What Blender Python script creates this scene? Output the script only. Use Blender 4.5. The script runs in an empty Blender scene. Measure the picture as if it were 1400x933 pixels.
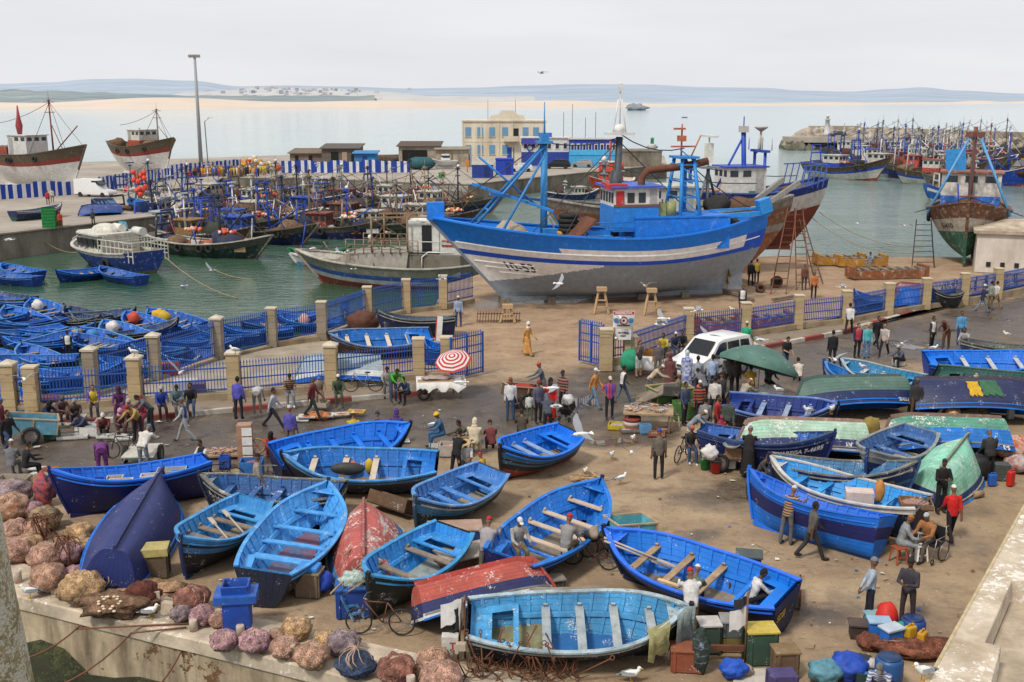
import bpy,bmesh,math,random
from math import sin,cos,pi,radians as R
from mathutils import Vector as V,Matrix,Euler
RND=random.Random(7)
SC=bpy.context.scene;COL=SC.collection
CF,CH,CP=1500.0,12.5,R(12.45)
def G(px,py,z=0.0):
 u=(px-700)/CF;v=(466.5-py)/CF
 dy=cos(CP)+v*sin(CP);dz=-sin(CP)+v*cos(CP)
 t=(z-CH)/dz
 return V((u*t,dy*t,z))
def GY(px,py,y):
 u=(px-700)/CF;v=(466.5-py)/CF
 dy=cos(CP)+v*sin(CP);dz=-sin(CP)+v*cos(CP)
 t=y/dy
 return V((u*t,y,CH+dz*t))
MC={}
def nd(t,kind,**kw):
 n=t.nodes.new(kind)
 for k,x in kw.items():
  if k in n.inputs.keys():n.inputs[k].default_value=x
  else:setattr(n,k,x)
 return n
def c4(c):return(c[0],c[1],c[2],1)
def mat(col,rough=.6,var=.25,sc=4,dirt=None,damt=.35,dsc=1.5,chip=None,camt=.12,csc=14,plank=0,bump=.0,bsc=30,metal=0,stripe=None,streak=1.0,band=None,emit=0,alpha=1,spec=.4,swirl=None):
 key=repr((col,rough,var,sc,dirt,damt,dsc,chip,camt,csc,plank,bump,bsc,metal,stripe,streak,band,emit,alpha,spec,swirl))
 if key in MC:return MC[key]
 m=bpy.data.materials.new('surface');m.use_nodes=True;t=m.node_tree;L=t.links.new
 b=t.nodes['Principled BSDF']
 tc=nd(t,'ShaderNodeTexCoord')
 n1=nd(t,'ShaderNodeTexNoise',Scale=sc,Detail=5.0,Roughness=.65);L(tc.outputs['Object'],n1.inputs['Vector'])
 mr=nd(t,'ShaderNodeMapRange');L(n1.outputs['Fac'],mr.inputs['Value'])
 mr.inputs['From Min'].default_value=.3;mr.inputs['From Max'].default_value=.7
 mr.inputs['To Min'].default_value=1-var;mr.inputs['To Max'].default_value=1+var*.6
 mx=nd(t,'ShaderNodeVectorMath',operation='SCALE');mx.inputs[0].default_value=col
 L(mr.outputs[0],mx.inputs['Scale']);cur=mx.outputs[0]
 def mixc(fac,other):
  nonlocal cur
  q=nd(t,'ShaderNodeMix',data_type='RGBA');L(cur,q.inputs[6])
  if isinstance(other,tuple):q.inputs[7].default_value=c4(other)
  else:L(other,q.inputs[7])
  L(fac,q.inputs[0]);cur=q.outputs[2]
 def ramp(src,a,bb,amt=1.0):
  r=nd(t,'ShaderNodeMapRange');L(src,r.inputs['Value'])
  r.inputs['From Min'].default_value=a;r.inputs['From Max'].default_value=bb;r.inputs['To Max'].default_value=amt
  return r.outputs[0]
 if stripe:
  s=nd(t,'ShaderNodeSeparateXYZ');L(tc.outputs['Object'],s.inputs[0])
  q=nd(t,'ShaderNodeMath',operation='MULTIPLY');L(s.outputs[stripe[0]],q.inputs[0]);q.inputs[1].default_value=1/stripe[1]
  q2=nd(t,'ShaderNodeMath',operation='FRACT');L(q.outputs[0],q2.inputs[0])
  q3=nd(t,'ShaderNodeMath',operation='LESS_THAN');L(q2.outputs[0],q3.inputs[0]);q3.inputs[1].default_value=stripe[3]
  mixc(q3.outputs[0],stripe[2])
 if swirl:
  ns=nd(t,'ShaderNodeTexNoise',Scale=swirl[1],Detail=6.0,Roughness=.7,Distortion=.6)
  mps=nd(t,'ShaderNodeMapping');L(tc.outputs['Object'],mps.inputs['Vector']);mps.inputs['Scale'].default_value=(.5,1,2.2)
  L(mps.outputs[0],ns.inputs['Vector'])
  mixc(ramp(ns.outputs['Fac'],swirl[2],swirl[2]+.05),swirl[0])
 if dirt:
  mp=nd(t,'ShaderNodeMapping');L(tc.outputs['Object'],mp.inputs['Vector']);mp.inputs['Scale'].default_value=(1,1,1/streak)
  n2=nd(t,'ShaderNodeTexNoise',Scale=dsc,Detail=7.0,Roughness=.7);L(mp.outputs[0],n2.inputs['Vector'])
  mixc(ramp(n2.outputs['Fac'],.42,.68,damt*1.6),dirt)
 if plank:
  uv=nd(t,'ShaderNodeUVMap');s=nd(t,'ShaderNodeSeparateXYZ');L(uv.outputs[0],s.inputs[0])
  q=nd(t,'ShaderNodeMath',operation='MULTIPLY');L(s.outputs[1],q.inputs[0]);q.inputs[1].default_value=plank
  q2=nd(t,'ShaderNodeMath',operation='FRACT');L(q.outputs[0],q2.inputs[0])
  q3=nd(t,'ShaderNodeMath',operation='PINGPONG');L(q2.outputs[0],q3.inputs[0]);q3.inputs[1].default_value=.5
  mixc(ramp(q3.outputs[0],.09,.0,.75),(col[0]*.3,col[1]*.3,col[2]*.3))
 if chip:
  n3=nd(t,'ShaderNodeTexNoise',Scale=csc,Detail=4.0,Roughness=.75);L(tc.outputs['Object'],n3.inputs['Vector'])
  n4=nd(t,'ShaderNodeTexNoise',Scale=csc*.14,Detail=2.0);L(tc.outputs['Object'],n4.inputs['Vector'])
  ad=nd(t,'ShaderNodeMath',operation='MULTIPLY_ADD');L(n4.outputs['Fac'],ad.inputs[0]);ad.inputs[1].default_value=.6;L(n3.outputs['Fac'],ad.inputs[2])
  th=1.065-camt
  mixc(ramp(ad.outputs[0],th,th+.03),chip)
 L(cur,b.inputs['Base Color'])
 b.inputs['Roughness'].default_value=rough;b.inputs['Metallic'].default_value=metal
 b.inputs['Specular IOR Level'].default_value=spec
 if alpha<1:b.inputs['Transmission Weight'].default_value=1-alpha
 if bump:
  nb=nd(t,'ShaderNodeTexNoise',Scale=bsc,Detail=4.0);L(tc.outputs['Object'],nb.inputs['Vector'])
  bu=nd(t,'ShaderNodeBump',Strength=min(1,bump),Distance=.03);L(nb.outputs['Fac'],bu.inputs['Height']);L(bu.outputs[0],b.inputs['Normal'])
 MC[key]=m
 return m
class MB:
 def __init__(s):s.v=[];s.f=[];s.m=[];s.s=[];s.u={};s.M=None
 def add(s,vs,fs,m=0,smooth=False):
  o=len(s.v)
  s.v+=[tuple(s.M@V(p))for p in vs]if s.M is not None else[tuple(p)for p in vs]
  for f in fs:s.f.append(tuple(i+o for i in f));s.m.append(m);s.s.append(smooth)
  return s
 def box(s,c,d,rz=0,rx=0,ry=0,m=0,taper=1.0):
  x,y,z=d[0]/2,d[1]/2,d[2]/2;E=Euler((rx,ry,rz)).to_matrix();c=V(c)
  vs=[]
  for k in(-1,1):
   q=taper if k>0 else 1
   for a,b in((-1,-1),(1,-1),(1,1),(-1,1)):vs.append(c+E@V((a*x*q,b*y*q,k*z)))
  return s.add(vs,[(3,2,1,0),(4,5,6,7),(0,1,5,4),(1,2,6,5),(2,3,7,6),(3,0,4,7)],m)
 def bar(s,p,q,w,h=None,m=0,up=(0,0,1)):
  p,q=V(p),V(q);h=h or w;d=(q-p)
  if d.length<1e-5:return s
  d.normalize();a=d.cross(V(up))
  if a.length<1e-3:a=d.cross(V((0,1,0)))
  a.normalize();b=a.cross(d);a*=w/2;b*=h/2
  vs=[p-a-b,p+a-b,p+a+b,p-a+b,q-a-b,q+a-b,q+a+b,q-a+b]
  return s.add(vs,[(3,2,1,0),(4,5,6,7),(0,1,5,4),(1,2,6,5),(2,3,7,6),(3,0,4,7)],m)
 def tube(s,pts,r,n=6,m=0,cap=True,smooth=True):
  pts=[V(p)for p in pts];k=len(pts);rr=r if isinstance(r,(list,tuple))else[r]*k
  vs=[];fs=[];a=None
  for i,p in enumerate(pts):
   d=(pts[min(i+1,k-1)]-pts[max(i-1,0)])
   if d.length<1e-6:d=V((0,0,1))
   d.normalize()
   if a is None:
    a=d.cross(V((0,0,1)))
    if a.length<.05:a=d.cross(V((0,1,0)))
   a=a-d*a.dot(d);a.normalize();b=d.cross(a)
   for j in range(n):
    w=2*pi*j/n;vs.append(p+(a*cos(w)+b*sin(w))*rr[i])
  for i in range(k-1):
   for j in range(n):
    j2=(j+1)%n;fs.append((i*n+j,i*n+j2,(i+1)*n+j2,(i+1)*n+j))
  s.add(vs,fs,m,smooth)
  if cap:
   o=len(s.v)-k*n
   s.f.append(tuple(o+j for j in range(n))[::-1]);s.f.append(tuple(o+(k-1)*n+j for j in range(n)));s.m+=[m,m];s.s+=[False,False]
  return s
 def loft(s,rings,m=0,closed=True,cap0=True,cap1=True,smooth=True,uv=None,mf=None):
  k=len(rings);n=len(rings[0]);vs=[p for r in rings for p in r];f0=len(s.f)
  e=n if closed else n-1;fs=[];ms=[];uvs=[]
  for i in range(k-1):
   for j in range(e):
    j2=(j+1)%n;fs.append((i*n+j,i*n+j2,(i+1)*n+j2,(i+1)*n+j));ms.append(mf(i,j)if mf else m)
    if uv:uvs.append((uv(i,j),uv(i,j+1),uv(i+1,j+1),uv(i+1,j)))
  s.add(vs,fs,m,smooth)
  s.m[f0:]=ms
  if uv:
   for q,w in enumerate(uvs):s.u[f0+q]=w
  o=len(s.v)-k*n
  if cap0:s.f.append(tuple(o+j for j in range(n))[::-1]);s.m.append(m);s.s.append(False)
  if cap1:s.f.append(tuple(o+(k-1)*n+j for j in range(n)));s.m.append(m);s.s.append(False)
  return s
 def ell(s,c,r,n=10,k=7,m=0,E=None,jit=0,rnd=RND):
  c=V(c);r=(r,r,r)if not isinstance(r,(tuple,list))else r
  vs=[V((0,0,-r[2]))]
  for i in range(1,k):
   a=-pi/2+pi*i/k
   for j in range(n):
    w=2*pi*j/n;q=1+(rnd.random()-.5)*jit
    vs.append(V((r[0]*cos(a)*cos(w)*q,r[1]*cos(a)*sin(w)*q,r[2]*sin(a)*q)))
  vs.append(V((0,0,r[2])))
  if E is not None:vs=[E@p for p in vs]
  vs=[c+p for p in vs];fs=[]
  for j in range(n):fs.append((0,1+(j+1)%n,1+j))
  for i in range(k-2):
   for j in range(n):fs.append((1+i*n+j,1+i*n+(j+1)%n,1+(i+1)*n+(j+1)%n,1+(i+1)*n+j))
  t=len(vs)-1
  for j in range(n):fs.append((t,1+(k-2)*n+j,1+(k-2)*n+(j+1)%n))
  return s.add(vs,fs,m,True)
 def lathe(s,prof,c=(0,0,0),n=16,m=0,smooth=True,cap=True):
  return s.loft([[V(c)+V((r*cos(2*pi*j/n),r*sin(2*pi*j/n),z))for j in range(n)]for r,z in prof],m,True,cap,cap,smooth)
 def poly(s,pts,m=0):return s.add(pts,[tuple(range(len(pts)))],m)
 def prism(s,pts,z0,z1,m=0):
  n=len(pts);vs=[V((p[0],p[1],z0))for p in pts]+[V((p[0],p[1],z1))for p in pts]
  return s.add(vs,[tuple(range(n))[::-1],tuple(range(n,2*n))]+[(i,(i+1)%n,n+(i+1)%n,n+i)for i in range(n)],m)
 def ring(s,c,r,tr,ax=(0,1,0),n=20,k=6,m=0):
  ax=V(ax).normalized();a=ax.cross(V((0,0,1)))
  if a.length<.01:a=V((1,0,0))
  a.normalize();b=ax.cross(a);rings=[]
  for i in range(n+1):
   w=2*pi*i/n;d=a*cos(w)+b*sin(w)
   rings.append([V(c)+d*(r+tr*cos(2*pi*j/k))+ax*tr*sin(2*pi*j/k)for j in range(k)])
  return s.loft(rings,m,True,False,False)
 def mesh(s,name,mats):
  me=bpy.data.meshes.new(name);me.from_pydata(s.v,[],s.f)
  for x in mats:me.materials.append(x)
  me.polygons.foreach_set('material_index',[min(i,len(mats)-1)for i in s.m]);me.polygons.foreach_set('use_smooth',s.s)
  if s.u:
   l=me.uv_layers.new(name='UVMap')
   for fi,w in s.u.items():
    p=me.polygons[fi]
    for q,li in enumerate(p.loop_indices):l.data[li].uv=w[q]
  me.update();return me
 def build(s,name,mats,parent=None,loc=None,rz=0,bevel=0):
  if not isinstance(mats,(list,tuple)):mats=[mats]
  o=bpy.data.objects.new(name,s.mesh(name,mats));COL.objects.link(o)
  if parent is not None:o.parent=parent
  if loc is not None:o.location=loc
  if rz:o.rotation_euler.z=rz
  if bevel:
   b=o.modifiers.new('b','BEVEL');b.width=bevel;b.segments=2;b.limit_method='ANGLE'
  return o
def tag(o,label=None,cat=None,group=None,kind=None):
 if label:o['label']=label
 if cat:o['category']=cat
 if group:o['group']=group
 if kind:o['kind']=kind
 return o
def T(name,label,cat,loc=(0,0,0),rz=0,group=None):
 o=bpy.data.objects.new(name,None);COL.objects.link(o);o.empty_display_size=.1
 o.location=loc;o.rotation_euler=(0,0,rz)
 return tag(o,label,cat,group)
def copy_tree(o,parent=None):
 c=o.copy();COL.objects.link(c)
 if parent is not None:c.parent=parent
 for ch in list(o.children):copy_tree(ch,c)
 return c
def slack(p,q,sag,n=8):
 p,q=V(p),V(q);return[p.lerp(q,i/n)-V((0,0,sag*4*(i/n)*(1-i/n)))for i in range(n+1)]
def text_mesh(txt,size,extr=.004,sx=1.0):
 cu=bpy.data.curves.new('t','FONT');cu.body=txt;cu.size=size;cu.extrude=0;cu.offset=.008;cu.align_x='CENTER';cu.align_y='CENTER';cu.resolution_u=3
 o=bpy.data.objects.new('t',cu);COL.objects.link(o);bpy.context.view_layer.update()
 me=bpy.data.meshes.new_from_object(o.evaluated_get(bpy.context.evaluated_depsgraph_get()))
 bpy.data.objects.remove(o);bpy.data.curves.remove(cu)
 vs=[(v.co.x*sx,v.co.y)for v in me.vertices];fs=[tuple(p.vertices)for p in me.polygons];bpy.data.meshes.remove(me)
 return vs,fs
def lettering(txt,size,fn,m,parent,sx=1.0,sub=0):
 vs,fs=text_mesh(txt,size,sx=sx)
 return MB().add([fn(x,y)for x,y in vs],fs).build('lettering',m,parent)
WHITE=mat((.72,.71,.68),.6,.12,3,(.35,.3,.24),.25);BLACK=mat((.012,.012,.014),.6)
RUST=mat((.16,.06,.03),.85,.4,6,(.06,.025,.015),.5);WOOD=mat((.36,.25,.15),.8,.3,5,(.12,.08,.05),.4,bump=.3)
OLDWOOD=mat((.25,.2,.15),.85,.35,5,(.08,.065,.05),.5,bump=.3);RUBBER=mat((.02,.02,.02),.8,.3)
STEEL=mat((.35,.35,.36),.4,.2,metal=.8);ROPE=mat((.3,.23,.14),.9,.3)
cam=bpy.data.objects.new('camera',bpy.data.cameras.new('camera'));COL.objects.link(cam)
cam.location=(0,0,CH);cam.rotation_euler=(pi/2-CP,0,0);cam.data.sensor_width=36;cam.data.lens=36*CF/1400
cam.data.clip_start=.3;cam.data.clip_end=40000;SC.camera=cam
SC.view_settings.view_transform='Standard';SC.view_settings.look='None'
SUN_EL,SUN_AZ=52,-38
sl=bpy.data.lights.new('sun','SUN');sl.energy=2.9;sl.angle=R(9);sl.color=(1,.94,.84)
so=bpy.data.objects.new('sun',sl);COL.objects.link(so)
sd=V((sin(R(SUN_AZ-180))*cos(R(SUN_EL)),cos(R(SUN_AZ-180))*cos(R(SUN_EL)),sin(R(SUN_EL))));sd.x=-abs(sd.x)
so.rotation_euler=(-sd).to_track_quat('-Z','Y').to_euler()
w=bpy.data.worlds.new('World');SC.world=w;w.use_nodes=True;t=w.node_tree;L=t.links.new
bg=t.nodes['Background'];sky=nd(t,'ShaderNodeTexSky',sky_type='NISHITA');sky.sun_disc=False
sky.sun_elevation=R(SUN_EL);sky.sun_rotation=math.atan2(sd.x,sd.y);sky.air_density=1.0;sky.dust_density=3
tc=nd(t,'ShaderNodeTexCoord');sp=nd(t,'ShaderNodeSeparateXYZ');L(tc.outputs['Generated'],sp.inputs[0])
mp=nd(t,'ShaderNodeMapping');L(tc.outputs['Generated'],mp.inputs[0]);mp.inputs['Scale'].default_value=(1.0,1.0,7)
cn=nd(t,'ShaderNodeTexNoise',Scale=3.2,Detail=6.0,Roughness=.55);L(mp.outputs[0],cn.inputs['Vector'])
r1=nd(t,'ShaderNodeValToRGB');L(cn.outputs['Fac'],r1.inputs[0])
r1.color_ramp.elements[0].position=.32;r1.color_ramp.elements[0].color=(7.75,7.8,8.2,1)
r1.color_ramp.elements[1].position=.68;r1.color_ramp.elements[1].color=(8.5,8.5,8.75,1)
mxs=nd(t,'ShaderNodeMix',data_type='RGBA');mxs.inputs[0].default_value=.93
L(sky.outputs[0],mxs.inputs[6]);L(r1.outputs[0],mxs.inputs[7]);L(mxs.outputs[2],bg.inputs[0]);bg.inputs['Strength'].default_value=.105
SC.cycles.max_bounces=6;SC.cycles.transparent_max_bounces=8;SC.cycles.use_denoising=True
WZ=-2.4
def struct(mb,name,m):return tag(mb.build(name,m),kind='structure')
def water_mat():
 m=bpy.data.materials.new('water');m.use_nodes=True;t=m.node_tree;L=t.links.new;b=t.nodes['Principled BSDF']
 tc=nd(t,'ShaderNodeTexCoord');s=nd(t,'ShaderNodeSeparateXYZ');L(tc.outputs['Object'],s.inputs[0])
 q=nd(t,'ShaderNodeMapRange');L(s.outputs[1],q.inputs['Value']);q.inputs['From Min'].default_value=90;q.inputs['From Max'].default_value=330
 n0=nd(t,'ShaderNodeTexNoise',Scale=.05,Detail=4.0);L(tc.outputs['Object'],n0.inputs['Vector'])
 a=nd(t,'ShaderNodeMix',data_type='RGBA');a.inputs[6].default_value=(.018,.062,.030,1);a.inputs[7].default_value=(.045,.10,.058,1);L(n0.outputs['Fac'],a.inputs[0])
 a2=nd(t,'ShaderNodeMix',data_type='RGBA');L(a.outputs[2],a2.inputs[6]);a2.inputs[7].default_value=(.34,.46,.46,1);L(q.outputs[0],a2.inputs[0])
 L(a2.outputs[2],b.inputs['Base Color']);b.inputs['Roughness'].default_value=.06;b.inputs['IOR'].default_value=1.33
 mp=nd(t,'ShaderNodeMapping');L(tc.outputs['Object'],mp.inputs[0]);mp.inputs['Scale'].default_value=(.55,1.2,1)
 n1=nd(t,'ShaderNodeTexNoise',Scale=1.3,Detail=5.0,Roughness=.6,Distortion=.4);L(mp.outputs[0],n1.inputs['Vector'])
 n2=nd(t,'ShaderNodeTexNoise',Scale=.12,Detail=3.0);L(mp.outputs[0],n2.inputs['Vector'])
 ad=nd(t,'ShaderNodeMath',operation='MULTIPLY');L(n1.outputs['Fac'],ad.inputs[0]);L(n2.outputs['Fac'],ad.inputs[1])
 bu=nd(t,'ShaderNodeBump',Strength=.8,Distance=.28);L(ad.outputs[0],bu.inputs['Height']);L(bu.outputs[0],b.inputs['Normal'])
 return m
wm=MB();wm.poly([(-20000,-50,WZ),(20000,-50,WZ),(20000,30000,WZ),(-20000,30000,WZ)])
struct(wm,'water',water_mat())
shore=[(-6000,1500),(-1200,1560),(-500,1700),(100,2100),(600,2500),(1100,3000),(2200,4300),(4000,6500),(9000,12000)]
def hz(x,y,d,H,seed):
 from mathutils import noise
 return H*(.55+.6*noise.fractal(V((x*.0011+seed,y*.0011,seed)),1.0,2.0,5))
def strip(name,m,offs,hfun,wob=0):
 from mathutils import noise
 pts=[]
 for i in range(len(shore)-1):
  for k in range(24):pts.append((V(shore[i]+(0,)).lerp(V(shore[i+1]+(0,)),k/24)))
 rings=[]
 for o in offs:
  r=[]
  for p in pts:
   d=p.normalized();q=p+d*o[0]*(p.length/2200)
   if wob:q+=d*noise.noise(V((p.x*.004,p.y*.004,o[0])))*wob*(p.length/2200)
   r.append((q.x,q.y,hfun(q.x,q.y,o)*(p.length/2200)+WZ-.3))
  rings.append(r)
 b=MB();b.loft(rings,0,False,False,False);return struct(b,name,m)
strip('beach',mat((.60,.51,.43),.95,.12,.004,(.56,.45,.37),.4,.01),[(-40,),(0,),(60,),(140,),(230,),(330,),(460,)],lambda x,y,o:{-40:.0,0:.6,60:2.5,140:5,230:10,330:13,460:9}[o[0]]*max(.28,min(1.15,1.0-(x+200)/900))*(1+.45*math.sin(x*.013)*math.sin(x*.0041+1)),40)
ridge=[(-200,117),(0,114.5),(60,112.5),(130,108),(200,108),(260,110.5),(330,118),(400,117),(470,118.5),(560,121),(640,120),(720,117),(800,115),(880,115.5),(960,119),(1040,120),(1100,124),(1160,125.5),(1220,121.5),(1260,119.5),(1310,124),(1400,128),(1600,128)]
def ridge_at(px):
 for(a,ya),(b,yb)in zip(ridge,ridge[1:]):
  if a<=px<=b:f=(px-a)/(b-a);f=f*f*(3-2*f);return ya+(yb-ya)*f
 return 124
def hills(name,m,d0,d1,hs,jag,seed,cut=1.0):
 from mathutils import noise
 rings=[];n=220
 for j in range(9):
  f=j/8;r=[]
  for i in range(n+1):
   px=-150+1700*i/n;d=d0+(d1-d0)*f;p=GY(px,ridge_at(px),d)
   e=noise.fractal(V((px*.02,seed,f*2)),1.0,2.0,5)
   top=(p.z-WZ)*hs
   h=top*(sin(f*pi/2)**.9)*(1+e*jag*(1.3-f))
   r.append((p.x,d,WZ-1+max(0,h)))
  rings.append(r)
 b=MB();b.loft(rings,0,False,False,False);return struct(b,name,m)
hills('hills',mat((.37,.43,.51),1,.14,.0025,(.29,.35,.41),.6,.0012,spec=0),5200,9000,1.0,.07,3)  # pale blue-grey base colours paint in the distance haze
b=MB();rings=[]
from mathutils import noise as NZ
for j in range(6):
 f=j/5;r=[]
 for i in range(90):
  px=-200+i*8;d=2600+1500*f
  top={0:134}.get(j,0)or 134
  pt=GY(px,124+7*max(0,min(1,(px-60)/200)),d);e=NZ.fractal(V((px*.03,f*3,9)),1.0,2.0,5)
  r.append((pt.x,d,WZ-1+(pt.z-WZ+1)*(sin(f*pi/2))*(1+.16*e)))
 rings.append(r)
b.loft(rings,0,False,False,False);struct(b,'hills',mat((.21,.26,.285),1,.28,.006,(.36,.38,.36),.5,.004,spec=0))  # nearer slope: green-grey base colour with the haze tint mixed in
b=MB();rn=random.Random(4)
for i in range(70):
 px=rn.gauss(400,65);py=131-rn.random()*9-max(0,4-abs(px-350)*.06)
 p=GY(px,py,4300-rn.random()*250);s=4+rn.random()*9
 b.box((p.x,p.y,p.z),(s*1.5,s,s*.8),rn.random())
tag(b.build('far_town',mat((.50,.51,.54),1,.12,.01)),kind='stuff')
b=MB();rings=[]
for j in range(6):
 f=j/5;r=[]
 for i in range(60):
  px=200+i*9;d=3900+700*f;pt=GY(px,121+11*min(1,abs(px-400)/190)**2,d);e=NZ.fractal(V((px*.03,f*3,5)),1.0,2.0,5)
  r.append((pt.x,d,WZ-1+(pt.z-WZ+1)*sin(f*pi/2)*(1+.1*e)))
 rings.append(r)
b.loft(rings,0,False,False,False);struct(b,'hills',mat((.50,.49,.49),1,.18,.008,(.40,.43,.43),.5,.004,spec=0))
def ip(p,poly):
 x,y=p;c=False;n=len(poly)
 for i in range(n):
  (x0,y0),(x1,y1)=poly[i],poly[(i+1)%n]
  if(y0>y)!=(y1>y)and x<(x1-x0)*(y-y0)/(y1-y0)+x0:c=not c
 return c
def segd(p,a,b2):
 p,a,b2=V(p).to_2d(),V(a).to_2d(),V(b2).to_2d();d=b2-a;u=max(0,min(1,(p-a).dot(d)/d.length_squared));return(p-a-d*u).length,a+d*u
def polyd(p,pl):return min(segd(p,pl[i],pl[i+1])[0]for i in range(len(pl)-1))
EDGE=V((-12.81,26.17));EDG2=V((-3.21,21.89));ED=(EDG2-EDGE).normalized()
EA=EDGE-ED*40;EB=EDG2+ED*45
QUAY=[tuple(EA),tuple(EB),(60,20),(75,90.5),(41,88),(21.5,88.8),(0,84),(-4.6,75),(-4.8,66),(-8.6,63.2),(-10.8,59.0),(-12.8,55.8),(-15.1,52.8),(-17.2,47.2),(-19.5,45.6),(-26,45),(-60,52)]
KL=[G(-60,596),G(60,582),G(202,573),G(319,562),G(480,547),G(590,538)]
KR=[G(826,506),G(868,503),G(905,500),G(960,492),G(1044,476),G(1150,456),G(1280,419),G(1400,385),G(1560,347)]
ROAD=[V((-40,36)),V((-14,38.8)),V((-3,42.5)),V((3.5,45.5)),V((9,49)),V((15,54)),V((26,60)),V((38,70)),V((60,86))]
PUD=[(855,600,1.3,1),(820,604,.9,1),(900,594,.8,1),(780,545,2.6,.9),(700,560,2.4,.7),(1230,470,3.2,.9),(1165,478,2.6,.75),(1350,435,2.6,.9),(1290,450,2,.8),(240,625,2.4,.7),(120,600,2.5,.6),(420,590,2.8,.75),(540,570,2.2,.7),(990,680,1.6,.75),(1010,665,1.6,.75),(960,690,1.2,.6),(1130,840,1.6,.6),(1300,745,1.6,.5),(780,720,1.5,.35),(870,690,1.3,.35),(930,672,1.2,.35),(1150,850,1.2,.55),(1110,840,.8,.5),(1270,845,1.3,.6),(1310,770,1.2,.35),(1330,700,1.1,.4),(620,610,1.6,.35),(650,540,2.2,.55),(960,730,.5,.8),(1180,860,.9,.5),(1000,640,1.4,.5)]
PUDW=[(G(a,b2),r,s)for a,b2,r,s in PUD]
def ground_mat():
 m=bpy.data.materials.new('quay');m.use_nodes=True;t=m.node_tree;L=t.links.new;b=t.nodes['Principled BSDF']
 tc=nd(t,'ShaderNodeTexCoord');at=nd(t,'ShaderNodeAttribute',attribute_name='wet');s=nd(t,'ShaderNodeSeparateColor');L(at.outputs['Color'],s.inputs[0])
 def noise(sc,det=5,ro=.65,off=(0,0,0),scl=(1,1,1)):
  mp=nd(t,'ShaderNodeMapping');L(tc.outputs['Object'],mp.inputs[0]);mp.inputs['Location'].default_value=off;mp.inputs['Scale'].default_value=scl
  n=nd(t,'ShaderNodeTexNoise',Scale=sc,Detail=float(det),Roughness=ro);L(mp.outputs[0],n.inputs['Vector']);return n.outputs['Fac']
 def rng(src,a,b_,c=0,d=1):
  r=nd(t,'ShaderNodeMapRange');L(src,r.inputs['Value'])
  for k,x in zip(('From Min','From Max','To Min','To Max'),(a,b_,c,d)):r.inputs[k].default_value=x
  return r.outputs[0]
 def mix(f,a,c):
  q=nd(t,'ShaderNodeMix',data_type='RGBA')
  for k,x in((6,a),(7,c)):
   if isinstance(x,tuple):q.inputs[k].default_value=c4(x)
   else:L(x,q.inputs[k])
  L(f,q.inputs[0]);return q.outputs[2]
 def mth(op,a,c):
  q=nd(t,'ShaderNodeMath',operation=op)
  for k,x in((0,a),(1,c)):
   if isinstance(x,(int,float)):q.inputs[k].default_value=x
   else:L(x,q.inputs[k])
  return q.outputs[0]
 c=mix(rng(noise(.35,7),.35,.65),(.245,.165,.098),(.38,.28,.175))
 c=mix(s.outputs[2],c,mix(rng(noise(.5,6,.7,(2,9,0)),.35,.65),(.24,.145,.082),(.40,.275,.17)))
 c=mix(rng(noise(1.7,8,.75,(5,2,0)),.50,.72,0,.7),c,(.12,.085,.058))
 c=mix(rng(noise(9,4,.7),.60,.75,0,.55),c,(.40,.33,.25))
 c=mix(rng(noise(.8,6,.7,(9,9,0),(1,3.2,1)),.58,.68,0,.5),c,(.10,.075,.055))
 roadc=mix(rng(noise(1.2,6),.35,.65),(.105,.078,.056),(.185,.142,.102))
 rm=mth('ADD',s.outputs[1],mth('MULTIPLY',mth('SUBTRACT',noise(.6,7,.7,(3,0,0)),.5),.9))
 c=mix(rng(rm,.42,.62),c,roadc)
 wm=mth('ADD',s.outputs[0],mth('MULTIPLY',mth('SUBTRACT',noise(.55,7,.62,(0,7,0)),.5),1.25))
 damp=rng(wm,.35,.7)
 c=mix(mth('MULTIPLY',damp,.72),c,(.045,.035,.028))
 ck=noise(3.2,9,.8,(1,4,0));c=mix(rng(ck,.60,.66,0,.65),c,(.10,.07,.05));c=mix(rng(noise(26,3,.8),.62,.70,0,.6),c,(.09,.065,.045));c=mix(rng(noise(19,3,.8,(8,1,0)),.64,.72,0,.7),c,(.50,.42,.33))
 vo=nd(t,'ShaderNodeTexVoronoi',Scale=3.4);L(tc.outputs['Object'],vo.inputs['Vector'])
 n9=noise(.4,3);spk=mth('MULTIPLY',mth('LESS_THAN',vo.outputs['Distance'],mth('MULTIPLY',n9,.13)),rng(noise(14,2),.4,.5))
 c=mix(mth('MULTIPLY',spk,.75),c,(.62,.58,.52))
 L(c,b.inputs['Base Color'])
 pud=rng(wm,.78,.88)
 rgh=mth('SUBTRACT',.92,mth('MULTIPLY',damp,.60));rgh=mth('SUBTRACT',rgh,mth('MULTIPLY',pud,.38));L(rgh,b.inputs['Roughness'])
 hgt=mth('MULTIPLY',mth('ADD',noise(7,8,.7),mth('MULTIPLY',noise(1.2,3),1.5)),mth('SUBTRACT',1.0,pud))
 bu=nd(t,'ShaderNodeBump',Strength=.7,Distance=.05);L(hgt,bu.inputs['Height']);L(bu.outputs[0],b.inputs['Normal'])
 return m
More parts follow.
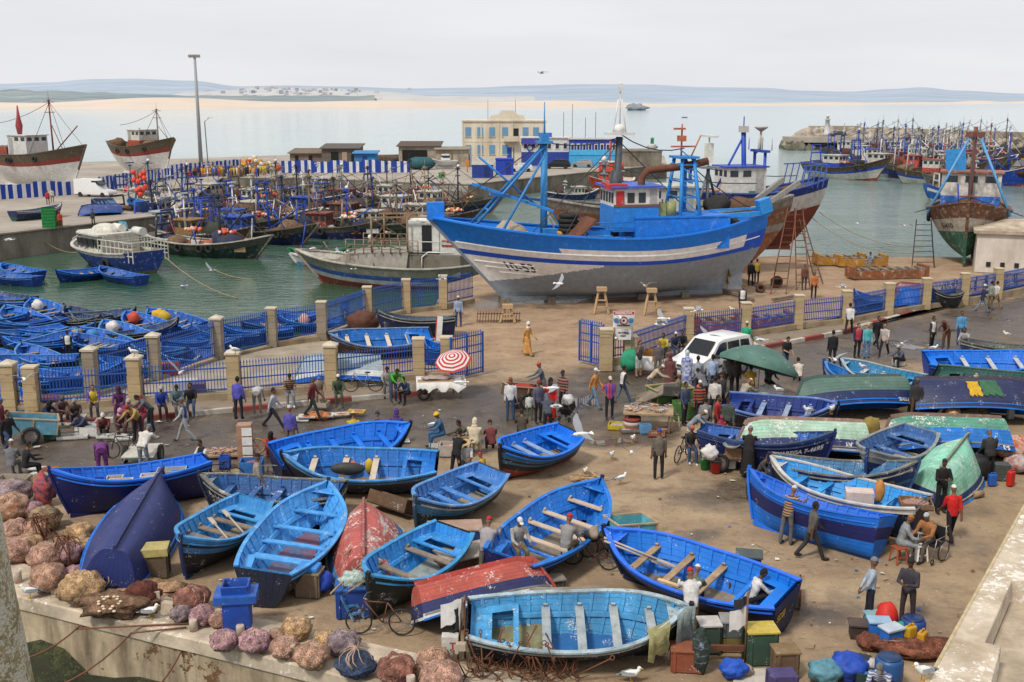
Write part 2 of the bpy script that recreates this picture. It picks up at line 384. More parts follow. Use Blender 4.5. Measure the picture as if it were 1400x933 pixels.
def make_ground():
 st=.5;x0,x1,y0,y1=-42,64,10,92;nx=int((x1-x0)/st)+1;ny=int((y1-y0)/st)+1
 vs=[];ins=[];cols=[]
 for j in range(ny):
  for i in range(nx):
   p=(x0+i*st,y0+j*st);vs.append(p);ins.append(ip(p,QUAY))
 fs=[];used={}
 for j in range(ny-1):
  for i in range(nx-1):
   q=(j*nx+i,j*nx+i+1,(j+1)*nx+i+1,(j+1)*nx+i)
   if any(ins[k]for k in q):
    fs.append(q)
    for k in q:used[k]=1
 idx={};out=[]
 for k in sorted(used):
  p=vs[k]
  if not ins[k]:
   best=min((segd(p,QUAY[i],QUAY[(i+1)%len(QUAY)])for i in range(len(QUAY))),key=lambda z:z[0]);p=tuple(best[1])
  idx[k]=len(out);h=0.02*NZ.noise(V((p[0]*.35,p[1]*.35,0)))-.012
  out.append((p[0],p[1],h-.02))
  pv=V((p[0],p[1],0));d=polyd(pv,ROAD);road=max(0,min(1,1.35-d/5.2));wet=.20+road*.46
  for c,r,s in PUDW:
   e=V(((pv.x-c.x)/(r*1.5),(pv.y-c.y)/r)).length
   if e<1.6:wet=max(wet,s*max(0,1.15-e*.75))
  dk_=segd(pv,V((-2,67)),V((14,71)))[0]
  if dk_<5:wet=max(wet,.72*(1-dk_/5.5))  # mask also darkens the ground along the big hull's keel line
  yard=0
  if pv.y>50 and pv.x>-4:yard=max(0,min(1,(pv.y-50-max(0,pv.x-4)*.62)/4))
  cols.append((wet,road if yard<.5 else 0,yard*.75,1))
 me=bpy.data.meshes.new('ground');me.from_pydata(out,[],[tuple(idx[k]for k in f)for f in fs])
 a=me.color_attributes.new('wet','FLOAT_COLOR','POINT');a.data.foreach_set('color',[x for c in cols for x in c])
 me.materials.append(ground_mat());me.polygons.foreach_set('use_smooth',[True]*len(me.polygons))
 o=bpy.data.objects.new('ground',me);COL.objects.link(o);tag(o,kind='structure')
make_ground()
CONC=mat((.54,.45,.34),.9,.25,.9,(.16,.12,.08),.5,.7,chip=(.66,.62,.55),camt=.12,csc=7,bump=.4,bsc=9,streak=1)
WALLM=mat((.235,.20,.15),.9,.35,.8,(.05,.045,.03),.75,.55,bump=.5,bsc=5,streak=4)
b=MB()
for i in range(7,len(QUAY)-1):
 p,q=QUAY[i],QUAY[(i+1)]
 b.add([(p[0],p[1],-.03),(q[0],q[1],-.03),(q[0],q[1],-3.4),(p[0],p[1],-3.4)],[(0,1,2,3)])
for p,q in((QUAY[3],QUAY[4]),(QUAY[4],QUAY[5]),(QUAY[5],QUAY[6]),(QUAY[6],QUAY[7])):
 b.add([(p[0],p[1],-.03),(q[0],q[1],-.03),(q[0],q[1]+3,-3.4),(p[0],p[1]+3,-3.4)],[(0,1,2,3)])
struct(b,'quay_wall',WALLM)
ang=math.atan2(ED.y,ED.x);mid=(EA+EB)/2;ln=(EB-EA).length
def ledge_at(s,off,z):p=EDGE+ED*s+V((-ED.y,ED.x))*off;return(p.x,p.y,z)
b=MB()
prof=[(0,-6.5),(0,-.32),(-.07,-.30),(-.07,.02),(-.02,.06),(1.15,.075),(1.5,.05),(1.55,-.1)]
b.loft([[ledge_at(-40+i*1.0,o+.02*NZ.noise(V((i*.7,o*3,2))),z+.02*NZ.noise(V((i*.9,o*4,5))))for o,z in prof]for i in range(96)],0,False,False,False,False)
struct(b,'quay_ledge',[CONC])
b=MB()
b.loft([[ledge_at(-40+i*1.0,-.004,z)for z in(-6.5,-4,-2,-.33)]for i in range(96)],0,False,False,False,True)
struct(b,'quay_wall',mat((.46,.37,.25),.9,.3,1.2,(.10,.07,.04),.55,1.1,bump=.5,bsc=6,streak=6,chip=(.14,.07,.03),camt=.14,csc=2))
b=MB();rings=[]
for j in range(10):
 rings.append([(ledge_at(-40+i*.8,-.02-j*.9,-1.35-.30*j+.45*NZ.fractal(V((i*.4,j*.7,1)),1,2,4)))for i in range(118)])
b.loft(rings,0,False,False,False);struct(b,'weedy_foreshore',mat((.030,.034,.014),.95,.6,5,(.012,.012,.008),.7,2.5,bump=1,bsc=14,chip=(.05,.056,.02),camt=.2,csc=16))
rn=random.Random(77);b=MB()
for i in range(420):
 px,py=rn.uniform(20,1330),rn.uniform(560,925);p=G(px,py)
 if(p.xy-EDGE).dot(V((-ED.y,ED.x)))<1.7:continue
 a=rn.random()*6.3;s=rn.uniform(.02,.07)*(1+(rn.random()<.12)*1.6);m=rn.choice([0,0,1,1,2,3,4]);w_=[(s*cos(a+k*pi/2+rn.uniform(-.3,.3))*rn.uniform(.5,1.3),s*sin(a+k*pi/2)*rn.uniform(.5,1.3))for k in range(4)]
 if m==4:b.tube([(p.x,p.y,.01),(p.x+s*3*cos(a),p.y+s*3*sin(a),.012),(p.x+s*5*cos(a+.7),p.y+s*5*sin(a+.7),.01)],.009,4,4)
 else:b.add([(p.x+x,p.y+y,.006+rn.random()*.02)for x,y in w_],[(0,1,2,3)],m)
tag(b.build('litter',[mat((.6,.58,.53),.9),mat((.10,.07,.05),.9),mat((.35,.25,.16),.9),mat((.05,.16,.4),.8),mat((.25,.16,.08),.9)]),kind='stuff')
def hull_fn(P):
 L,B,Bt,S,tm,ts=P['L'],P['B'],P['Bt'],P['S'],P.get('tm',.45),P.get('ts',.42)
 xs0,xb0,se,be=P.get('xs0',.12),P.get('xb0',.5),P.get('se',1.0),P.get('be',1.3)
 pm,pb,ps=P.get('pm',.5),P.get('pb',.85),P.get('ps',.6);bx=P.get('bx',1.7);kr=P.get('kr',.1);fl=P.get('fl',.25)
 def sheer(t):
  return S[1]+(S[2]-S[1])*max(0,(t-ts)/(1-ts))**P.get('sb',2)if t>ts else S[1]+(S[0]-S[1])*((ts-t)/ts)**2
 def beam(t):return Bt+(1-Bt)*sin(pi/2*min(1,t/tm))**.9 if t<tm else max(0,cos(pi/2*((t-tm)/(1-tm))**bx))
 def f(t,v,ins=0,up=0):
  v=min(1.0,max(0.0,v));t=min(1.0,max(0.0,t))
  xs=-L/2+xs0*(1-v)**se;xb=L/2-xb0*(1-v)**be;x=xs+(xb-xs)*t
  p=pm+(pb-pm)*max(0,(t-.5)*2)**2 if t>.5 else pm+(ps-pm)*max(0,(.5-t)*2)**2
  q=fl*min(1,P.get('fls',1)+t*2.2);y=B*beam(t)*((1-q)*v**p+q*v);kz=kr*max(0,(t-.8)/.2)**2
  z=kz+(sheer(t)-kz)*v
  if ins:y=max(0,y-ins);x=x-ins*max(0,(t-.75)*4)*1.2+ins*max(0,(.1-t)*10)
  return V((x,y,z+up))
 f.sheer=sheer;f.beam=beam
 def width(t,z):
  lo,hi=0,1
  for _ in range(18):
   m=(lo+hi)/2
   if f(t,m).z<z:lo=m
   else:hi=m
  return f(t,hi)
 f.width=width
 return f
def sgn(p,s):return V((p.x,p.y*s,p.z))
def hull_mesh(f,nt,nv,mf,inner=None,vin=.2,tk=.05,transom=None,nribs=0):
 b=MB();vv=[(i/nv)**1.35 for i in range(nv+1)]
 for s in(1,-1):
  b.loft([[sgn(f(j/nt,v),s)for v in vv]for j in range(nt+1)],0,False,False,False,True,uv=lambda i,j:(i/nt,vv[min(j,nv)]),mf=lambda i,j:mf((i+.5)/nt,(vv[j]+vv[j+1])/2))
  if inner is not None:
   iv=[vin+(1-vin)*(k/8)**1.1 for k in range(9)]
   st=[(.012+.975*j/nt,tk)for j in range(nt+1)]
   if nribs:
    st=[(.012,tk)]
    for r in range(nribs):
     t=.06+.88*r/(nribs-1);st+=[(t-.0085,tk),(t-.0080,tk+.04),(t+.0080,tk+.04),(t+.0085,tk)]
     if r<nribs-1:st+=[(t+.88/(nribs-1)*.5,tk)]
    st.append((.987,tk))
   b.loft([[sgn(f(t,v,q),s)for v in iv]for t,q in st],inner,False,False,False,not nribs,uv=lambda i,j:(i/nt,iv[min(j,8)]))
 if transom is not None:
  ring=[sgn(f(0,v),1)for v in vv[::-1]]+[sgn(f(0,v),-1)for v in vv]
  n=len(vv)
  for k in range(n-1):
   a,c=f(0,vv[k]),f(0,vv[k+1])
   b.add([a,c,sgn(c,-1),sgn(a,-1)],[(0,1,2,3)],transom if isinstance(transom,int)else transom(vv[k]))
  if inner is not None:
   iv=[vin+(1-vin)*k/6 for k in range(7)]
   for k in range(6):
    a,c=f(.012,iv[k],tk),f(.012,iv[k+1],tk);b.add([a,c,sgn(c,-1),sgn(a,-1)],[(0,1,2,3)],inner)
 return b
def rail(f,nt,w,h,t0=0,t1=1,v=1.0,out=.02,mb=None,m=0):
 b=mb or MB()
 for s in(1,-1):
  rings=[]
  for j in range(nt+1):
   t=t0+(t1-t0)*j/nt;p=f(t,v);q=f(t,v,w)
   o=V((0,out,0))
   if q.y>p.y-.001:q=p+V((-.01,0,0))
   rings.append([sgn(p+o-V((0,0,h*.5)),s),sgn(p+o+V((0,0,h*.5)),s),sgn(q+V((0,0,h*.5)),s),sgn(q-V((0,0,h*.5)),s)])
  b.loft(rings,m,True,True,True,False)
 return b
def hull_text(f,txt,t0,v0,size,side,m,parent,L,H,sx=1.0):
 def fn(x,y):
  p=f(min(1,max(0,t0-side*x/L)),min(1,v0+y/H));return sgn(V((p.x,p.y+.03,p.z)),side)
 return lettering(txt,size,fn,m,parent,sx)
BRB=(.003,.165,.64);MIDB=(.008,.16,.50);LTB=(.05,.32,.68);SKYB=(.11,.40,.62);NAVY=(.006,.016,.060);DEEP=(.004,.034,.22);INK=(.006,.009,.020)
TURQ=(.10,.42,.45);MINT=(.27,.62,.46);DKGR=(.035,.10,.075);REDP=(.50,.05,.03);WHT=(.68,.68,.66);TANW=(.42,.30,.18);GREYW=(.30,.29,.26)
def paint(c,worn=.3,pl=0):
 ch={0:None}.get(worn,(.55,.53,.49)if sum(c)<1.2 else(.2,.15,.1))
 return mat(c,.55 if worn<.5 else .75,.18+.25*worn,3,tuple(x*.35+.02 for x in c),.04+.56*worn,1.6,ch,.05+.10*worn,20,pl,bump=.12,bsc=18,streak=1.5)
BOATS={}
def boat(key,label,bow,stern,zb=1.2,zs=.85,lean=0,flip=False,side=NAVY,inner=BRB,rim=None,bands=None,worn=.25,thw=None,thwm=None,tts=(.3,.48,.65,.82),floor=OLDWOOD,bench=True,texts=(),wide=1.0,pitch=0,deep=1.0,group='boats hauled out on the quay',ground=0.0,Lfix=None,keelm=None,swirl=None,tr=None,ribs=13,water=False,name='fishing_boat',trail=None,oars=False):
 pb,ps_=(G(bow[0],bow[1],zb+ground),G(stern[0],stern[1],zs+ground))if not isinstance(bow,V)else(bow,stern)
 d=pb-ps_;L=Lfix or V((d.x,d.y)).length;yaw=math.atan2(d.y,d.x);mid=(pb+ps_)/2
 if Lfix:mid=pb-V((cos(yaw),sin(yaw),0))*L/2
 k=L/5.6
 deep*=1.16;wide*=1.1
 P=dict(L=L,B=1.02*k**.6*wide,Bt=.64,S=(.92*deep,.82*deep,1.2*deep)if not flip else(.84*deep,.8*deep,.95*deep),xs0=.16,xb0=.55*k,pm=.32,ps=.27,pb=.85,kr=.12,fl=.32,fls=.35)
 if trail:P.update(trail)
 f=hull_fn(P);root=T(name,label,'boat',group=group);rim=rim or inner
 bands=bands or[(1.1,side)]
 cols=[];
 for _,c in bands:
  if c not in cols:cols.append(c)
 def mf(t,v):
  for vm,c in bands:
   if v<=(vm(t)if callable(vm)else vm):return cols.index(c)
  return cols.index(bands[-1][1])
 def pm(c):
  if swirl and c==swirl[0]:return mat(c,.7,.3,3,tuple(x*.4 for x in c),.4,1.4,(.6,.58,.52),.14,12,9,bump=.15,swirl=(swirl[1],swirl[2],swirl[3]),streak=2)
  return paint(c,worn,9)
 mats=[pm(c)for c in cols]+[paint(inner,worn*.8,8)]
 if tr is not None:mats.append(paint(tr,worn,7))
 h=hull_mesh(f,30,16,mf,len(cols),.2,.05,(len(cols)+1)if tr is not None else(lambda v:mf(0,v)),0 if flip else ribs)
 ho=h.build('hull',mats,root)
 ws=1-.0
 rail(f,30,.085,.05).build('gunwale',paint(rim,worn*1.2),root)
 b=rail(f,26,.03,.045,.01,.97,.86,.03);b.build('rub_rail',paint(rim if worn<.5 else GREYW,worn),root)
 kb=MB();pts=[f(0,0)+V((-.0,0,.02)),f(.1,0),f(.5,0),f(.85,0),f(1,0)]+[f(1,q)for q in(.15,.3,.5,.7,.9,1)]
 for p,q in zip(pts,pts[1:]):
  if p==pts[0]or q.z<.3:kb.bar(p-V((0,0,.05)),q-V((0,0,.05)),.06,.14)
  else:kb.bar(p+V((.03,0,0)),q+V((.03,0,0)),.07,.09,up=(0,1,0))
 tp=f(1,1);kb.bar(tp+V((-.02,0,-.05)),tp+V((.01,0,.10)),.09,.10,up=(0,1,0))
 kb.build('keel',paint(keelm or side,worn),root)
 if not flip:
  for s in(1,-1):
   sb=MB();sb.loft([[sgn(f(t,v,o_),s)for v,o_ in((.54,.06),(.54,.12),(.62,.12),(.62,.06))]for t in[.04+.045*i for i in range(21)]],0,True,True,True,False)
   sb.build('stringer',paint(inner,worn),root)
  fb=MB();n=16
  zf=.2
  fl_=[]
  for i in range(n):
   t=.05+.8*i/(n-1);p=f(t,.2,.06);fl_.append(p)
  for i in range(n-1):
   a,c=fl_[i],fl_[i+1];z=max(a.z,.17)+.02;z2=max(c.z,.17)+.02
   fb.add([(a.x,a.y,z),(c.x,c.y,z2),(c.x,-c.y,z2),(a.x,-a.y,z)],[(0,1,2,3)])
  fb.build('floorboards',floor if not isinstance(floor,tuple)else paint(floor,.5),root)
  for i,t in enumerate(tts):
   z=f.sheer(t)*.70+.02 if t<.75 else f.sheer(t)*.74;p=f.width(t,z);y=max(.05,p.y-.05)
   tw=thwm if thwm else inner
   o=MB().box((p.x,0,z),(.20,2*y,.04)).box((p.x,y-.03,z+.05),(.09,.05,.12),rx=.3).box((p.x,-y+.03,z+.05),(.09,.05,.12),rx=-.3).build('thwart',tw if not isinstance(tw,tuple)else paint(tw,worn),root)
  if bench:
   bb=MB();zz=f.sheer(0)*.76;o_,i_=[],[]
   for q in range(7):
    t=.02+.2*q/6;p=f.width(t,zz);y=p.y-.06;wv=.30 if q else .3
    o_.append((p.x,y));i_.append((p.x if q else p.x+.0,max(.1,y-.26)))
   for s in(1,-1):
    for q in range(6):
     bb.add([(o_[q][0],o_[q][1]*s,zz),(o_[q+1][0],o_[q+1][1]*s,zz),(i_[q+1][0],i_[q+1][1]*s,zz),(i_[q][0],i_[q][1]*s,zz)],[(0,1,2,3)])
   x0=o_[0][0];bb.box((x0+.22,0,zz-.022),(.44,2*(o_[1][1])-.02,.036));bb.bar((o_[6][0],o_[6][1],zz-.025),(o_[6][0],-o_[6][1],zz-.025),.12,.04)
   bb.build('stern_bench',paint(inner,worn),root)
  z=f.sheer(.93)*.93;p0,p1=f.width(.9,z),f.width(.985,z)
  MB().add([(p0.x,p0.y-.04,z),(p1.x,.0,z),(p0.x,-p0.y+.04,z)],[(0,1,2)]).build('foredeck',paint(rim,worn),root)
 for tx in texts:
  txt,where,t0,v0,size,col=tx[:6]
  if where=='T':
   def fn(x,y,f=f,v0=v0,t0=t0):
    p=f(0,min(1,v0+y/.9));return V((p.x-.02,-(x+t0),p.z))
   lettering(txt,size,fn,mat(col,.7,.2),root)
  else:hull_text(f,txt,t0,v0,size,1 if where=='P' else-1,mat(col,.7,.3),root,L,f.sheer(t0))
 sg=1 if cos(yaw)>0 else-1
 roll=R(lean)*sg
 if flip:roll=pi-R(lean)*sg if True else 0;pitch=pitch-math.degrees(math.atan((P['S'][2]-P['S'][0])/L))
 E=Euler((roll,R(pitch),yaw));root.rotation_euler=E;M=E.to_matrix()
 zs_=[(M@v.co).z for v in ho.data.vertices]
 z0=ground-min(zs_)-.015 if not water else WZ-.22*deep
 c=M@V((0,0,.7 if not flip else .5));root.location=(mid.x-c.x*0,mid.y,z0)
 root.location.x-=c.x;root.location.y-=c.y
 BOATS[key]=(root,f,L);return root
def in_boat(key,t,v,side,dz=0):
 r,f,L=BOATS[key];p=sgn(f(t,v),side);M=Matrix.LocRotScale(r.location,r.rotation_euler,None);q=M@p;return q+V((0,0,dz))
def at_boat(key,x,y,z):
 r,f,L=BOATS[key];return Matrix.LocRotScale(r.location,r.rotation_euler,None)@V((x,y,z))
BW=TANW
boat('q1','worn open boat with sky blue ribbed inside and towels on its bow',(943,836),(638,850),1.15,.9,14,side=INK,inner=(.06,.30,.58),rim=(.36,.47,.52),worn=.75,thwm=mat((.33,.36,.36),.8,.4,6,(.12,.2,.3),.5),tts=(.36,.52,.68,.84),floor=(.02,.13,.36),bands=[(.80,INK),(1.1,(.10,.10,.10))])
boat('q2','bright blue open boat with oars in its bow and yellow letters on the transom',(829,723),(1080,820),1.3,.9,10,side=NAVY,inner=BRB,rim=(.02,.14,.72),worn=.08,thwm=WOOD,tts=(.42,.60,.78),bands=[(.7,NAVY),(1.1,(.010,.016,.10))],texts=[('SDSI','T',-.35,.62,.22,(.55,.36,.03))])
boat('q3','navy hulled open boat with bright blue inside where men sit at the stern',(819,656),(692,770),1.3,.9,8,side=(.010,.014,.10),inner=(.012,.17,.60),worn=.2,thwm=mat((.5,.4,.3),.8,.2),tts=(.36,.52,.66,.84),bands=[(.16,(.22,.03,.02)),(1.1,(.010,.014,.10))])
boat('q4','black green open boat with yellow name at the bow and grey decking',(499,797),(620,724),1.15,.95,8,side=(.012,.022,.022),inner=(.03,.26,.66),rim=(.04,.30,.62),worn=.45,tts=(.3,.62),thwm=OLDWOOD,floor=mat((.30,.34,.33),.9,.3,4,(.12,.14,.14),.5),texts=[('AANAAK 1037','S',.80,.60,.2,(.55,.45,.05))])
boat('q5','overturned boat with peeling red and blue bottom between two open boats',(499,682),(500,785),.9,.6,-4,True,side=(.50,.10,.08),worn=.8,bands=[(.60,(.44,.10,.085)),(.90,(.07,.22,.50)),(1.1,(.34,.32,.30))],wide=1.15,swirl=((.44,.10,.085),(.42,.36,.33),1.6,.55),keelm=(.35,.10,.09),deep=1.0,trail=dict(B=1.18,bx=2.7,pb=.5))
boat('q6','light blue open boat with wide thwarts and scraped black transom',(446,660),(357,786),1.3,.95,6,side=INK,inner=(.07,.33,.74),worn=.4,tts=(.28,.45,.62,.80),floor=mat((.10,.16,.28),.9,.5,6,(.25,.05,.04),.5),tr=(.02,.025,.05),bands=[(.78,INK),(1.1,(.05,.07,.10))])
boat('q7','blue and black open boat with two pale oars and sandy floor',(243,742),(348,684),1.2,.95,8,side=(.014,.04,.13),inner=(.05,.28,.62),worn=.4,thwm=OLDWOOD,tts=(.3,.48,.64,.80),floor=mat((.33,.28,.20),.9,.3,8),bands=[(.62,INK),(.72,(.03,.2,.5)),(.80,INK),(1.1,(.04,.22,.50))],texts=[('DAKHLA','S',.78,.55,.17,(.45,.38,.2))])
boat('q8','overturned glossy navy boat with long keel near the net bundles',(226,640),(150,775),1.0,.8,12,True,side=(.016,.028,.15),worn=.07,bands=[(.8,(.016,.028,.14)),(1.1,(.012,.022,.12))],keelm=(.02,.025,.12),trail=dict(B=1.15),deep=1.12)
boat('q9','long navy boat with bright blue rim holding fish boxes beside the overturned hull',(68,648),(285,634),1.45,1.0,-4,side=(.006,.010,.09),inner=(.006,.14,.66),worn=.05,bands=[(.80,(.006,.010,.09)),(.87,(.008,.10,.60)),(.94,(.006,.010,.09)),(1.1,(.008,.10,.60))],deep=1.15,tts=(.35,.6))
boat('q10','scuffed black boat with white number and yellow stripe behind the open boats',(273,655),(470,672),1.2,.95,2,side=(.006,.018,.055),inner=(.03,.12,.35),rim=(.18,.18,.16),worn=.75,bands=[(.74,(.006,.018,.055)),(.79,(.4,.33,.12)),(1.1,(.006,.018,.055))],texts=[('A-1654','P',.86,.66,.26,(.6,.6,.58))])
boat('q11','large bright blue open boat with its bow pointing up to the road',(558,575),(374,622),1.4,1.0,16,side=(.012,.015,.06),inner=(.005,.155,.66),worn=.06,tts=(.3,.48,.65,.82),bands=[(.85,(.012,.015,.06)),(1.1,(.008,.10,.6))],wide=1.05)
boat('q12','blue open boat with pale wooden thwarts and tarred roll inside',(386,622),(600,636),1.25,.9,12,side=(.010,.014,.05),inner=(.010,.16,.55),rim=(.05,.25,.55),worn=.45,thwm=mat((.5,.42,.33),.8,.2),tts=(.42,.62,.82),bands=[(.66,(.010,.014,.05)),(.74,(.03,.03,.03)),(1.1,(.16,.15,.13))])
boat('q13','faded violet blue boat with grey planked stern deck',(563,690),(673,645),1.15,.9,10,side=(.03,.08,.14),inner=(.06,.22,.58),rim=(.10,.28,.62),worn=.55,tts=(.42,.58,.76),bands=[(.6,(.03,.05,.06)),(.85,(.05,.22,.42)),(1.1,(.03,.08,.14))],floor=mat((.30,.27,.22),.9,.3,5),texts=[('JAMILA','S',.84,.62,.14,(.02,.03,.08))])
boat('q14','vivid blue open boat with black sides and red bottom on open ground',(680,614),(780,590),1.25,.95,10,side=(.012,.014,.022),inner=(.005,.165,.70),worn=.1,thwm=mat((.2,.3,.5),.8,.3),tts=(.42,.58,.78),bands=[(.3,(.25,.03,.02)),(.52,(.012,.014,.022)),(.60,(.05,.18,.32)),(.68,(.012,.014,.022)),(.80,(.03,.12,.25)),(.86,(.012,.014,.022)),(1.1,(.02,.03,.05))],wide=1.12,floor=mat((.3,.24,.17),.9,.4))
boat('q15','overturned boat with red bottom, navy band and upside down white name',(752,792),(566,838),.5,.45,30,True,side=(.5,.06,.04),worn=.6,deep=.86,wide=.84,bands=[(.52,(.46,.09,.065)),(.85,(.022,.028,.12)),(.98,(.62,.62,.60)),(1.1,(.3,.3,.3))],keelm=(.42,.06,.045),texts=[('HIPYA','S',.10,.91,.2,(.03,.03,.05))])
boat('r1','bright blue smooth hulled boat tipped on its side, two men standing against it',(1019,652),(1212,716),1.35,1.05,-14,side=(.006,.155,.66),inner=(.012,.13,.62),worn=.05,bands=[(.42,(.006,.155,.64)),(.74,(.010,.016,.12)),(1.1,(.006,.155,.66))],deep=1.15,tts=(.3,.5,.7),keelm=(.010,.13,.60))
boat('r2','navy boat with broad white rim and fish crates on its stern',(1052,628),(1264,692),1.4,1.05,2,side=(.010,.014,.05),inner=(.03,.30,.72),rim=(.55,.54,.50),worn=.35,bands=[(.84,(.010,.014,.05)),(1.1,(.5,.49,.46))],deep=1.12,tts=(.35,.5,.65,.8))
boat('r3','weathered blue boat with peeling grey rim behind the white rimmed boat',(1256,640),(1052,628),1.3,1.1,-3,side=(.02,.07,.22),inner=(.06,.2,.4),rim=(.2,.2,.18),worn=.8,bands=[(.5,(.015,.05,.18)),(.62,(.04,.15,.3)),(1.1,(.012,.045,.17))],deep=1.1,texts=[('MAHFOUD','S',.76,.64,.2,(.3,.22,.08))])
boat('r4','navy boat with white painted name and hand mark, men gathered at its stern',(1141,600),(958,588),1.35,1.1,-3,side=(.009,.022,.13),inner=(.03,.12,.42),rim=(.03,.05,.12),worn=.4,deep=1.15,texts=[('WAREGA 7-4695','S',.78,.70,.21,(.7,.7,.7)),('\u273f','S',.89,.42,.2,(.6,.6,.6))],bands=[(.80,(.009,.022,.13)),(.84,(.2,.2,.19)),(.9,(.009,.022,.13)),(1.1,(.02,.10,.35))])
boat('r5','overturned boat with pale green bottom and navy sides behind the named boat',(1003,600),(1186,605),.7,.6,20,True,side=MINT,worn=.7,bands=[(.62,(.38,.55,.42)),(.9,(.02,.03,.12)),(1.1,(.4,.4,.38))],swirl=((.38,.55,.42),(.20,.50,.36),1.1,.54),keelm=(.30,.18,.14),texts=[('YA   AY','S',.14,.78,.22,(.6,.6,.55))],deep=1.15)
boat('r6','deep blue open boat with white edge and gulls on it',(1147,556),(992,546),1.2,1.0,12,side=(.008,.012,.05),inner=(.008,.03,.20),rim=(.10,.18,.45),worn=.3,thwm=mat((.16,.26,.46),.8,.4,6,(.4,.36,.3),.6),tts=(.32,.55,.75))
boat('r7','overturned boat smooth grey green above navy sides beside the green umbrella',(1082,545),(1238,540),.8,.7,22,True,side=DKGR,worn=.08,bands=[(.52,(.075,.14,.115)),(1.1,(.007,.018,.085))],keelm=(.06,.10,.09),deep=1.25,texts=[('TIWTINE','S',.10,.86,.2,(.5,.42,.28))],trail=dict(B=1.15))
boat('r8','worn turquoise blue open boat with white name on its navy stern',(1150,492),(1262,520),1.25,1.0,10,side=(.012,.02,.10),inner=(.03,.24,.48),rim=(.30,.36,.38),worn=.5,thwm=mat((.5,.46,.4),.8,.2),tts=(.35,.55,.75),texts=[('TIRARI','T',0,.78,.2,(.7,.7,.7))],bands=[(.6,(.012,.02,.10)),(.72,(.6,.6,.58)),(1.1,(.012,.03,.14))])
boat('r8b','small blue and white boat peeking out beside the worn turquoise boat',(1126,505),(1190,522),1.0,.8,0,side=(.012,.04,.2),inner=MIDB,rim=(.06,.2,.5),worn=.3,bands=[(.7,(.012,.02,.10)),(.85,(.6,.6,.58)),(1.1,(.012,.08,.4))])
boat('r9','overturned violet navy boat with yellow oilskins and green sheet on it',(1428,548),(1244,545),.8,.7,20,True,side=NAVY,worn=.3,bands=[(.75,(.014,.022,.085)),(1.1,(.010,.016,.06))],keelm=(.05,.04,.06),deep=1.3,trail=dict(B=1.2))
boat('r10','open boat with dark green inside and pale thwarts next to the turquoise boat',(1440,522),(1278,508),1.2,1.0,14,side=(.02,.03,.04),inner=(.02,.085,.075),rim=(.05,.12,.11),worn=.25,thwm=mat((.5,.42,.33),.8,.2),tts=(.34,.55,.76))
boat('r11','brilliant blue open boat with a gull on its corner',(1440,488),(1264,490),1.2,1.0,12,side=(.008,.06,.4),inner=(.005,.155,.66),worn=.08,thwm=mat((.4,.42,.45),.8,.2),tts=(.34,.55,.76))
boat('r12','dark weathered boat at the road edge right of the seated pair',(1450,478),(1316,468),1.1,.9,-4,side=(.012,.03,.10),inner=(.05,.06,.06),rim=(.14,.12,.10),worn=.6,bands=[(.8,(.014,.035,.12)),(1.1,(.10,.10,.09))])
boat('r13','overturned boat with turquoise and bright blue bottom behind the dinghy',(1200,600),(1375,604),.7,.6,24,True,side=TURQ,worn=.55,bands=[(.40,(.10,.30,.22)),(.80,(.012,.17,.58)),(1.1,(.012,.09,.38))],swirl=((.10,.30,.22),(.30,.50,.42),1.2,.57),keelm=(.2,.12,.09),deep=1.25,texts=[('5-3','S',.08,.93,.2,(.7,.7,.7))])
boat('r14','small blue dinghy with grey rim and sandy floor among overturned boats',(1182,626),(1258,592),1.1,.85,6,side=(.02,.06,.22),inner=(.05,.14,.36),rim=(.26,.28,.28),worn=.6,tts=(.45,),floor=mat((.36,.28,.2),.9,.4),Lfix=None,bands=[(.7,(.015,.03,.14)),(1.1,(.3,.3,.28))],ground=.25)
boat('r15','overturned mint green boat with a sharp keel behind the man in black',(1323,602),(1276,664),.9,.7,-14,True,side=MINT,worn=.5,bands=[(.66,(.25,.60,.44)),(.95,(.014,.04,.16)),(1.1,(.10,.25,.35))],swirl=((.25,.60,.44),(.33,.62,.50),.9,.5),keelm=(.22,.26,.18),deep=1.1,trail=dict(B=1.15))
YG='boats in the yard behind the blue fence'
boat('y1','dark navy boat lying side on in the yard under the big trawler bow',(515,428),(624,433),1.25,1.05,-5,side=(.010,.018,.07),inner=(.03,.06,.12),rim=(.12,.15,.13),worn=.5,group=YG)
boat('y2','open blue boat with four pale thwarts behind the front fence',(447,460),(590,458),1.15,.95,14,side=(.06,.03,.03),inner=(.010,.16,.55),rim=(.10,.20,.35),worn=.4,thwm=mat((.55,.45,.36),.8,.2),tts=(.22,.42,.62,.82),group=YG)
boat('y3','overturned pale grey blue boat behind the front fence and parked bicycle',(402,508),(526,505),.7,.7,18,True,side=(.3,.38,.42),worn=.2,bands=[(.62,(.30,.37,.41)),(.8,(.58,.58,.56)),(1.1,(.01,.08,.42))],keelm=(.3,.35,.38),deep=1.15,group=YG)
boat('y4','blue and grey open boat in the yard behind the right fence',(1168,398),(1214,408),1.3,1.0,6,side=(.02,.05,.2),inner=(.02,.10,.35),worn=.4,group=YG)
boat('y5','bright blue overturned boat in the yard behind the right fence',(1226,404),(1262,408),.7,.6,10,True,side=BRB,worn=.2,bands=[(1.1,(.010,.13,.6))],group=YG)
boat('y6','maroon overturned hull in the yard beside the bright blue one',(1222,394),(1262,397),.8,.7,10,True,side=(.2,.06,.06),worn=.4,bands=[(1.1,(.24,.09,.09))],group=YG)
boat('y7','grey black boat in the yard at the bicycles',(1270,396),(1312,400),1.2,.9,6,side=(.03,.035,.04),inner=(.1,.1,.1),worn=.5,group=YG)
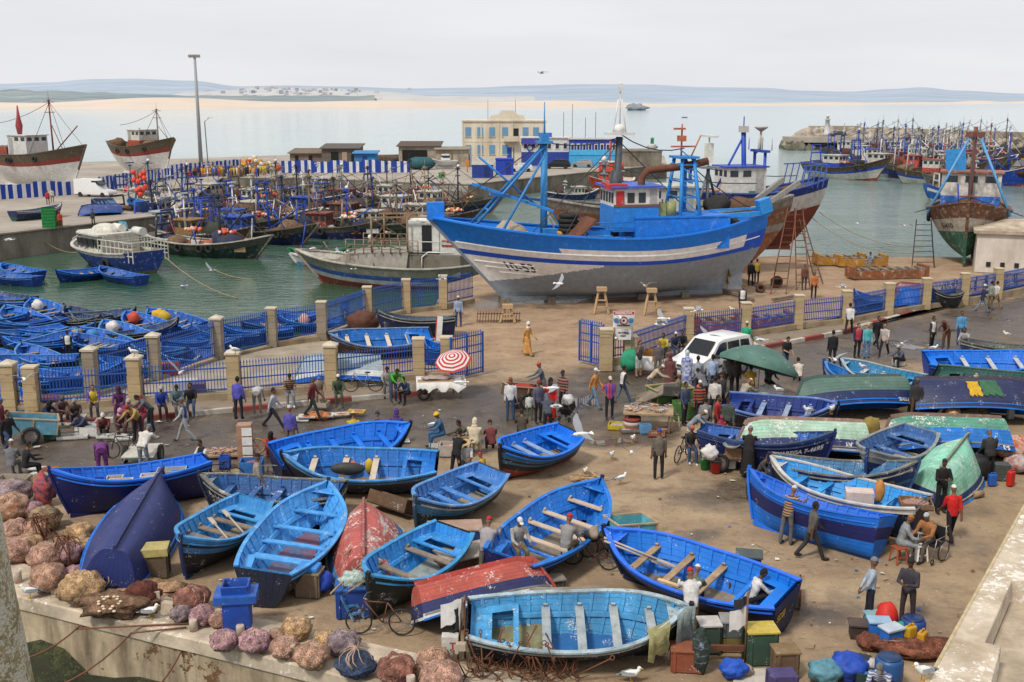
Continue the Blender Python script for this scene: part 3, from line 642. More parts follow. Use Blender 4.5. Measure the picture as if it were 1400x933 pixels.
boat('y8','half hidden bright blue boat behind the umbrella stall gatepost',(578,474),(614,478),.9,.8,8,side=(.008,.07,.42),inner=BRB,worn=.1,group=YG)
BG='small blue boats afloat in the inner basin'
bas=[]
for j,(sd_,inn,rm,wn,tw)in enumerate([(DEEP,(.005,.11,.48),BRB,.35,TANW),(INK,(.02,.13,.55),(.05,.22,.5),.35,TANW),((.008,.045,.26),(.010,.09,.40),(.03,.17,.58),.45,GREYW),(INK,(.015,.05,.16),(.10,.12,.14),.5,GREYW)]):
 bas.append(dict(side=sd_,inner=inn,rim=rm,worn=wn,thwm=tw))
BPOS=[((2,362),(54,374),0,'bright blue boat afloat under the pier wall, farthest left of the basin'),((-14,372),(52,381),2,'royal blue boat lying alongside under the pier wall'),((76,372),(128,371),0,'small light blue boat floating alone below the mooring ropes'),((136,366),(194,380),2,'blue rowing boat tied beside the passenger boat stern'),((44,410),(86,436),0,'blue boat with white buoy in its bow nearest the open water'),((-30,398),(44,410),3,'black boat floating at the outer edge of the raft'),((-20,405),(10,412),2,'blue boat end cut by the picture edge by the black boat'),((8,420),(62,446),1,'open boat with four pale thwarts on the left of the raft'),((-10,444),(66,440),2,'plain blue boat lying across the others in the raft'),((-14,456),(60,452),1,'grey edged boat lying across under the plain blue one'),((130,446),(62,452),0,'bright boat pointing right in the middle of the raft'),((108,462),(28,462),2,'blue boat with ropes hanging over its dark bow'),((138,436),(98,434),3,'dark blue boat with raised bow behind the middle of the raft'),((106,452),(22,478),1,'boat with coiled ropes on its bow crossing the raft'),((28,472),(86,500),1,'open boat with several thwarts before the rear fence'),((-30,476),(48,500),0,'bright boat pointing at the rear fence from the left edge'),((-20,500),(84,520),2,'blue boat partly behind the stone gateposts'),((108,450),(172,474),1,'blue boat with grey rim and blue bucket inside'),((142,440),(206,468),1,'blue boat with white sacks heaped in its bow'),((172,428),(262,462),0,'blue boat with red float in its bow among the raft'),((204,424),(290,452),2,'blue boat with yellow oilskins hung on its bow'),((152,438),(112,432),3,'dark boat end glimpsed behind the sack boat'),((186,424),(150,432),3,'black boat bow poking up in the raft'),((222,470),(280,462),0,'bright blue boat seen through the rear fence railing'),((300,448),(368,452),0,'blue boat with oars behind the second rear fence panel'),((262,448),(330,456),2,'royal blue boat behind the rear fence pillars'),((378,432),(430,440),0,'blue boat with pink float behind the third rear fence panel'),((330,444),(392,436),1,'blue boat crossing behind the third rear fence panel'),((130,490),(226,500),0,'blue boat tight behind the rear fence at the left'),((-30,520),(30,548),0,'bright blue boat end behind the leftmost gatepost'),((210,478),(250,486),2,'short blue boat close behind the rear fence'),((96,458),(150,472),2,'blue boat slotted between the rope coil boat and the grey rimmed one'),((40,432),(-20,428),0,'bright blue boat pointing right near the left edge of the raft'),((244,440),(178,456),3,'dark edged boat crossing under the red float boat'),((2,464),(62,470),0,'vivid blue boat lying flat behind the first thwart boat'),((256,480),(192,472),1,'grey rimmed boat right behind the rear fence rail'),((-14,490),(62,494),1,'worn blue boat low at the left picture edge'),((168,500),(108,510),0,'vivid blue boat behind the leftmost rear fence panel'),((332,464),(268,472),2,'blue boat moored tight under the second rear panel'),((444,430),(396,432),2,'blue boat stern behind the fourth rear fence panel'),((88,420),(120,432),3,'small dark boat end behind the buoy boat'),]
for i,(bp,sp_,k,lab)in enumerate(BPOS):
 boat('b%d'%i,lab,bp,sp_,WZ+.95,WZ+.65,lean=RND.uniform(-4,10),group=BG,water=True,ribs=9,Lfix=max(4.6,min(6.2,(G(bp[0],bp[1],WZ+.95)-G(sp_[0],sp_[1],WZ+.65)).length)),ground=0,**bas[k])
if __name__=='__main__':
 for k,v in BOATS.items():
  if k[0]!='b':print('BOAT',k,round(v[2],2))
LINE=mat((.05,.05,.055),.8,.1)
def dirn(a):return V((cos(a),sin(a),0))
def windows(par,c,w,h,n,ax,m=None,fr=None,thick=.03):
 """n window panes with frames in a row centred at c along unit axis ax, facing nrm"""
 pass
def cabin(root,x0,x1,w,z0,z1,col,low=None,roofc=None,roofo=.18,nwin=(3,2),wz=None,wh=.5,name='wheelhouse',taper=.04,split=None,winc=(.03,.04,.05),detail=True,worn=.25):
 """box house from x0 to x1 (x forward), with windows as sub-parts"""
 wh_m=paint(col,worn);b=MB();L_=x1-x0;cx=(x0+x1)/2
 sp=split or z0
 if split:b.box((cx,0,(z0+split)/2),(L_+.02,w+.02,split-z0),m=1)
 b.box((cx,0,(sp+z1)/2),(L_,w,z1-sp))
 h=b.build(name,[wh_m,paint(low or col,worn)],root)
 rf=MB();rf.box((cx,0,z1+.05),(L_+2*roofo,w+2*roofo,.12))
 rf.build('roof',paint(roofc or col,worn),h)
 zc=wz or(z1-.48);gl=mat(winc,.15,.3,3);fr=paint(WHT if sum(col)<1.4 else(.2,.25,.35),.2)
 if not detail:
  bb=MB()
  for s in(1,-1):
   for i in range(nwin[0]):bb.box((x0+L_*(i+.5)/nwin[0],s*(w/2+.012),zc),(L_/nwin[0]*.6,.03,wh))
  for i in range(nwin[1]):
   for e,s in((x1,1),(x0,-1)):bb.box((e+s*.012,-w/2+w*(i+.5)/nwin[1],zc),(.03,w/nwin[1]*.6,wh))
  bb.build('window_band',gl,h);return h
 for s in(1,-1):
  for i in range(nwin[0]):
   x=x0+L_*(i+.5)/nwin[0];ww=L_/nwin[0]*.62
   if i==0 and nwin[0]>2:
    d=MB().box((x,s*(w/2+.015),(sp+z1)/2-.05),(ww,.04,(z1-sp)*.85)).build('door',paint((col[0]*.6,col[1]*.6,col[2]*.6),.3),h);continue
   o=MB().box((x,s*(w/2+.012),zc),(ww,.03,wh)).build('window',gl,h)
 for i in range(nwin[1]):
  y=-w/2+w*(i+.5)/nwin[1]
  MB().box((x1+.012,y,zc),(.03,w/nwin[1]*.62,wh)).build('window',gl,h)
  MB().box((x0-.012,y,zc),(.03,w/nwin[1]*.5,wh)).build('window',gl,h)
 return h
def mast(root,p,h,r,col,cross=(.75,),top=None,lean=0,lad=False,name='mast',rad=False):
 p=V(p);q=p+V((lean,0,h));b=MB();b.tube([p,q],[r,r*.7],8);m=paint(col,.2)
 for c in cross:e=p.lerp(q,c);b.bar(e-V((0,.8,0)),e+V((0,.8,0)),.09,.09);b.box(e,(.5,.5,.08))
 b.tube([q,q+V((0,0,h*.16))],[r*.25,.02],5);b.box(q,(.35,.35,.16))
 if rad:b.box(q+V((0,0,.35)),(.15,1.3,.14))
 if top:b.ell(q+V((.1,0,.25)),.22,8,5,1)
 return b.build(name,[m,paint(top or col,.2)],root)
def lines(root,segs,r=.018,m=None):
 b=MB()
 for s in segs:b.tube(slack(s[0],s[1],s[2]if len(s)>2 else 0,5)if len(s)>2 else s,r,4,cap=False)
 return b.build('rigging',m or LINE,root)
def aframe(root,x,w,h,z,col,r=.09,name='gallows',lean=0,rails=2):
 b=MB();
 for s in(1,-1):b.tube([(x,s*w/2,z),(x+lean,s*w*.36,z+h)],r,7)
 for k in range(rails+1):
  f=1-k*.33;y=w*.36+(w/2-w*.36)*(1-f);b.bar((x+lean*f,-y,z+h*f),(x+lean*f,y,z+h*f),r*1.8)
 b.bar((x,-w/2,z+.1),(x+lean*.33,w*.45,z+h*.34),r*1.2);return b.build(name,paint(col,.2),root)
def lump(c,r,seed,n=12,k=8,jag=.35,fr=1.6,squash=True):
 """irregular pile: noisy ellipsoid flattened on its base"""
 b=MB();b.ell((0,0,0),(1,1,1),n,k);out=[]
 for p in b.v:
  p=V(p);e=NZ.fractal(p*fr+V((seed*3.1,seed,0)),1,2,4);q=p*(1+jag*e);out.append((c[0]+q.x*r[0],c[1]+q.y*r[1],max(c[2]-.02,c[2]+r[2]*.55+q.z*r[2]*.6)if squash else c[2]+q.z*r[2]))
 b.v=out;return b
NETC=[mat(c,.95,.4,6,(.03,.02,.015),.6,3,bump=.8,bsc=12)for c in((.10,.035,.02),(.05,.06,.05),(.16,.09,.05),(.03,.045,.10),(.22,.14,.08))]
FLO=[mat(c,.5,.15)for c in((.62,.10,.04),(.62,.50,.30),(.65,.20,.12),(.65,.62,.5),(.55,.05,.08),(.68,.34,.03))]
def floats(root,c,n,r,rr,seed,cols=(0,1,2)):
 rn=random.Random(seed);b=MB()
 for i in range(n):
  a=rn.random()*6.28;q=rr*rn.random()**.5;b.ell((c[0]+q*cos(a),c[1]+q*sin(a)*.7,c[2]+r+(rr-q)*.55*rn.random()),r*rn.uniform(.8,1.1),7,5,rn.randrange(len(cols)))
 return b.build('float_bunch',[FLO[k]for k in cols],root)
def trawler(label,bow,stern,zb,zs,zmid,base,beam=None,bands=None,rim=None,deckc=(.25,.17,.11),dk=.8,kf=.22,ks=.16,nt=26,nv=12,name='trawler',worn=.35,Bt=.35,group=None,roll=0,trf=None,plank=0,mf=None,cols=None,deckm=None,pbx=1.5,keelc=None):
 """bow and stern are world points of the sheer ends; base is the height of the keel. returns root, f, L, keel-relative heights"""
 d=V((bow.x-stern.x,bow.y-stern.y,0));L=d.length;yaw=math.atan2(d.y,d.x);mid=(bow+stern)/2
 root=T(name,label,'trawler' if name=='trawler' else name.split('_')[-1],(mid.x,mid.y,base),yaw,group)
 if roll:root.rotation_euler=Euler((R(roll),0,yaw))
 P=dict(L=L,B=(beam or L*.27)/2,Bt=Bt,S=(zs-base,zmid-base,zb-base),xs0=L*ks,xb0=L*kf,se=2.0,be=1.0,pm=.36,pb=1.1,ps=1.3,kr=0,fl=.22,tm=.42,ts=.40,bx=pbx)
 P.update(trf or{});f=hull_fn(P)
 if mf is None:
  cols=[]
  for _,c in bands:
   if c not in cols:cols.append(c)
  def mf(t,v):
   for vm,c in bands:
    if v<=vm:return cols.index(c)
   return len(cols)-1
 h=hull_mesh(f,nt,nv,mf,len(cols),max(.3,1-dk/(zmid-base)),.1,(lambda v:mf(0,v)))
 h.build('hull',[paint(c,worn,plank)for c in cols]+[paint(rim or cols[-1],worn)],root)
 rail(f,nt,.22,.10,out=.04).build('cap_rail',paint(rim or cols[-1],worn),root)
 b=MB();pr=None
 for j in range(nt+1):
  t=.02+.96*j/nt;z=f.sheer(t)-dk;p=f.width(t,z);p.y=max(0,p.y-.08)
  if pr:b.add([(pr.x,pr.y,pr.z),(p.x,p.y,p.z),(p.x,-p.y,p.z),(pr.x,-pr.y,pr.z)],[(0,1,2,3)])
  pr=p
 b.build('deck',deckm or mat(deckc,.85,.3,2,(.06,.05,.04),.5),root)
 k=MB();k.bar(f(0,0)+V((-.1,0,-.12)),f(1,0)+V((.1,0,-.12)),.22,.3)
 pts=[f(1,q/6)+V((.05,0,0))for q in range(7)]
 for a,c in zip(pts,pts[1:]):k.bar(a,c,.16,.2,up=(0,1,0))
 pts=[f(0,q/4)+V((-.05,0,0))for q in range(4)]
 k.build('keel',paint(keelc or cols[0],worn),root)
 if keelc is None:
  k=MB();pts=[f(1,.42+.58*q/6)+V((.055,0,0))for q in range(7)]
  for a,c in zip(pts,pts[1:]):k.bar(a,c,.20,.22,up=(0,1,0))
  k.build('stem_post',paint(cols[-1],worn),root)
 return root,f,L
def deck_z(f,t,dk=.8):return f.sheer(t)-dk
def tx(L,t):return L*(t-.5)
SLB=(.008,.19,.72);SLD=(.010,.085,.55);GRY=(.25,.285,.32);PWH=(.82,.81,.79)
def mf53(t,v):
 u=1-t
 top=.80 if u>.315 else .70
 if v>top:return 0
 if v>.62:return 1 if u<.92 else 2
 if v>.545:return 2
 if u<.43 and v>.545-(.43-u)*.84-.02 and v>.2+(u*.55):return 3
 if v<.07:return 5
 return 4
bw,st=GY(584,296,66.6),GY(1046,289,71.2)
r53,f53,L53=trawler('large trawler with blue white and grey hull propped on the slipway',bw,st,bw.z,st.z,4.22,.38,6.5,rim=SLB,mf=mf53,cols=[SLB,PWH,SLD,(.80,.78,.75),GRY,(.20,.24,.27)],kf=.215,ks=.13,nt=80,nv=70,worn=.02,keelc=(.17,.20,.23),Bt=.16,trf=dict(pm=.30,ps=1.35,pb=.95,be=1.0,se=2.6,bx=1.9,tm=.5,fl=.18,sb=1.7),dk=.95,deckc=(.20,.13,.10))
rail(f53,60,.05,.07,.02,.985,.71,.03).build('rub_rail',paint(PWH,.1),r53)
for q,(v,t0,t1)in enumerate(((.48,.80,.98),(.415,.80,.96),(.35,.80,.93))):
 rail(f53,20,.05,.07,t0,t1,v,.03).build('strake',paint(PWH,.1),r53)
hull_text(f53,'10-53',.85,.435,.8,1,mat((.01,.015,.06),.6),r53,L53,4.5,1.15)
def X(px,y=69.0):return GY(px,300,y)
def loc(px,py,y,root):return(Matrix.LocRotScale(root.location,root.rotation_euler,None).inverted())@GY(px,py,y)
MBL=(.02,.22,.60)
p=loc(876,300,69.6,r53);dz=deck_z(f53,.4,.95)
xw=p.x
MB().box((xw-2.2,0,dz+1.0),(6.2,3.3,2.0)).box((xw-2.2,0,dz+2.05),(6.3,3.4,.1)).build('deckhouse',paint(SLB,.3),r53)
wh=cabin(r53,xw-.6,xw+2.3,2.9,dz+1.2,dz+3.9,(.66,.65,.62),low=(.015,.21,.66),roofc=(.05,.12,.55),nwin=(4,5),split=dz+2.75,wh=.62,wz=dz+3.28,roofo=.28)
MB().box((xw+.8,0,dz+2.80),(2.99,3.0,.14)).build('trim_band',paint((.2,.09,.05),.2),wh)
MB().box((xw+2.42,-.9+.9,dz+3.98),(.24,1.1,.34)).box((xw+2.1,1.2,dz+3.98),(1.2,.9,.30)).build('name_board',paint((.5,.03,.03),.1),wh)
MB().box((xw+1.9,1.47,dz+3.25),(.5,.05,.9)).build('red_panel',paint((.5,.03,.03),.1),wh)
b=MB()
for k in range(3):b.tube([(xw+3.6,-1.3,dz+.9+k*.45),(xw+3.6,1.6,dz+.9+k*.45),(xw+1.2,1.7,dz+.9+k*.45)],.03,5)
b.build('railing',paint(SLB,.2),r53)
mp_=loc(741,300,68.6,r53);mz=deck_z(f53,.62,.95)
b=MB();b.tube([(mp_.x,0,mz),(mp_.x,0,mz+6.6)],[.24,.20],10);b.box((mp_.x,0,mz+6.4),(.9,.9,.16));b.box((mp_.x,0,mz+6.7),(.5,.5,.4))
b.tube([(mp_.x,0,mz+6.6),(mp_.x,0,mz+8.8)],[.06,.03],6)
b.build('mast',paint((.03,.24,.56),.2),r53)
b=MB()
for s in(1,-1):b.tube([(mp_.x,s*.2,mz+6.2),(mp_.x+5.0,s*.8,mz+.9)],.09,7)
b.tube([(mp_.x,.5,mz+5.8),(mp_.x+3.4,1.6,mz+.4)],.08,7)
for k in(.3,.55,.72):e=V((mp_.x,0,mz+6.2)).lerp(V((mp_.x+5.0,0,mz+.9)),k);b.bar(e+V((0,-.9*k,0)),e+V((0,.9*k,0)),.1)
b.build('forestay_frame',paint((.03,.20,.50),.3),r53)
b=MB();b.bar((mp_.x-.3,1.3,mz+2.3),(mp_.x+4.4,-.6,mz+3.9),.16);b.bar((mp_.x-.5,-1.2,mz+2.7),(mp_.x+3.6,1.0,mz+3.4),.15);b.tube([(mp_.x+.3,0,mz+2.4),(mp_.x+4.2,.6,mz+5.6)],.07,6)
b.build('boom',paint((.02,.20,.58),.2),r53)
m2=loc(838,300,70.3,r53)
b=MB();b.tube([(m2.x,-.8,dz),(m2.x-.2,-.8,dz+6.9)],[.28,.22],9);b.tube([(m2.x+.05,-.8,dz+3.2),(m2.x-.05,-.8,dz+4.8)],[.42,.38],9)
b.build('main_mast',mat((.06,.07,.08),.6,.3),r53)
b=MB()
for s in(1,-1):b.tube([(m2.x-.2+s*.45,-.8,dz+7.0),(m2.x-.2+s*.12,-.8,dz+9.2)],.05,5)
b.box((m2.x-.2,-.8,dz+7.1),(1.7,1.1,.18));b.ell((m2.x-.2,-.8,dz+7.4),(.4,.4,.3));b.tube([(m2.x-.2,-.8,dz+7.1),(m2.x-.2,-.8,dz+10.3)],[.06,.04],5);b.box((m2.x-.2,-.8,dz+9.9),(.2,.2,.5));b.box((m2.x-.2,-.8,dz+7.4),(.5,.5,.08))
b.build('mast_head',paint(WHT,.2),r53)
g=loc(928,300,70.6,r53)
b=MB()
for sx in(-.7,.7):
 for s in(1,-1):b.tube([(g.x+sx,s*1.5,dz+1.4),(g.x+sx*.55,s*.7,dz+5.6)],.12,7)
for k in range(4):z=dz+2.2+k*1.0;q=1.35-.2*k;b.bar((g.x-.6,-q,z),(g.x-.6,q,z),.1);b.bar((g.x+.6,-q,z),(g.x+.6,q,z),.1);b.bar((g.x-.6,q,z),(g.x+.6,q,z),.1);b.bar((g.x-.65,q,z),(g.x+.55,q-.2,z+1.0),.07)
b.box((g.x,0,dz+5.65),(1.3,2.0,.14));b.build('lattice_mast',paint((.02,.22,.58),.2),r53)
b=MB();b.tube([(g.x+.2,0,dz+5.7),(g.x+.2,0,dz+7.7)],.06,5);b.bar((g.x-.7,0,dz+6.3),(g.x+.9,0,dz+6.3),.1);b.box((g.x+.2,0,dz+6.8),(.4,.6,.35));b.box((g.x+.4,.1,dz+7.4),(.7,.3,.12));b.tube([(g.x-.3,.4,dz+5.7),(g.x-.9,.4,dz+7.0)],.05,5)
b.build('radar_head',paint((.45,.14,.06),.3),r53)
b=MB();b.tube([(g.x+2.9,.6,dz+2.2),(g.x+3.0,.6,dz+4.4),(g.x+2.6,.6,dz+4.9),(g.x+.2,.5,dz+5.1),(g.x-1.4,.4,dz+5.4)],.24,9);b.build('exhaust_pipe',RUST,r53)
MB().box((g.x+2.0,.9,dz+2.5),(.9,.8,.8)).tube([(g.x+1.2,1.1,dz+2),(g.x+1.2,1.1,dz+3)],.35,9).build('deck_tank',paint((.25,.28,.12),.4),r53)
b=MB();b.bar((g.x-.6,.9,dz+1.9),(g.x-5.4,1.3,dz+2.15),.28);b.bar((g.x-2.0,-.4,dz+2.2),(g.x-5.2,.6,dz+2.4),.14);b.box((g.x-5.0,1.2,dz+2.6),(.8,.7,.9),ry=.3);b.build('stern_boom',paint((.02,.24,.66),.15),r53)
for i in range(7):
 MB().ring((xw+4.6+.05*(i%2),-.6,dz+.25+.30*i),.48,.17,(0,0,1),16,7).build('stacked_tyre',RUBBER,r53)
for i in range(3):
 MB().ring((mp_.x+1.6,1.2,dz+.3+.30*i),.5,.18,(0,0,1),16,7).build('stacked_tyre',RUBBER,r53)
b=MB();e0,e1=V((xw+4.2,1.5,dz+.1)),V((xw+5.0,-.2,dz+2.0));b.bar(V((xw+5.8,1.6,dz+.1)),V((xw+3.7,1.5,dz+2.1)),2.1,.12);b.build('hatch_ramp',RUST,r53)
lump((mp_.x+2.2,.3,mz-.1),(1.2,1.0,1.5),5,14,9).build('canvas_heap',mat((.42,.36,.28),.9,.3,3,(.2,.15,.1),.4),r53)
lump((xw+7.2,.3,dz-.1),(2.2,1.2,.9),8,14,9).build('net_pile',NETC[0],r53)
lump((g.x-2.6,.2,dz+.6),(1.3,.8,1.3),9,14,9).build('winch_heap',NETC[1],r53)
b=MB();b.bar((xw+6.1,.9,dz),(xw+6.1,.9,dz+1.3),.35,.35);b.bar((xw+5.8,.9,dz+1.3),(xw+6.6,.9,dz+1.3),.5,.3);b.box((xw+3.2,1.5,dz+.9),(1.5,.9,.2));b.box((xw+3.2,1.5,dz+.4),(.9,.6,.8));b.bar((xw+6.1,.9,dz+.2),(xw+3.2,1.5,dz+.2),.2);b.build('winch',paint((.02,.22,.6),.4),r53)
b=MB();b.prism([(L53/2-1.0,-.35),(L53/2+.0,-.22),(L53/2+.0,.22),(L53/2-1.0,.35)],f53.sheer(.97)-.1,f53.sheer(1)+.85);b.build('stem_head',paint(SLB,.15),r53)
rn=random.Random(53)
for k in range(12):
 c=rn.choice([(.5,.06,.03),(.5,.2,.03),(.6,.6,.58),(.02,.2,.55),(.12,.08,.05),(.03,.03,.03)]);s=rn.uniform(.3,.8);q=V((rn.uniform(xw+3,mp_.x+3),rn.uniform(-1.6,1.6),mz+s*.4+rn.random()*.3));MB().box(q,(s*1.4,s,s*.8),rn.random()).build('deck_crate',paint(c,.5),r53)
for k in range(7):
 q=V((rn.uniform(-L53*.3,mp_.x+4),rn.uniform(-1.6,1.6),mz+.2));MB().tube([q,q+V((rn.uniform(-1.6,1.6),rn.uniform(-.6,.6),rn.uniform(1.2,3.0)))],.05,5).build('pole',paint(rn.choice([(.02,.2,.5),(.03,.03,.03),(.3,.2,.12),(.5,.5,.5)]),.4),r53)
floats(r53,(mp_.x-1.8,-.6,mz+.5),14,.2,.7,9,(0,5,1))
lines(r53,[((m2.x-.2,-.8,dz+7.1),(g.x,0,dz+6.2),.5),((m2.x,-.8,dz+6.8),(mp_.x,0,mz+6.4),.3),((g.x,0,dz+5.6),(-L53/2+.4,0,f53.sheer(0)),.4),((m2.x-.2,-.8,dz+6.8),(xw+8,2,dz+.9)),((m2.x-.2,-.8,dz+6.8),(xw+5.6,1.9,dz+.9)),((mp_.x,0,mz+6.5),(L53/2-.4,0,f53.sheer(1)),.1),((m2.x,-.8,dz+6.8),(xw-5,-2,dz+1))],.035)
b=MB();q=f53(0,.05);b.box((q.x-.62,0,1.55),(.95,.14,2.9));b.bar((q.x-.1,0,.1),(q.x-1.1,0,.05),.2);b.build('rudder',paint((.30,.33,.36),.1),r53)
b=MB();b.ell((q.x-.1,0,.95),(.3,.2,.2))
for k in range(4):b.bar((q.x-.05,0,.95),(q.x-.05,.6*cos(k*pi/2+.5),.95+.6*sin(k*pi/2+.5)),.08,.3)
b.build('propeller',mat((.25,.18,.08),.5,.3,metal=.7),r53)
BRN=(.09,.055,.03);OFF=(.52,.50,.45);CBL=(.012,.06,.40);DGR=(.02,.05,.04);RDL=(.22,.035,.025);ORG=(.36,.13,.05)
def ship(label,bow,L,head,base=WZ-1.0,free=1.5,flare=1.1,bands=None,house=(.6,.6,.58),low=None,roof=None,hpos=.36,mastc=CBL,mh=6,m2=True,seed=1,gall=True,det=1,group=None,rim=None,fl=True,nets=True,beam=None,worn=.5,stern_h=.7,water=WZ,name='trawler',hh=2.3,hw=.5,boom=True,trf=None,clutter=True,kf=.2,extra=None,dense=1):
 """bow: world point at the stem head on the plan; head in degrees (0 = +x, -90 = towards the viewer)"""
 rn=random.Random(seed);a=R(head);st=bow-dirn(a)*L
 zb=water+free+flare;zs=water+free+stern_h;zm=water+free
 bw=V((bow.x,bow.y,zb));sw=V((st.x,st.y,zs))
 r,f,L=trawler(label,bw,sw,zb,zs,zm,base,beam=beam or L*.29,bands=bands,rim=rim,nt=22 if det else 14,nv=10,worn=worn,dk=.6,Bt=.45,group=group,trf=trf,kf=kf,name=name)
 dz=f.sheer(.4)-.6;x=tx(L,hpos);W=f.beam(.4)*(beam or L*.29)/2*2*hw*1.1
 if house:
  h=cabin(r,x-L*.09,x+L*.10,W,dz,dz+hh,house,low=low,roofc=roof or house,nwin=(3,3),split=dz+hh*.5 if low else None,wh=.5,detail=det>1,worn=worn)
 mc=rn.choice([mastc,mastc,(.02,.03,.06),(.09,.06,.04),(.015,.05,.22)])if det<2 and mastc==CBL else mastc
 mast(r,(x+L*.26,0,dz),mh,.13,mc,cross=(.8,.97),top=rn.choice([None,None,None,WHT]),lean=rn.uniform(-.3,.3))
 if m2:mast(r,(x-L*.03,.2,dz+hh),mh*.55,.09,rn.choice([WHT,mc,(.25,.25,.26)]),cross=(.6,),top=None,rad=True)
 if gall:aframe(r,-L*.36,W*1.2,mh*.62,dz,mc,.11,rails=3)
 if boom:
  b=MB();q=V((x+L*.26,0,dz+.8));b.tube([q,q+V((-L*.26*rn.choice([1,-1]),rn.uniform(-1,1),mh*rn.uniform(.35,.75)))],.08,6)
  b.tube([q+V((0,0,mh*.5)),q+V((L*.16,rn.uniform(-1.2,1.2),mh*.05))],.06,5);b.build('boom',paint(mc,.3),r)
 t=V((x+L*.26,0,dz+mh*.97));e=V((L*.47,0,f.sheer(.97)))
 lines(r,[(t,e,.1),(t,V((-L*.36,0,dz+mh*.6)),.4),(t,V((x+L*.2,W*.9,dz+.5))),(t,V((x+L*.2,-W*.9,dz+.5)))],.035)
 if nets:
  for k in range(1+dense):lump((tx(L,rn.uniform(.08,.26))if k%2 else tx(L,rn.uniform(.6,.82)),rn.uniform(-.4,.4),dz-.05),(L*.095,L*.08,rn.uniform(1.0,1.9)),seed*2+k,10,6).build('net_pile',rn.choice(NETC),r)
 if fl:[floats(r,(tx(L,rn.uniform(.1,.85)),rn.uniform(-.8,.8),dz+rn.uniform(.6,1.8)),rn.randint(12,22),.19,.95,seed+q,rn.choice([(0,1,2),(0,3,4),(5,0,1),(3,1,2)]))for q in range(1+(dense>1 and seed%2))]
 if clutter:
  for k in range(4*dense-dense//2 if det else 2):
   c=rn.choice([(.5,.06,.03),(.015,.10,.5),(.6,.6,.58),(.6,.6,.58),(.05,.2,.10),(.5,.17,.03),(.3,.2,.12),(.40,.10,.04)]);s=rn.uniform(.5,1.1)
   MB().box((tx(L,rn.uniform(.1,.85)),rn.uniform(-W*.4,W*.4),dz+s*.35),(s*1.4,s,s*.7),rn.random()).build('deck_crate',paint(c,.4),r)
  for k in range(2*dense):
   q=V((tx(L,rn.uniform(.1,.85)),rn.uniform(-1,1),dz));MB().tube([q,q+V((rn.uniform(-1.5,1.5),rn.uniform(-.5,.5),rn.uniform(1.5,3.8)))],.06,5).build('pole',paint(rn.choice([CBL,(.02,.02,.03),(.02,.02,.03),WHT,RDL,(.2,.13,.07)]),.3),r)
 for k in range(3 if det else 0):
  p=f(rn.uniform(.25,.8),.82);MB().ring((p.x,-p.y-.14,p.z),.34,.13,(0,1,0),12,6).build('tyre_fender',RUBBER,r)
 if extra:extra(r,f,L,dz,x,W)
 return r,f,L
def bz(*a):return list(a)
WB=bz((.34,RDL),(.62,OFF),(.80,CBL),(1.1,BRN));BB_=bz((.3,RDL),(.72,CBL),(.8,WHT),(1.1,CBL));GK=bz((.35,(.02,.02,.02)),(.8,DGR),(1.1,(.10,.09,.07)));DKB=bz((.3,RDL),(.75,(.01,.02,.10)),(1.1,(.10,.08,.06)))
LG='fishing trawlers rafted in the left basin';RG_='fishing trawlers packed along the breakwater'
def wbow(px,y,free=2.4):return GY(px,300,y).xy.to_3d()
def bowat(px,y):u=(px-700)/CF;k=y*cos(CP)+(CH-1)*sin(CP);return V((u*k,y,0))
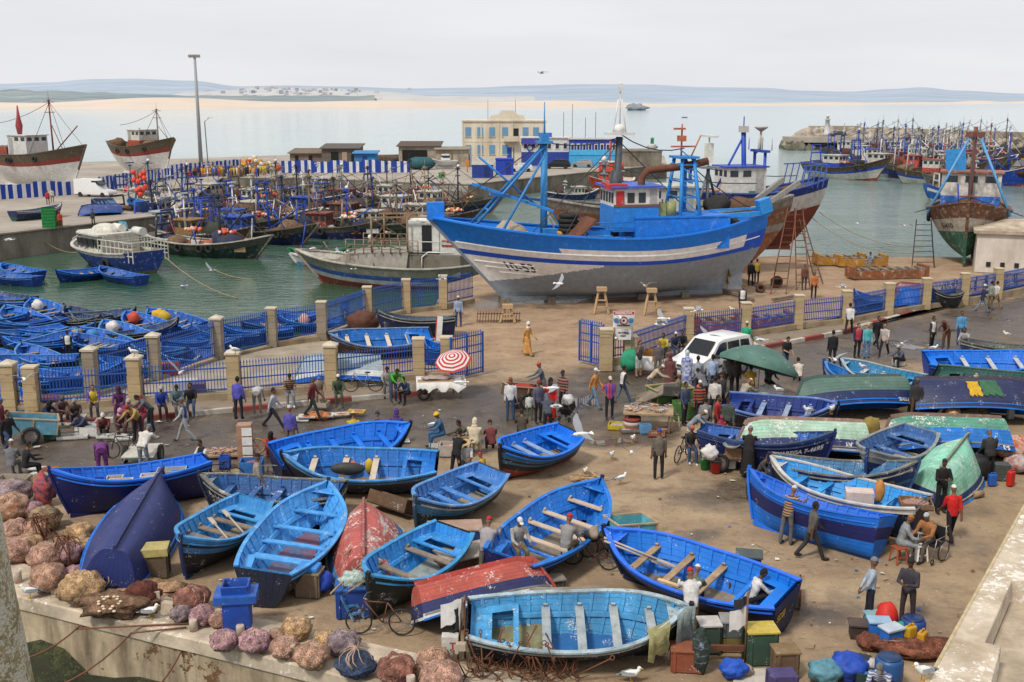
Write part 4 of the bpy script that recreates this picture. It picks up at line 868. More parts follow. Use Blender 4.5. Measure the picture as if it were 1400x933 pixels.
LEFT=[(372,103,15,-24,GK,None,None,None,(.02,.03,.05),1,'dark green trawler with cream rail at the front of the raft'),(436,113,16,-22,DKB,(.015,.07,.40),None,None,CBL,2,'black hulled trawler with bright blue house and brown net stack'),(318,118,15,-26,BB_,(.6,.6,.56),(.02,.10,.06),(.35,.45,.5),CBL,3,'blue trawler whose white and green wheelhouse stands over the passenger boat'),(262,122,14,-30,GK,(.10,.05,.03),None,None,(.02,.02,.03),4,'dark trawler with black leaning masts next to the pier wall'),(300,135,15,-28,WB,(.55,.55,.52),(.3,.05,.03),None,CBL,5,'white and brown trawler with red float bunch at the raft end'),(372,131,16,-25,DKB,(.6,.6,.57),CBL,CBL,CBL,6,'navy trawler with orange net wall on its side'),(440,130,16,-24,BB_,(.5,.48,.42),CBL,None,CBL,7,'blue trawler with white lifeboat on deck amid the raft'),(494,123,15,-20,bz((.5,RDL),(1.1,(.2,.03,.02))),None,None,None,(.25,.2,.14),8,'low red hulled boat with coiled white rope behind the grey one'),(520,136,16,-22,DKB,(.014,.06,.36),None,None,CBL,9,'dark trawler with blue lattice mast and orange floats'),(570,128,15,-20,bz((.4,RDL),(.8,(.16,.03,.02)),(1.1,BRN)),(.14,.05,.03),None,None,(.03,.05,.2),10,'maroon trawler with blue gallows left of the big trawler bow'),(420,148,15,-28,WB,(.58,.57,.52),CBL,None,CBL,11,'white hulled trawler with pale floats in the back row'),(480,150,16,-26,BB_,(.6,.6,.57),None,CBL,CBL,12,'blue trawler moored under the crowded far pier'),(560,148,16,-24,DKB,(.22,.05,.04),None,None,CBL,13,'navy trawler with red house and red and white floats'),(640,138,16,-22,WB,(.58,.56,.5),None,(.5,.5,.46),(.32,.24,.14),14,'trawler with wooden mast and large red and cream float bunch'),(350,158,15,-30,DKB,(.5,.48,.42),None,None,CBL,15,'dark trawler hard against the far pier wall on the left'),(690,146,15,-18,DKB,(.5,.48,.42),CBL,None,CBL,16,'trawler with black hull between the big bow and its mast'),(240,148,14,-35,BB_,(.5,.5,.45),None,None,CBL,17,'blue trawler in the corner of the pier below the striped fence'),(345,110,13,-26,DKB,(.25,.14,.05),None,None,(.03,.05,.2),18,'brown housed trawler squeezed in behind the front dark green one'),(405,121,14,-20,GK,(.5,.49,.45),None,CBL,CBL,19,'dark green trawler with blue roof in the middle of the raft'),(465,140,15,-26,DKB,None,None,None,(.02,.02,.04),20,'house less black trawler heaped with nets'),(530,118,12,-16,DKB,(.2,.05,.03),None,None,CBL,21,'trawler with red deckhouse right behind the grey plated boat'),(600,120,13,-18,GK,(.45,.43,.38),None,None,(.25,.2,.14),22,'weathered dark trawler just left of the big trawler bow'),(605,156,14,-22,BB_,(.5,.48,.42),CBL,None,CBL,23,'blue trawler below the concrete ramp of the far pier'),(515,160,14,-24,DKB,(.45,.43,.38),None,CBL,(.3,.3,.3),24,'dark trawler with grey mast in the rear of the raft'),(290,150,12,-32,DKB,(.4,.38,.33),None,None,(.02,.02,.04),25,'small dark trawler under the far wall at the left end'),(660,128,13,-16,WB,(.5,.48,.42),None,None,(.3,.2,.12),26,'pale trawler with timber gallows showing over the big trawler bow'),]
for px,y,L_,hd,bands,ho,lo,rf,mc,sd_,lab in LEFT:
 ship(lab,bowat(px,y),L_,hd,bands=bands,house=ho,low=lo,roof=rf,mastc=mc,seed=sd_,group=LG,det=1,mh=4.6+.6*(sd_%3),rim=(.45,.42,.36)if sd_ in(1,8,3)else None,hpos=.30+.03*(sd_%4),free=1.3,hh=2.0,dense=4)
RIGHT=[(1219,203,19,-50,WB,OFF,CBL,None,CBL,31,'white hulled trawler with yellow waterline leading the breakwater fleet'),(1282,209,20,-48,bz((.3,(.10,.10,.09)),(.55,OFF),(.82,CBL),(1.1,BRN)),OFF,None,None,CBL,32,'white and blue trawler with rusty stem right behind the leading one'),(1300,218,16,-40,DKB,(.3,.05,.03),None,None,(.4,.4,.4),33,'dark trawler with red deckhouse behind the white and blue bow'),(1262,232,17,-32,BB_,OFF,None,CBL,CBL,34,'blue trawler second row from the open water'),(1240,250,17,-32,DKB,OFF,None,None,CBL,35,'navy trawler close under the breakwater rocks'),(1300,250,17,-32,BB_,OFF,CBL,None,CBL,36,'blue trawler third row with twin blue masts'),(1330,232,17,-36,WB,OFF,(.3,.05,.03),None,WHT,37,'white trawler with white lattice masts'),(1360,246,17,-34,DKB,OFF,None,CBL,WHT,38,'dark trawler with pale masts in the thick of the fleet'),(1392,228,17,-36,BB_,(.4,.06,.04),None,None,CBL,39,'blue trawler with red house near the frame edge'),(1420,246,17,-34,WB,OFF,None,None,WHT,40,'pale trawler in the back row at the frame edge'),(1280,272,17,-31,DKB,OFF,CBL,None,CBL,41,'trawler with blue mast beside the breakwater wall'),(1345,270,17,-31,BB_,OFF,None,None,(.4,.4,.4),42,'trawler with grey mast beside the breakwater wall'),(1215,275,17,-31,WB,OFF,None,None,CBL,43,'trawler nearest the lighthouse rocks'),(1410,274,17,-31,DKB,OFF,None,None,CBL,44,'trawler half cut by the frame under the breakwater wall'),(1380,206,17,-40,DKB,(.5,.48,.44),CBL,None,CBL,45,'black trawler with big blue lattice mast behind the bow on trawler'),(1432,190,17,-42,BB_,(.03,.08,.4),None,RDL,CBL,46,'trawler with blue wheelhouse and red roof at the frame edge'),(1352,190,16,-42,WB,OFF,(.4,.05,.04),(.4,.05,.04),(.4,.4,.38),47,'trawler with red banded house and pale gantry'),(1420,162,16,-176,bz((.45,(.35,.38,.38)),(.85,(.02,.09,.4)),(1.1,BRN)),(.3,.3,.3),None,None,CBL,48,'blue and grey hull lying beside the bow on trawler'),(1232,262,16,-32,DKB,OFF,None,None,CBL,52,'blue masted trawler in the far left of the packed fleet'),(1258,262,16,-32,BB_,(.4,.1,.05),None,None,(.4,.4,.4),53,'trawler with rust red house in the packed fleet'),(1312,262,16,-32,WB,OFF,None,CBL,CBL,54,'white hulled trawler with blue roof in the packed fleet'),(1335,252,16,-32,DKB,(.35,.06,.04),None,None,WHT,55,'trawler with dark red house and white mast in the packed fleet'),(1372,262,16,-32,BB_,OFF,None,None,(.3,.3,.3),56,'blue trawler with grey mast in the packed fleet'),(1398,262,16,-32,WB,OFF,CBL,None,CBL,57,'white trawler with blue banded house in the packed fleet'),(1318,240,15,-34,DKB,OFF,None,None,CBL,58,'dark trawler wedged in the middle of the packed fleet'),(1350,222,16,-38,BB_,OFF,(.4,.06,.04),None,CBL,59,'blue trawler with red skirted house in the packed fleet'),(1392,215,16,-40,DKB,(.4,.38,.33),None,(.4,.06,.04),(.35,.1,.06),65,'trawler with rusty mast and red roof in the packed fleet'),(1322,205,15,-36,DKB,(.42,.05,.04),None,None,(.4,.4,.4),66,'dark trawler with long red superstructure behind the gantry boat'),(1290,236,15,-34,WB,OFF,None,None,WHT,67,'small white trawler second in the packed fleet'),]
for px,y,L_,hd,bands,ho,lo,rf,mc,sd_,lab in RIGHT:
 ship(lab,bowat(px,y),L_,hd,bands=bands,house=ho,low=lo,roof=rf,mastc=mc,seed=sd_,group=RG_,det=1 if y<225 else 0,mh=6.5+sd_%3,hpos=.34+.03*(sd_%3),free=2.2,flare=2.4 if y<215 else 1.6,hh=2.8)
ship('low dark skiff like trawler bow beside the white and blue bow',bowat(1262,192),9,175,free=1.2,bands=bz((1.1,(.10,.11,.10))),house=None,m2=False,gall=False,mh=3,seed=50,fl=False,det=0,boom=False)
ship('blue trawler with white waterline and pale gantry, stern to the basin',bowat(1372,166),12,4,bands=bz((.36,(.45,.44,.38)),(.8,(.012,.11,.42)),(.86,WHT),(1.1,(.014,.09,.38))),house=OFF,low=(.4,.06,.04),mastc=(.45,.45,.42),seed=51,det=1,mh=5,stern_h=1.0)
def ex9(r,f,L,dz,x,W):
 for s,t0 in((1,.87),(-1,.87)):hull_text(f,'E-410',t0,.60,.62,s,mat((.03,.03,.03),.8),r,L,4.5)
 b=MB();q=V((tx(L,.64),0,dz))
 b.tube([q,q+V((0,0,7.2))],.16,8);b.box(q+V((0,0,6.6)),(.5,1.4,.4));b.build('mast',paint((.18,.06,.04),.4),r)
 b=MB()
 for s in(1,-1):b.tube([q+V((0,s*.2,6.8)),q+V((1.5,s*3.0,.5))],.10,6)
 b.build('shroud_pole',paint((.10,.33,.62),.2),r);lines(r,[(q+V((0,0,7)),V((L*.47,0,f.sheer(.97))),0)],.05)
 MB().box((tx(L,.5),-1.3,dz+4.4),(.1,1.5,2.0),rx=.1).build('blue_panel',paint((.03,.25,.6),.2),r)
ship('hauled out trawler seen bow on, rusty brown top and green bottom',bowat(1318,81.5),15,-113,base=.5,water=2.3,free=1.5,flare=1.25,bands=bz((.47,(.025,.14,.09)),(.62,(.50,.46,.38)),(.70,(.48,.45,.38)),(.72,(.05,.04,.03)),(.755,(.5,.46,.4)),(.775,(.05,.04,.03)),(1.1,(.16,.07,.035))),house=(.58,.56,.52),low=(.015,.14,.55),roof=(.35,.12,.06),mastc=(.18,.06,.04),seed=60,det=2,m2=False,gall=False,boom=False,mh=2,hpos=.5,hh=3.6,hw=.62,beam=6.4,worn=.9,extra=ex9,trf=dict(pb=.75,pm=.4,bx=2.2),kf=.1,fl=False)
HG='trawlers hauled out behind the big blue one'
def st_pos(px,y):return bowat(px,y)
def ex2(r,f,L,dz,x,W):
 b=MB()
 for s in(-1,1):b.bar((-L*.33,s*1.2,dz+.4),(-L*.50,s*1.5,dz+2.6),.4,.3)
 b.build('stern_ramp_arm',mat((.25,.24,.22),.7,.3),r)
 b=MB();b.tube([(tx(L,.34),0,dz),(tx(L,.34),0,dz+3.6)],.14,8);b.tube([(tx(L,.34)+1.2,.8,dz),(tx(L,.34),0,dz+3.3),(tx(L,.34)-1.3,-.8,dz)],.12,7);b.box((tx(L,.34),0,dz+3.6),(1.4,1.6,.12));b.build('tripod_mast',paint((.16,.18,.20),.3),r)
 b=MB();b.box((tx(L,.34),0,dz+4.6),(.5,.6,1.4));b.tube([(tx(L,.34),0,dz+3.6),(tx(L,.34),0,dz+5.8)],.06,5);b.box((tx(L,.34),0,dz+5.8),(.5,2.6,.14));b.build('radar',paint((.66,.66,.6),.2),r)
 lump((tx(L,.30),.2,dz),(1.0,.8,1.5),77,12,8).build('net_drum',mat((.03,.03,.03),.9,.4),r)
e=bowat(1076,80.5);hd=188
ship('hauled out trawler with grey top and orange bottom, only its stern in view',e+dirn(R(hd))*18.5,18.5,hd,base=.5,water=2.6,free=2.1,flare=1.0,stern_h=1.0,bands=bz((.45,(.33,.13,.055)),(.60,(.34,.32,.29)),(.70,(.24,.12,.07)),(.77,(.55,.52,.48)),(.82,(.24,.10,.05)),(1.1,(.22,.20,.16))),house=(.55,.54,.5),low=None,mastc=(.2,.22,.24),seed=61,det=2,m2=False,gall=False,boom=False,mh=4,hpos=.5,worn=.7,extra=ex2,fl=False,rim=(.30,.28,.24),group=HG,trf=dict(ps=1.3,Bt=.25))
def ex3(r,f,L,dz,x,W):
 b=MB();q=V((tx(L,.40),0,dz));b.tube([q,q+V((.3,0,5.4))],.2,9);b.tube([q+V((2.4,0,1)),q+V((.3,0,5.0))],.09,6);b.tube([q+V((.3,0,5)),q+V((.3,0,6.6))],.05,5);b.box(q+V((.3,0,5.6)),(.6,.7,.5),m=1);b.build('mast',[paint(CBL,.2),paint(OFF,.2)],r)
 b=MB();z=f.sheer(.1)
 for s in(1,-1):b.tube([(-L*.17,s*1.0,dz),(-L*.17,s*1.0,dz+3.8)],.13,7)
 b.box((-L*.17,0,dz+3.85),(.5,2.8,.2));b.tube([(-L*.17,-1,dz+3.6),(-L*.17,0,dz+4.0)],.1,6);b.build('gantry',paint(CBL,.2),r)
 b=MB();b.tube([(-L*.17,0,dz+3.9),(-L*.17,0,dz+5.4)],.1,6);b.lathe([(.1,5.4),(.55,5.7),(.55,5.8)],(-L*.17,0,dz),10)
 for s in(1,-1):
  for a in(.6,-.6):b.tube([(-L*.17+a,s*.9,dz+3.9),(-L*.17+a,s*.9,dz+4.9)],.04,5)
 b.build('radar',paint((.5,.42,.34),.3),r)
 b=MB()
 for s in(1,-1):
  for k in range(5):b.bar((-L*.34-k*.5,s*(1.7-k*.08),f.sheer(.12)-.2),(-L*.36-k*.5,s*(1.7-k*.08),f.sheer(.1)+1.5),.07)
  b.bar((-L*.34,s*1.7,f.sheer(.1)+1.5),(-L*.46,s*1.4,f.sheer(.1)+1.6),.1)
 b.bar((-L*.46,1.4,f.sheer(.1)+1.6),(-L*.46,-1.4,f.sheer(.1)+1.6),.1);b.bar((-L*.46,1.4,f.sheer(.1)+.9),(-L*.46,-1.4,f.sheer(.1)+.9),.5,.06);b.build('stern_rail',paint((.05,.12,.4),.2),r)
e=bowat(1121,92);hd=192
ship('hauled out trawler with red bottom, blue and white stripes and blue gantry',e+dirn(R(hd))*17.5,17.5,hd,base=.5,water=2.9,free=2.2,flare=1.0,stern_h=1.0,bands=bz((.56,(.20,.045,.03)),(.72,(.6,.59,.56)),(.77,CBL),(.82,(.6,.59,.56)),(.88,CBL),(.91,(.6,.6,.57)),(1.1,(.015,.04,.22))),house=(.62,.61,.58),low=None,roof=(.02,.07,.45),mastc=CBL,seed=62,det=2,m2=False,gall=False,boom=False,mh=3,hpos=.42,hh=2.6,worn=.3,extra=ex3,fl=False,rim=(.05,.10,.35),group=HG,trf=dict(ps=1.2,Bt=.35))
def ex4(r,f,L,dz,x,W):
 g=mat((.33,.31,.27),.85,.2,3,(.16,.12,.08),.4,1,chip=(.12,.06,.03),camt=.14,csc=5)
 b=MB();z=f.sheer(.55)-.25;rg=[]
 for t,hw_,zt in((.80,.5,.9),(.72,.78,1.6),(.56,.88,1.75),(.42,.9,1.85)):
  X_=tx(L,t);y=f.beam(t)*(L*.27)/2*hw_;rg.append([(X_,-y,dz-.1),(X_-.25,-y*.93,dz+zt),(X_-.25,y*.93,dz+zt),(X_,y,dz-.1)])
 b.loft(rg,0,True,True,True,False);b.build('foredeck_house',g,r)
 b=MB()
 for k in range(9):
  for s in(1,-1):q=V((tx(L,.70)-k*.75,s*2.1,dz+1.7));b.tube([q,q+V((0,0,1.1))],.05,5)
 for zz in(2.05,2.4,2.8):
  for s in(1,-1):b.bar((tx(L,.70),s*2.1,dz+zz),(tx(L,.70)-6,s*2.1,dz+zz),.05)
 for s in(1,-1):
  for k in(2,5):b.tube([(tx(L,.70)-k*1.0,s*1.6,dz+1.7),(tx(L,.70)-k*1.0,s*1.6,dz+4.6)],.08,6);b.bar((tx(L,.7)-2,s*1.6,dz+4.4),(tx(L,.7)-5,s*1.6,dz+2.8),.07)
  b.bar((tx(L,.70)-1.6,s*1.6,dz+4.5),(tx(L,.70)-8,s*1.6,dz+4.7),.12)
 b.build('deck_frame',mat((.28,.2,.13),.85,.35,4,(.15,.06,.03),.5),r)
 c=MB();X_=tx(L,.40);c.box((X_-.9,-.2,dz+3.0),(2.6,2.6,2.5));c.build('white_cabin',paint((.62,.61,.57),.3),r)
 MB().box((X_-1.2,1.12,dz+2.9),(.8,.06,2.1)).build('door',BLACK,r);MB().ell((X_-.9,-.2,dz+4.25),(1.5,1.4,.3),12,6).build('cabin_roof',paint((.6,.6,.57),.3),r)
 for k in range(2):MB().box((X_-3.2,1.03,dz+2.7-.35*k),(1.6,.06,.14)).build('red_stripe',paint((.35,.03,.03),.1),r)
 MB().box((X_-3.2,-.2,dz+2.6),(2.0,2.4,2.0)).build('cabin_annex',paint((.6,.6,.56),.3),r)
 MB().box((X_-1.8,0,dz+.8),(4.6,3.6,1.7)).build('deckhouse',mat((.2,.19,.16),.85,.3,3,(.1,.06,.03),.5),r)
 b=MB();b.tube([(X_-1.0,1.9,dz+.2),(X_-1.0,1.9,dz+1.5),(X_-1.5,1.9,dz+1.9),(X_-3.5,1.8,dz+1.9)],.06,6);b.tube([(X_,1.7,dz+1.8),(X_,1.7,dz+2.7),(X_-3,1.7,dz+2.7)],.04,5);b.build('handrail',paint(WHT,.3),r)
bw4=bowat(403,90.5)
r4,f4,L4=ship('grey plated boat with pale green foredeck and small white cabin',bw4+dirn(0)*0,17.5,168,base=WZ-1.2,free=1.75,flare=1.0,bands=bz((.48,(.20,.04,.025)),(.56,(.5,.5,.48)),(.62,(.03,.10,.38)),(.66,(.5,.5,.48)),(.70,(.03,.10,.38)),(1.1,(.26,.245,.20))),house=None,mastc=(.28,.2,.13),seed=63,m2=False,gall=False,boom=False,mh=2.5,worn=.5,extra=ex4,fl=False,nets=False,clutter=False,rim=(.48,.46,.40),trf=dict(pb=.6,bx=2.6))
def ex5(r,f,L,dz,x,W):
 wp=paint((.60,.58,.50),.45)
 b=MB();rg=[]
 for t,hw_,zb_,zt in((.76,.80,0,1.5),(.70,.80,0,1.85),(.5,.82,0,1.95),(.36,.84,0,1.95)):
  y=f.beam(t)*2.3*hw_;X_=tx(L,t);rg.append([(X_,-y,dz),(X_-.3,-y*.9,dz+zt),(X_-.3,y*.9,dz+zt),(X_,y,dz)])
 b.loft(rg,0,True,True,True,False);h=b.build('saloon',wp,r)
 b=MB();b.prism([(tx(L,.80),-1.2),(tx(L,.80),1.2),(tx(L,.70),2.0),(tx(L,.34),2.2),(tx(L,.34),-2.2),(tx(L,.70),-2.0)],dz+1.98,dz+2.12);b.ell((tx(L,.56),0,dz+2.1),(1.7,1.1,.75),14,7);b.build('roof',wp,h)
 gl=mat((.03,.035,.04),.2,.2)
 for k in range(4):
  for s in(1,-1):MB().box((tx(L,.68)-k*1.05,s*(1.87 if k else 1.8),dz+1.25),(.8,.12,.75),rx=-s*.1).build('window',gl,h)
 for k in(-1,0,1):MB().box((tx(L,.76)-.15,k*.95,dz+1.0),(.1,.75,.7),ry=-.2).build('window',gl,h)
 for k in range(2):MB().tube([(tx(L,.47)-k*3.9-.7,-.7+.3*k,dz+2.45),(tx(L,.47)-k*3.9+.7,-.7+.3*k,dz+2.45)],.38,12).build('liferaft',paint((.62,.61,.56),.2),r)
 MB().box((tx(L,.47),-1.2,dz+2.5),(1.0,.05,.9),rz=.2,rx=-.2).build('flag',paint((.10,.36,.55),.1),r)
 b=MB()
 for s in(1,-1):
  for k in range(9):b.bar((tx(L,.36)-k*.62,s*(2.1-k*.05),dz),(tx(L,.36)-k*.62,s*(2.1-k*.05),dz+1.75),.07)
  for zz in(.6,1.2,1.75):b.bar((tx(L,.36),s*2.1,dz+zz),(tx(L,.36)-5,s*1.7,dz+zz),.07)
  for k in range(4):b.bar((tx(L,.88)+k*.3,s*(1.3-k*.3),dz+.4),(tx(L,.88)+k*.3,s*(1.3-k*.3),dz+1.3),.05)
  b.bar((tx(L,.86),s*1.4,dz+1.3),(tx(L,.97),s*.2,dz+1.4),.05)
 for k in range(4):b.bar((tx(L,.36)-k*1.5,-2.1,dz+1.75),(tx(L,.36)-k*1.5,2.1,dz+1.75),.07)
 b.bar((tx(L,.36)-5,-1.7,dz+1.75),(tx(L,.36)-5,1.7,dz+1.75),.07);b.bar((tx(L,.36)-5,-1.7,dz+1.0),(tx(L,.36)-5,1.7,dz+1.0),.07);b.build('railing',paint((.60,.58,.50),.3),r)
 hull_text(f,'PRINCESSE DE MER',.16,.90,.28,1,mat((.6,.6,.6),.6),r,L,2.9)
 p=f(.30,.6);MB().ring((p.x,p.y+.15,p.z),.45,.18,(0,1,0),14,7).build('tyre_fender',RUBBER,r)
ship('blue and white passenger boat with caged after deck moored at the pier',bowat(106,102),11.5,139,base=WZ-.8,free=1.75,flare=.55,stern_h=.25,bands=bz((.30,(.10,.10,.05)),(.93,(.015,.05,.26)),(1.1,(.55,.53,.46))),house=None,mastc=(.2,.2,.2),seed=64,m2=False,gall=False,boom=False,mh=1.8,worn=.6,extra=ex5,fl=False,nets=False,clutter=False,rim=(.58,.56,.5),beam=4.9,trf=dict(Bt=.86,ps=.5,xs0=.3,bx=2.2),name='passenger_boat')
def hullup(label,px,y,L_,hd,seed,hc,mh,low=None,hpos=.42,ex=None):
 return ship(label,bowat(px,y),L_,hd,base=.6,water=3.6,free=1.3,flare=1.6,bands=bz((.60,(.66,.65,.62)),(.66,(.7,.68,.66)),(.69,(.25,.04,.03)),(.74,(.55,.53,.5)),(1.1,(.10,.075,.045))),house=hc,low=low,mastc=(.22,.05,.04)if seed==70 else(.2,.18,.15),seed=seed,m2=False,gall=False,mh=mh,hpos=hpos,hh=3.2,det=2,worn=.3,fl=False,clutter=False,extra=ex,kf=.16,beam=6.2,trf=dict(pb=.8,bx=2.3),group='large white hulls standing ashore on the far pier')
def ex7(r,f,L,dz,x,W):
 b=MB();q=V((x-1.5,0,dz+3.3));b.tube([q,q+V((0,0,1.2)),q+V((0,0,2.4)),q+V((0,0,4))],[.3,.5,.25,.08],8);b.build('funnel_mast',paint((.3,.04,.05),.2),r)
 b=MB();b.bar((x+L*.26,0,dz+.6),(x-L*.12,1.6,dz+.9),.35);b.box((x-L*.2,0,dz+.8),(4,3.4,1.6));b.build('red_derrick',paint((.3,.06,.04),.5),r)
hullup('large white hull ashore with tall red mast and white wheelhouse',122,150,22,-32,70,(.6,.59,.56),8,ex=ex7)
hullup('large white hull ashore with red banded wheelhouse and grey mast',240,178,17,-38,71,(.56,.53,.47),6.5,low=(.32,.06,.03),hpos=.5)
def exT(r,f,L,dz,x,W):
 b=MB();b.box((x+.4,0,dz+3.4),(2.6,2.6,1.4));b.box((x+.4,0,dz+4.2),(3.0,3.0,.14),m=1);b.build('upper_bridge',[paint((.56,.07,.03),.2),paint((.55,.52,.48),.2)],r)
 b=MB();b.tube([(x+.4,0,dz+4.3),(x+.4,0,dz+7.5)],.14,7);b.bar((x+.4,-1,dz+5.8),(x+.4,1,dz+5.8),.1);b.tube([(x-2,.9,dz+2),(x-2,.9,dz+4)],.4,9);b.build('tug_mast',paint((.55,.07,.03),.2),r)
ship('bright red tug boat with white rail at the far pier head',bowat(806,176),13,235,base=WZ-1.2,free=1.3,flare=1.6,bands=bz((.3,(.08,.03,.02)),(1.1,(.56,.065,.03))),house=(.56,.07,.03),low=None,roof=(.6,.58,.55),mastc=(.5,.06,.03),seed=72,m2=False,gall=False,boom=False,mh=3,hpos=.48,hh=2.6,hw=.62,worn=.15,extra=exT,fl=False,nets=False,clutter=False,rim=(.6,.59,.56),beam=5,name='tug_boat')
ship('small dark workboat with white awning moored by the pier wall',bowat(742,165),9,200,free=.9,flare=.5,bands=bz((1.1,(.012,.03,.12))),house=(.5,.48,.42),mastc=OFF,seed=73,m2=False,gall=False,boom=False,mh=2.5,hh=1.6,det=0,rim=(.55,.55,.5),fl=False)
ship('small green open boat between the dark bow and the white skiff',bowat(392,103),6,185,free=.7,flare=.5,base=WZ-.4,bands=bz((1.1,(.02,.16,.07))),house=None,mastc=OFF,seed=74,m2=False,gall=False,boom=False,mh=1,det=0,fl=False,nets=False)
ship('small white and blue skiff beside the grey plated boat bow',bowat(395,100),5.5,178,free=.7,flare=.4,base=WZ-.4,bands=bz((.5,(.05,.25,.5)),(1.1,(.6,.6,.58))),house=None,mastc=OFF,seed=75,m2=False,gall=False,boom=False,mh=1,det=0,fl=False,nets=False)
PIERM=mat((.36,.32,.27),.9,.25,.25,(.20,.16,.12),.5,.06,bump=.3,bsc=2)
PWALL=mat((.25,.215,.17),.9,.35,.25,(.07,.055,.04),.6,.3,bump=.4,bsc=2,streak=3)
front=[G(-150,338),G(-80,331),G(0,321),G(116,308),G(224,295),G(300,244),G(413,244),G(560,250),G(640,253),G(784,238),G(876,229),G(912,226)]
back=[G(908,213),G(640,211),G(400,212),G(250,217),G(0,226),G(-200,232)]
b=MB();b.add([(p.x,p.y,0)for p in front+back],[tuple(range(len(front+back)))]);bmf=b.build('pier',PIERM);tag(bmf,kind='structure')
bm=bmesh.new();bm.from_mesh(bmf.data);bmesh.ops.triangulate(bm,faces=bm.faces[:]);bm.to_mesh(bmf.data);bm.free()
b=MB()
for p,q in zip(front,front[1:]+[back[0]]):b.add([(p.x,p.y,.0),(q.x,q.y,.0),(q.x,q.y,-3.5),(p.x,p.y,-3.5)],[(0,1,2,3)])
struct(b,'pier_wall',PWALL)
b=MB()
for p,q in zip(front,front[1:]):b.bar(V((p.x,p.y+.3,.06)),V((q.x,q.y+.3,.06)),.7,.14)
struct(b,'pier_coping',PIERM)
b=MB();b.prism([GY(600,260,163).xy,GY(640,260,163).xy,GY(640,260,152).xy,GY(560,260,158).xy],-3,-.02);struct(b,'pier_ramp',PWALL)
q=G(878,229);MB().box((q.x,q.y+6,1.4),(7.5,10,2.9)).box((q.x,q.y+6,2.9),(7.7,10.2,.14)).build('x',PWALL).name='pier_head_wall'
tag(bpy.data.objects['pier_head_wall'],'weathered concrete block wall at the pier head','wall')
t=T('harbour_light','small white and green harbour light on the pier head wall','harbour light',(q.x+2.5,q.y+6,2.97));MB().lathe([(.9,0),(.8,1.0),(.8,1.1)],n=12).build('base',paint(WHT,.2),t);MB().lathe([(.35,1.1),(.3,2.0),(.45,2.05),(.05,2.4)],n=10).build('lantern',paint((.1,.35,.2),.2),t)
MB().tube([(-1.1,0,.5),(1.1,0,.5)],.2).build('cross_arm',paint((.1,.35,.2),.2),t)
SCR=mat((.62,.62,.62),.8,.12,1,stripe=(0,1.15,(.012,.045,.30),.52))
def screens(p,q,n,h,lab):
 for i in range(n):
  a,c=p.lerp(q,i/n),p.lerp(q,(i+1)/n);d=c-a;L_=d.length
  b=MB();m=10;k=RND.uniform(.9,1.06)
  b.loft([[(L_*j/m,.06*sin(j*2.3),0),(L_*j/m,.1*sin(j*1.9),h*k*(1+.03*sin(j*1.3)))]for j in range(m+1)],0,False,False,False)
  o=b.build('striped_screen',SCR,None,a,math.atan2(d.y,d.x));tag(o,lab%['first','second','third','fourth','fifth','sixth','seventh','eighth'][i],'screen','blue and white striped screens on the far pier')
screens(G(-60,277),G(112,266),5,1.9,'%s striped cloth screen from the left along the first pier')
screens(G(112,266),G(235,245),6,1.9,'%s striped cloth screen from the white van below the white hulls')
screens(G(235,245),G(330,235),4,2.2,'%s striped cloth screen beside the crowd on the pier')
screens(G(385,237),G(560,236),8,2.1,'%s striped cloth screen before the dark sheds')
screens(G(608,228),G(645,226),2,2.1,'%s striped cloth screen between the shed and yellow building')
b=MB();rn=random.Random(11);CC=[(.5,.06,.04),(.55,.25,.03),(.6,.58,.55),(.02,.03,.06),(.03,.10,.35),(.25,.16,.10),(.5,.4,.06),(.1,.1,.11)]
for i in range(150):
 f=rn.random();px=248+112*f+rn.gauss(0,6);y=205-13*rn.random()if px>300 else 190+rn.random()*18
 y=rn.uniform(181,187)if px<335 else rn.uniform(181,200);p=GY(px,200,y);x,yy=p.x,p.y;c=rn.randrange(8);h=rn.uniform(1.5,1.8)
 b.lathe([(.12,0),(.17,.8),(.23,h*.8),(.08,h*.86)],(x,yy,0),6,c);b.ell((x,yy,h*.93),(.11,.11,.14),6,4,5)
for i in range(90):
 px=rn.gauss(345,17);p=GY(px,200,rn.uniform(190,204));b.ell((p.x,p.y,rn.random()*2.1*max(.2,1-abs(px-345)/30)+.3),rn.uniform(.3,.6),6,4,rn.choice([0,1,1,6,2]))
tag(b.build('crowd',[mat(c,.9,.3)for c in CC]),kind='stuff')
bd=G(633,222);bx0,by0=bd.x,bd.y
t=T('harbour_office','pale yellow two storey building with blue shutters and stepped gable','building',(bx0,by0,0));YEL=mat((.68,.61,.49),.85,.12,.3,(.35,.28,.18),.35,.3,streak=4);SHT=mat((.13,.28,.45),.6,.2)
W_=16.6;b=MB();b.box((W_/2,4.5,4.05),(W_,9,8.1));b.build('wall',YEL,t)
b=MB();b.box((W_/2,4.5,8.2),(W_+.5,9.5,.28));b.box((W_/2,4.5,4.1),(W_+.12,9.12,.16));
for k in(0,3.7,7.2,10,W_):b.box((k,-.03,4),(.3,.16,8))
b.build('cornice',YEL,t);MB().prism([(0,0),(7.4,0),(7.0,.9),(5.8,1.1),(5.0,1.9),(2.6,1.9),(2.0,1.1),(.5,.9)],0,.5).build('gable',YEL,t)
gb=[c for c in t.children if c.name.startswith('gable')][0];gb.rotation_euler=(pi/2,0,0);gb.location=(5.2,.5,8.34)
MB().box((9.7,-.7,4.2),(3.0,1.4,.2)).box((9.7,-1.4,4.7),(3.0,.08,1.0)).build('balcony',YEL,t)
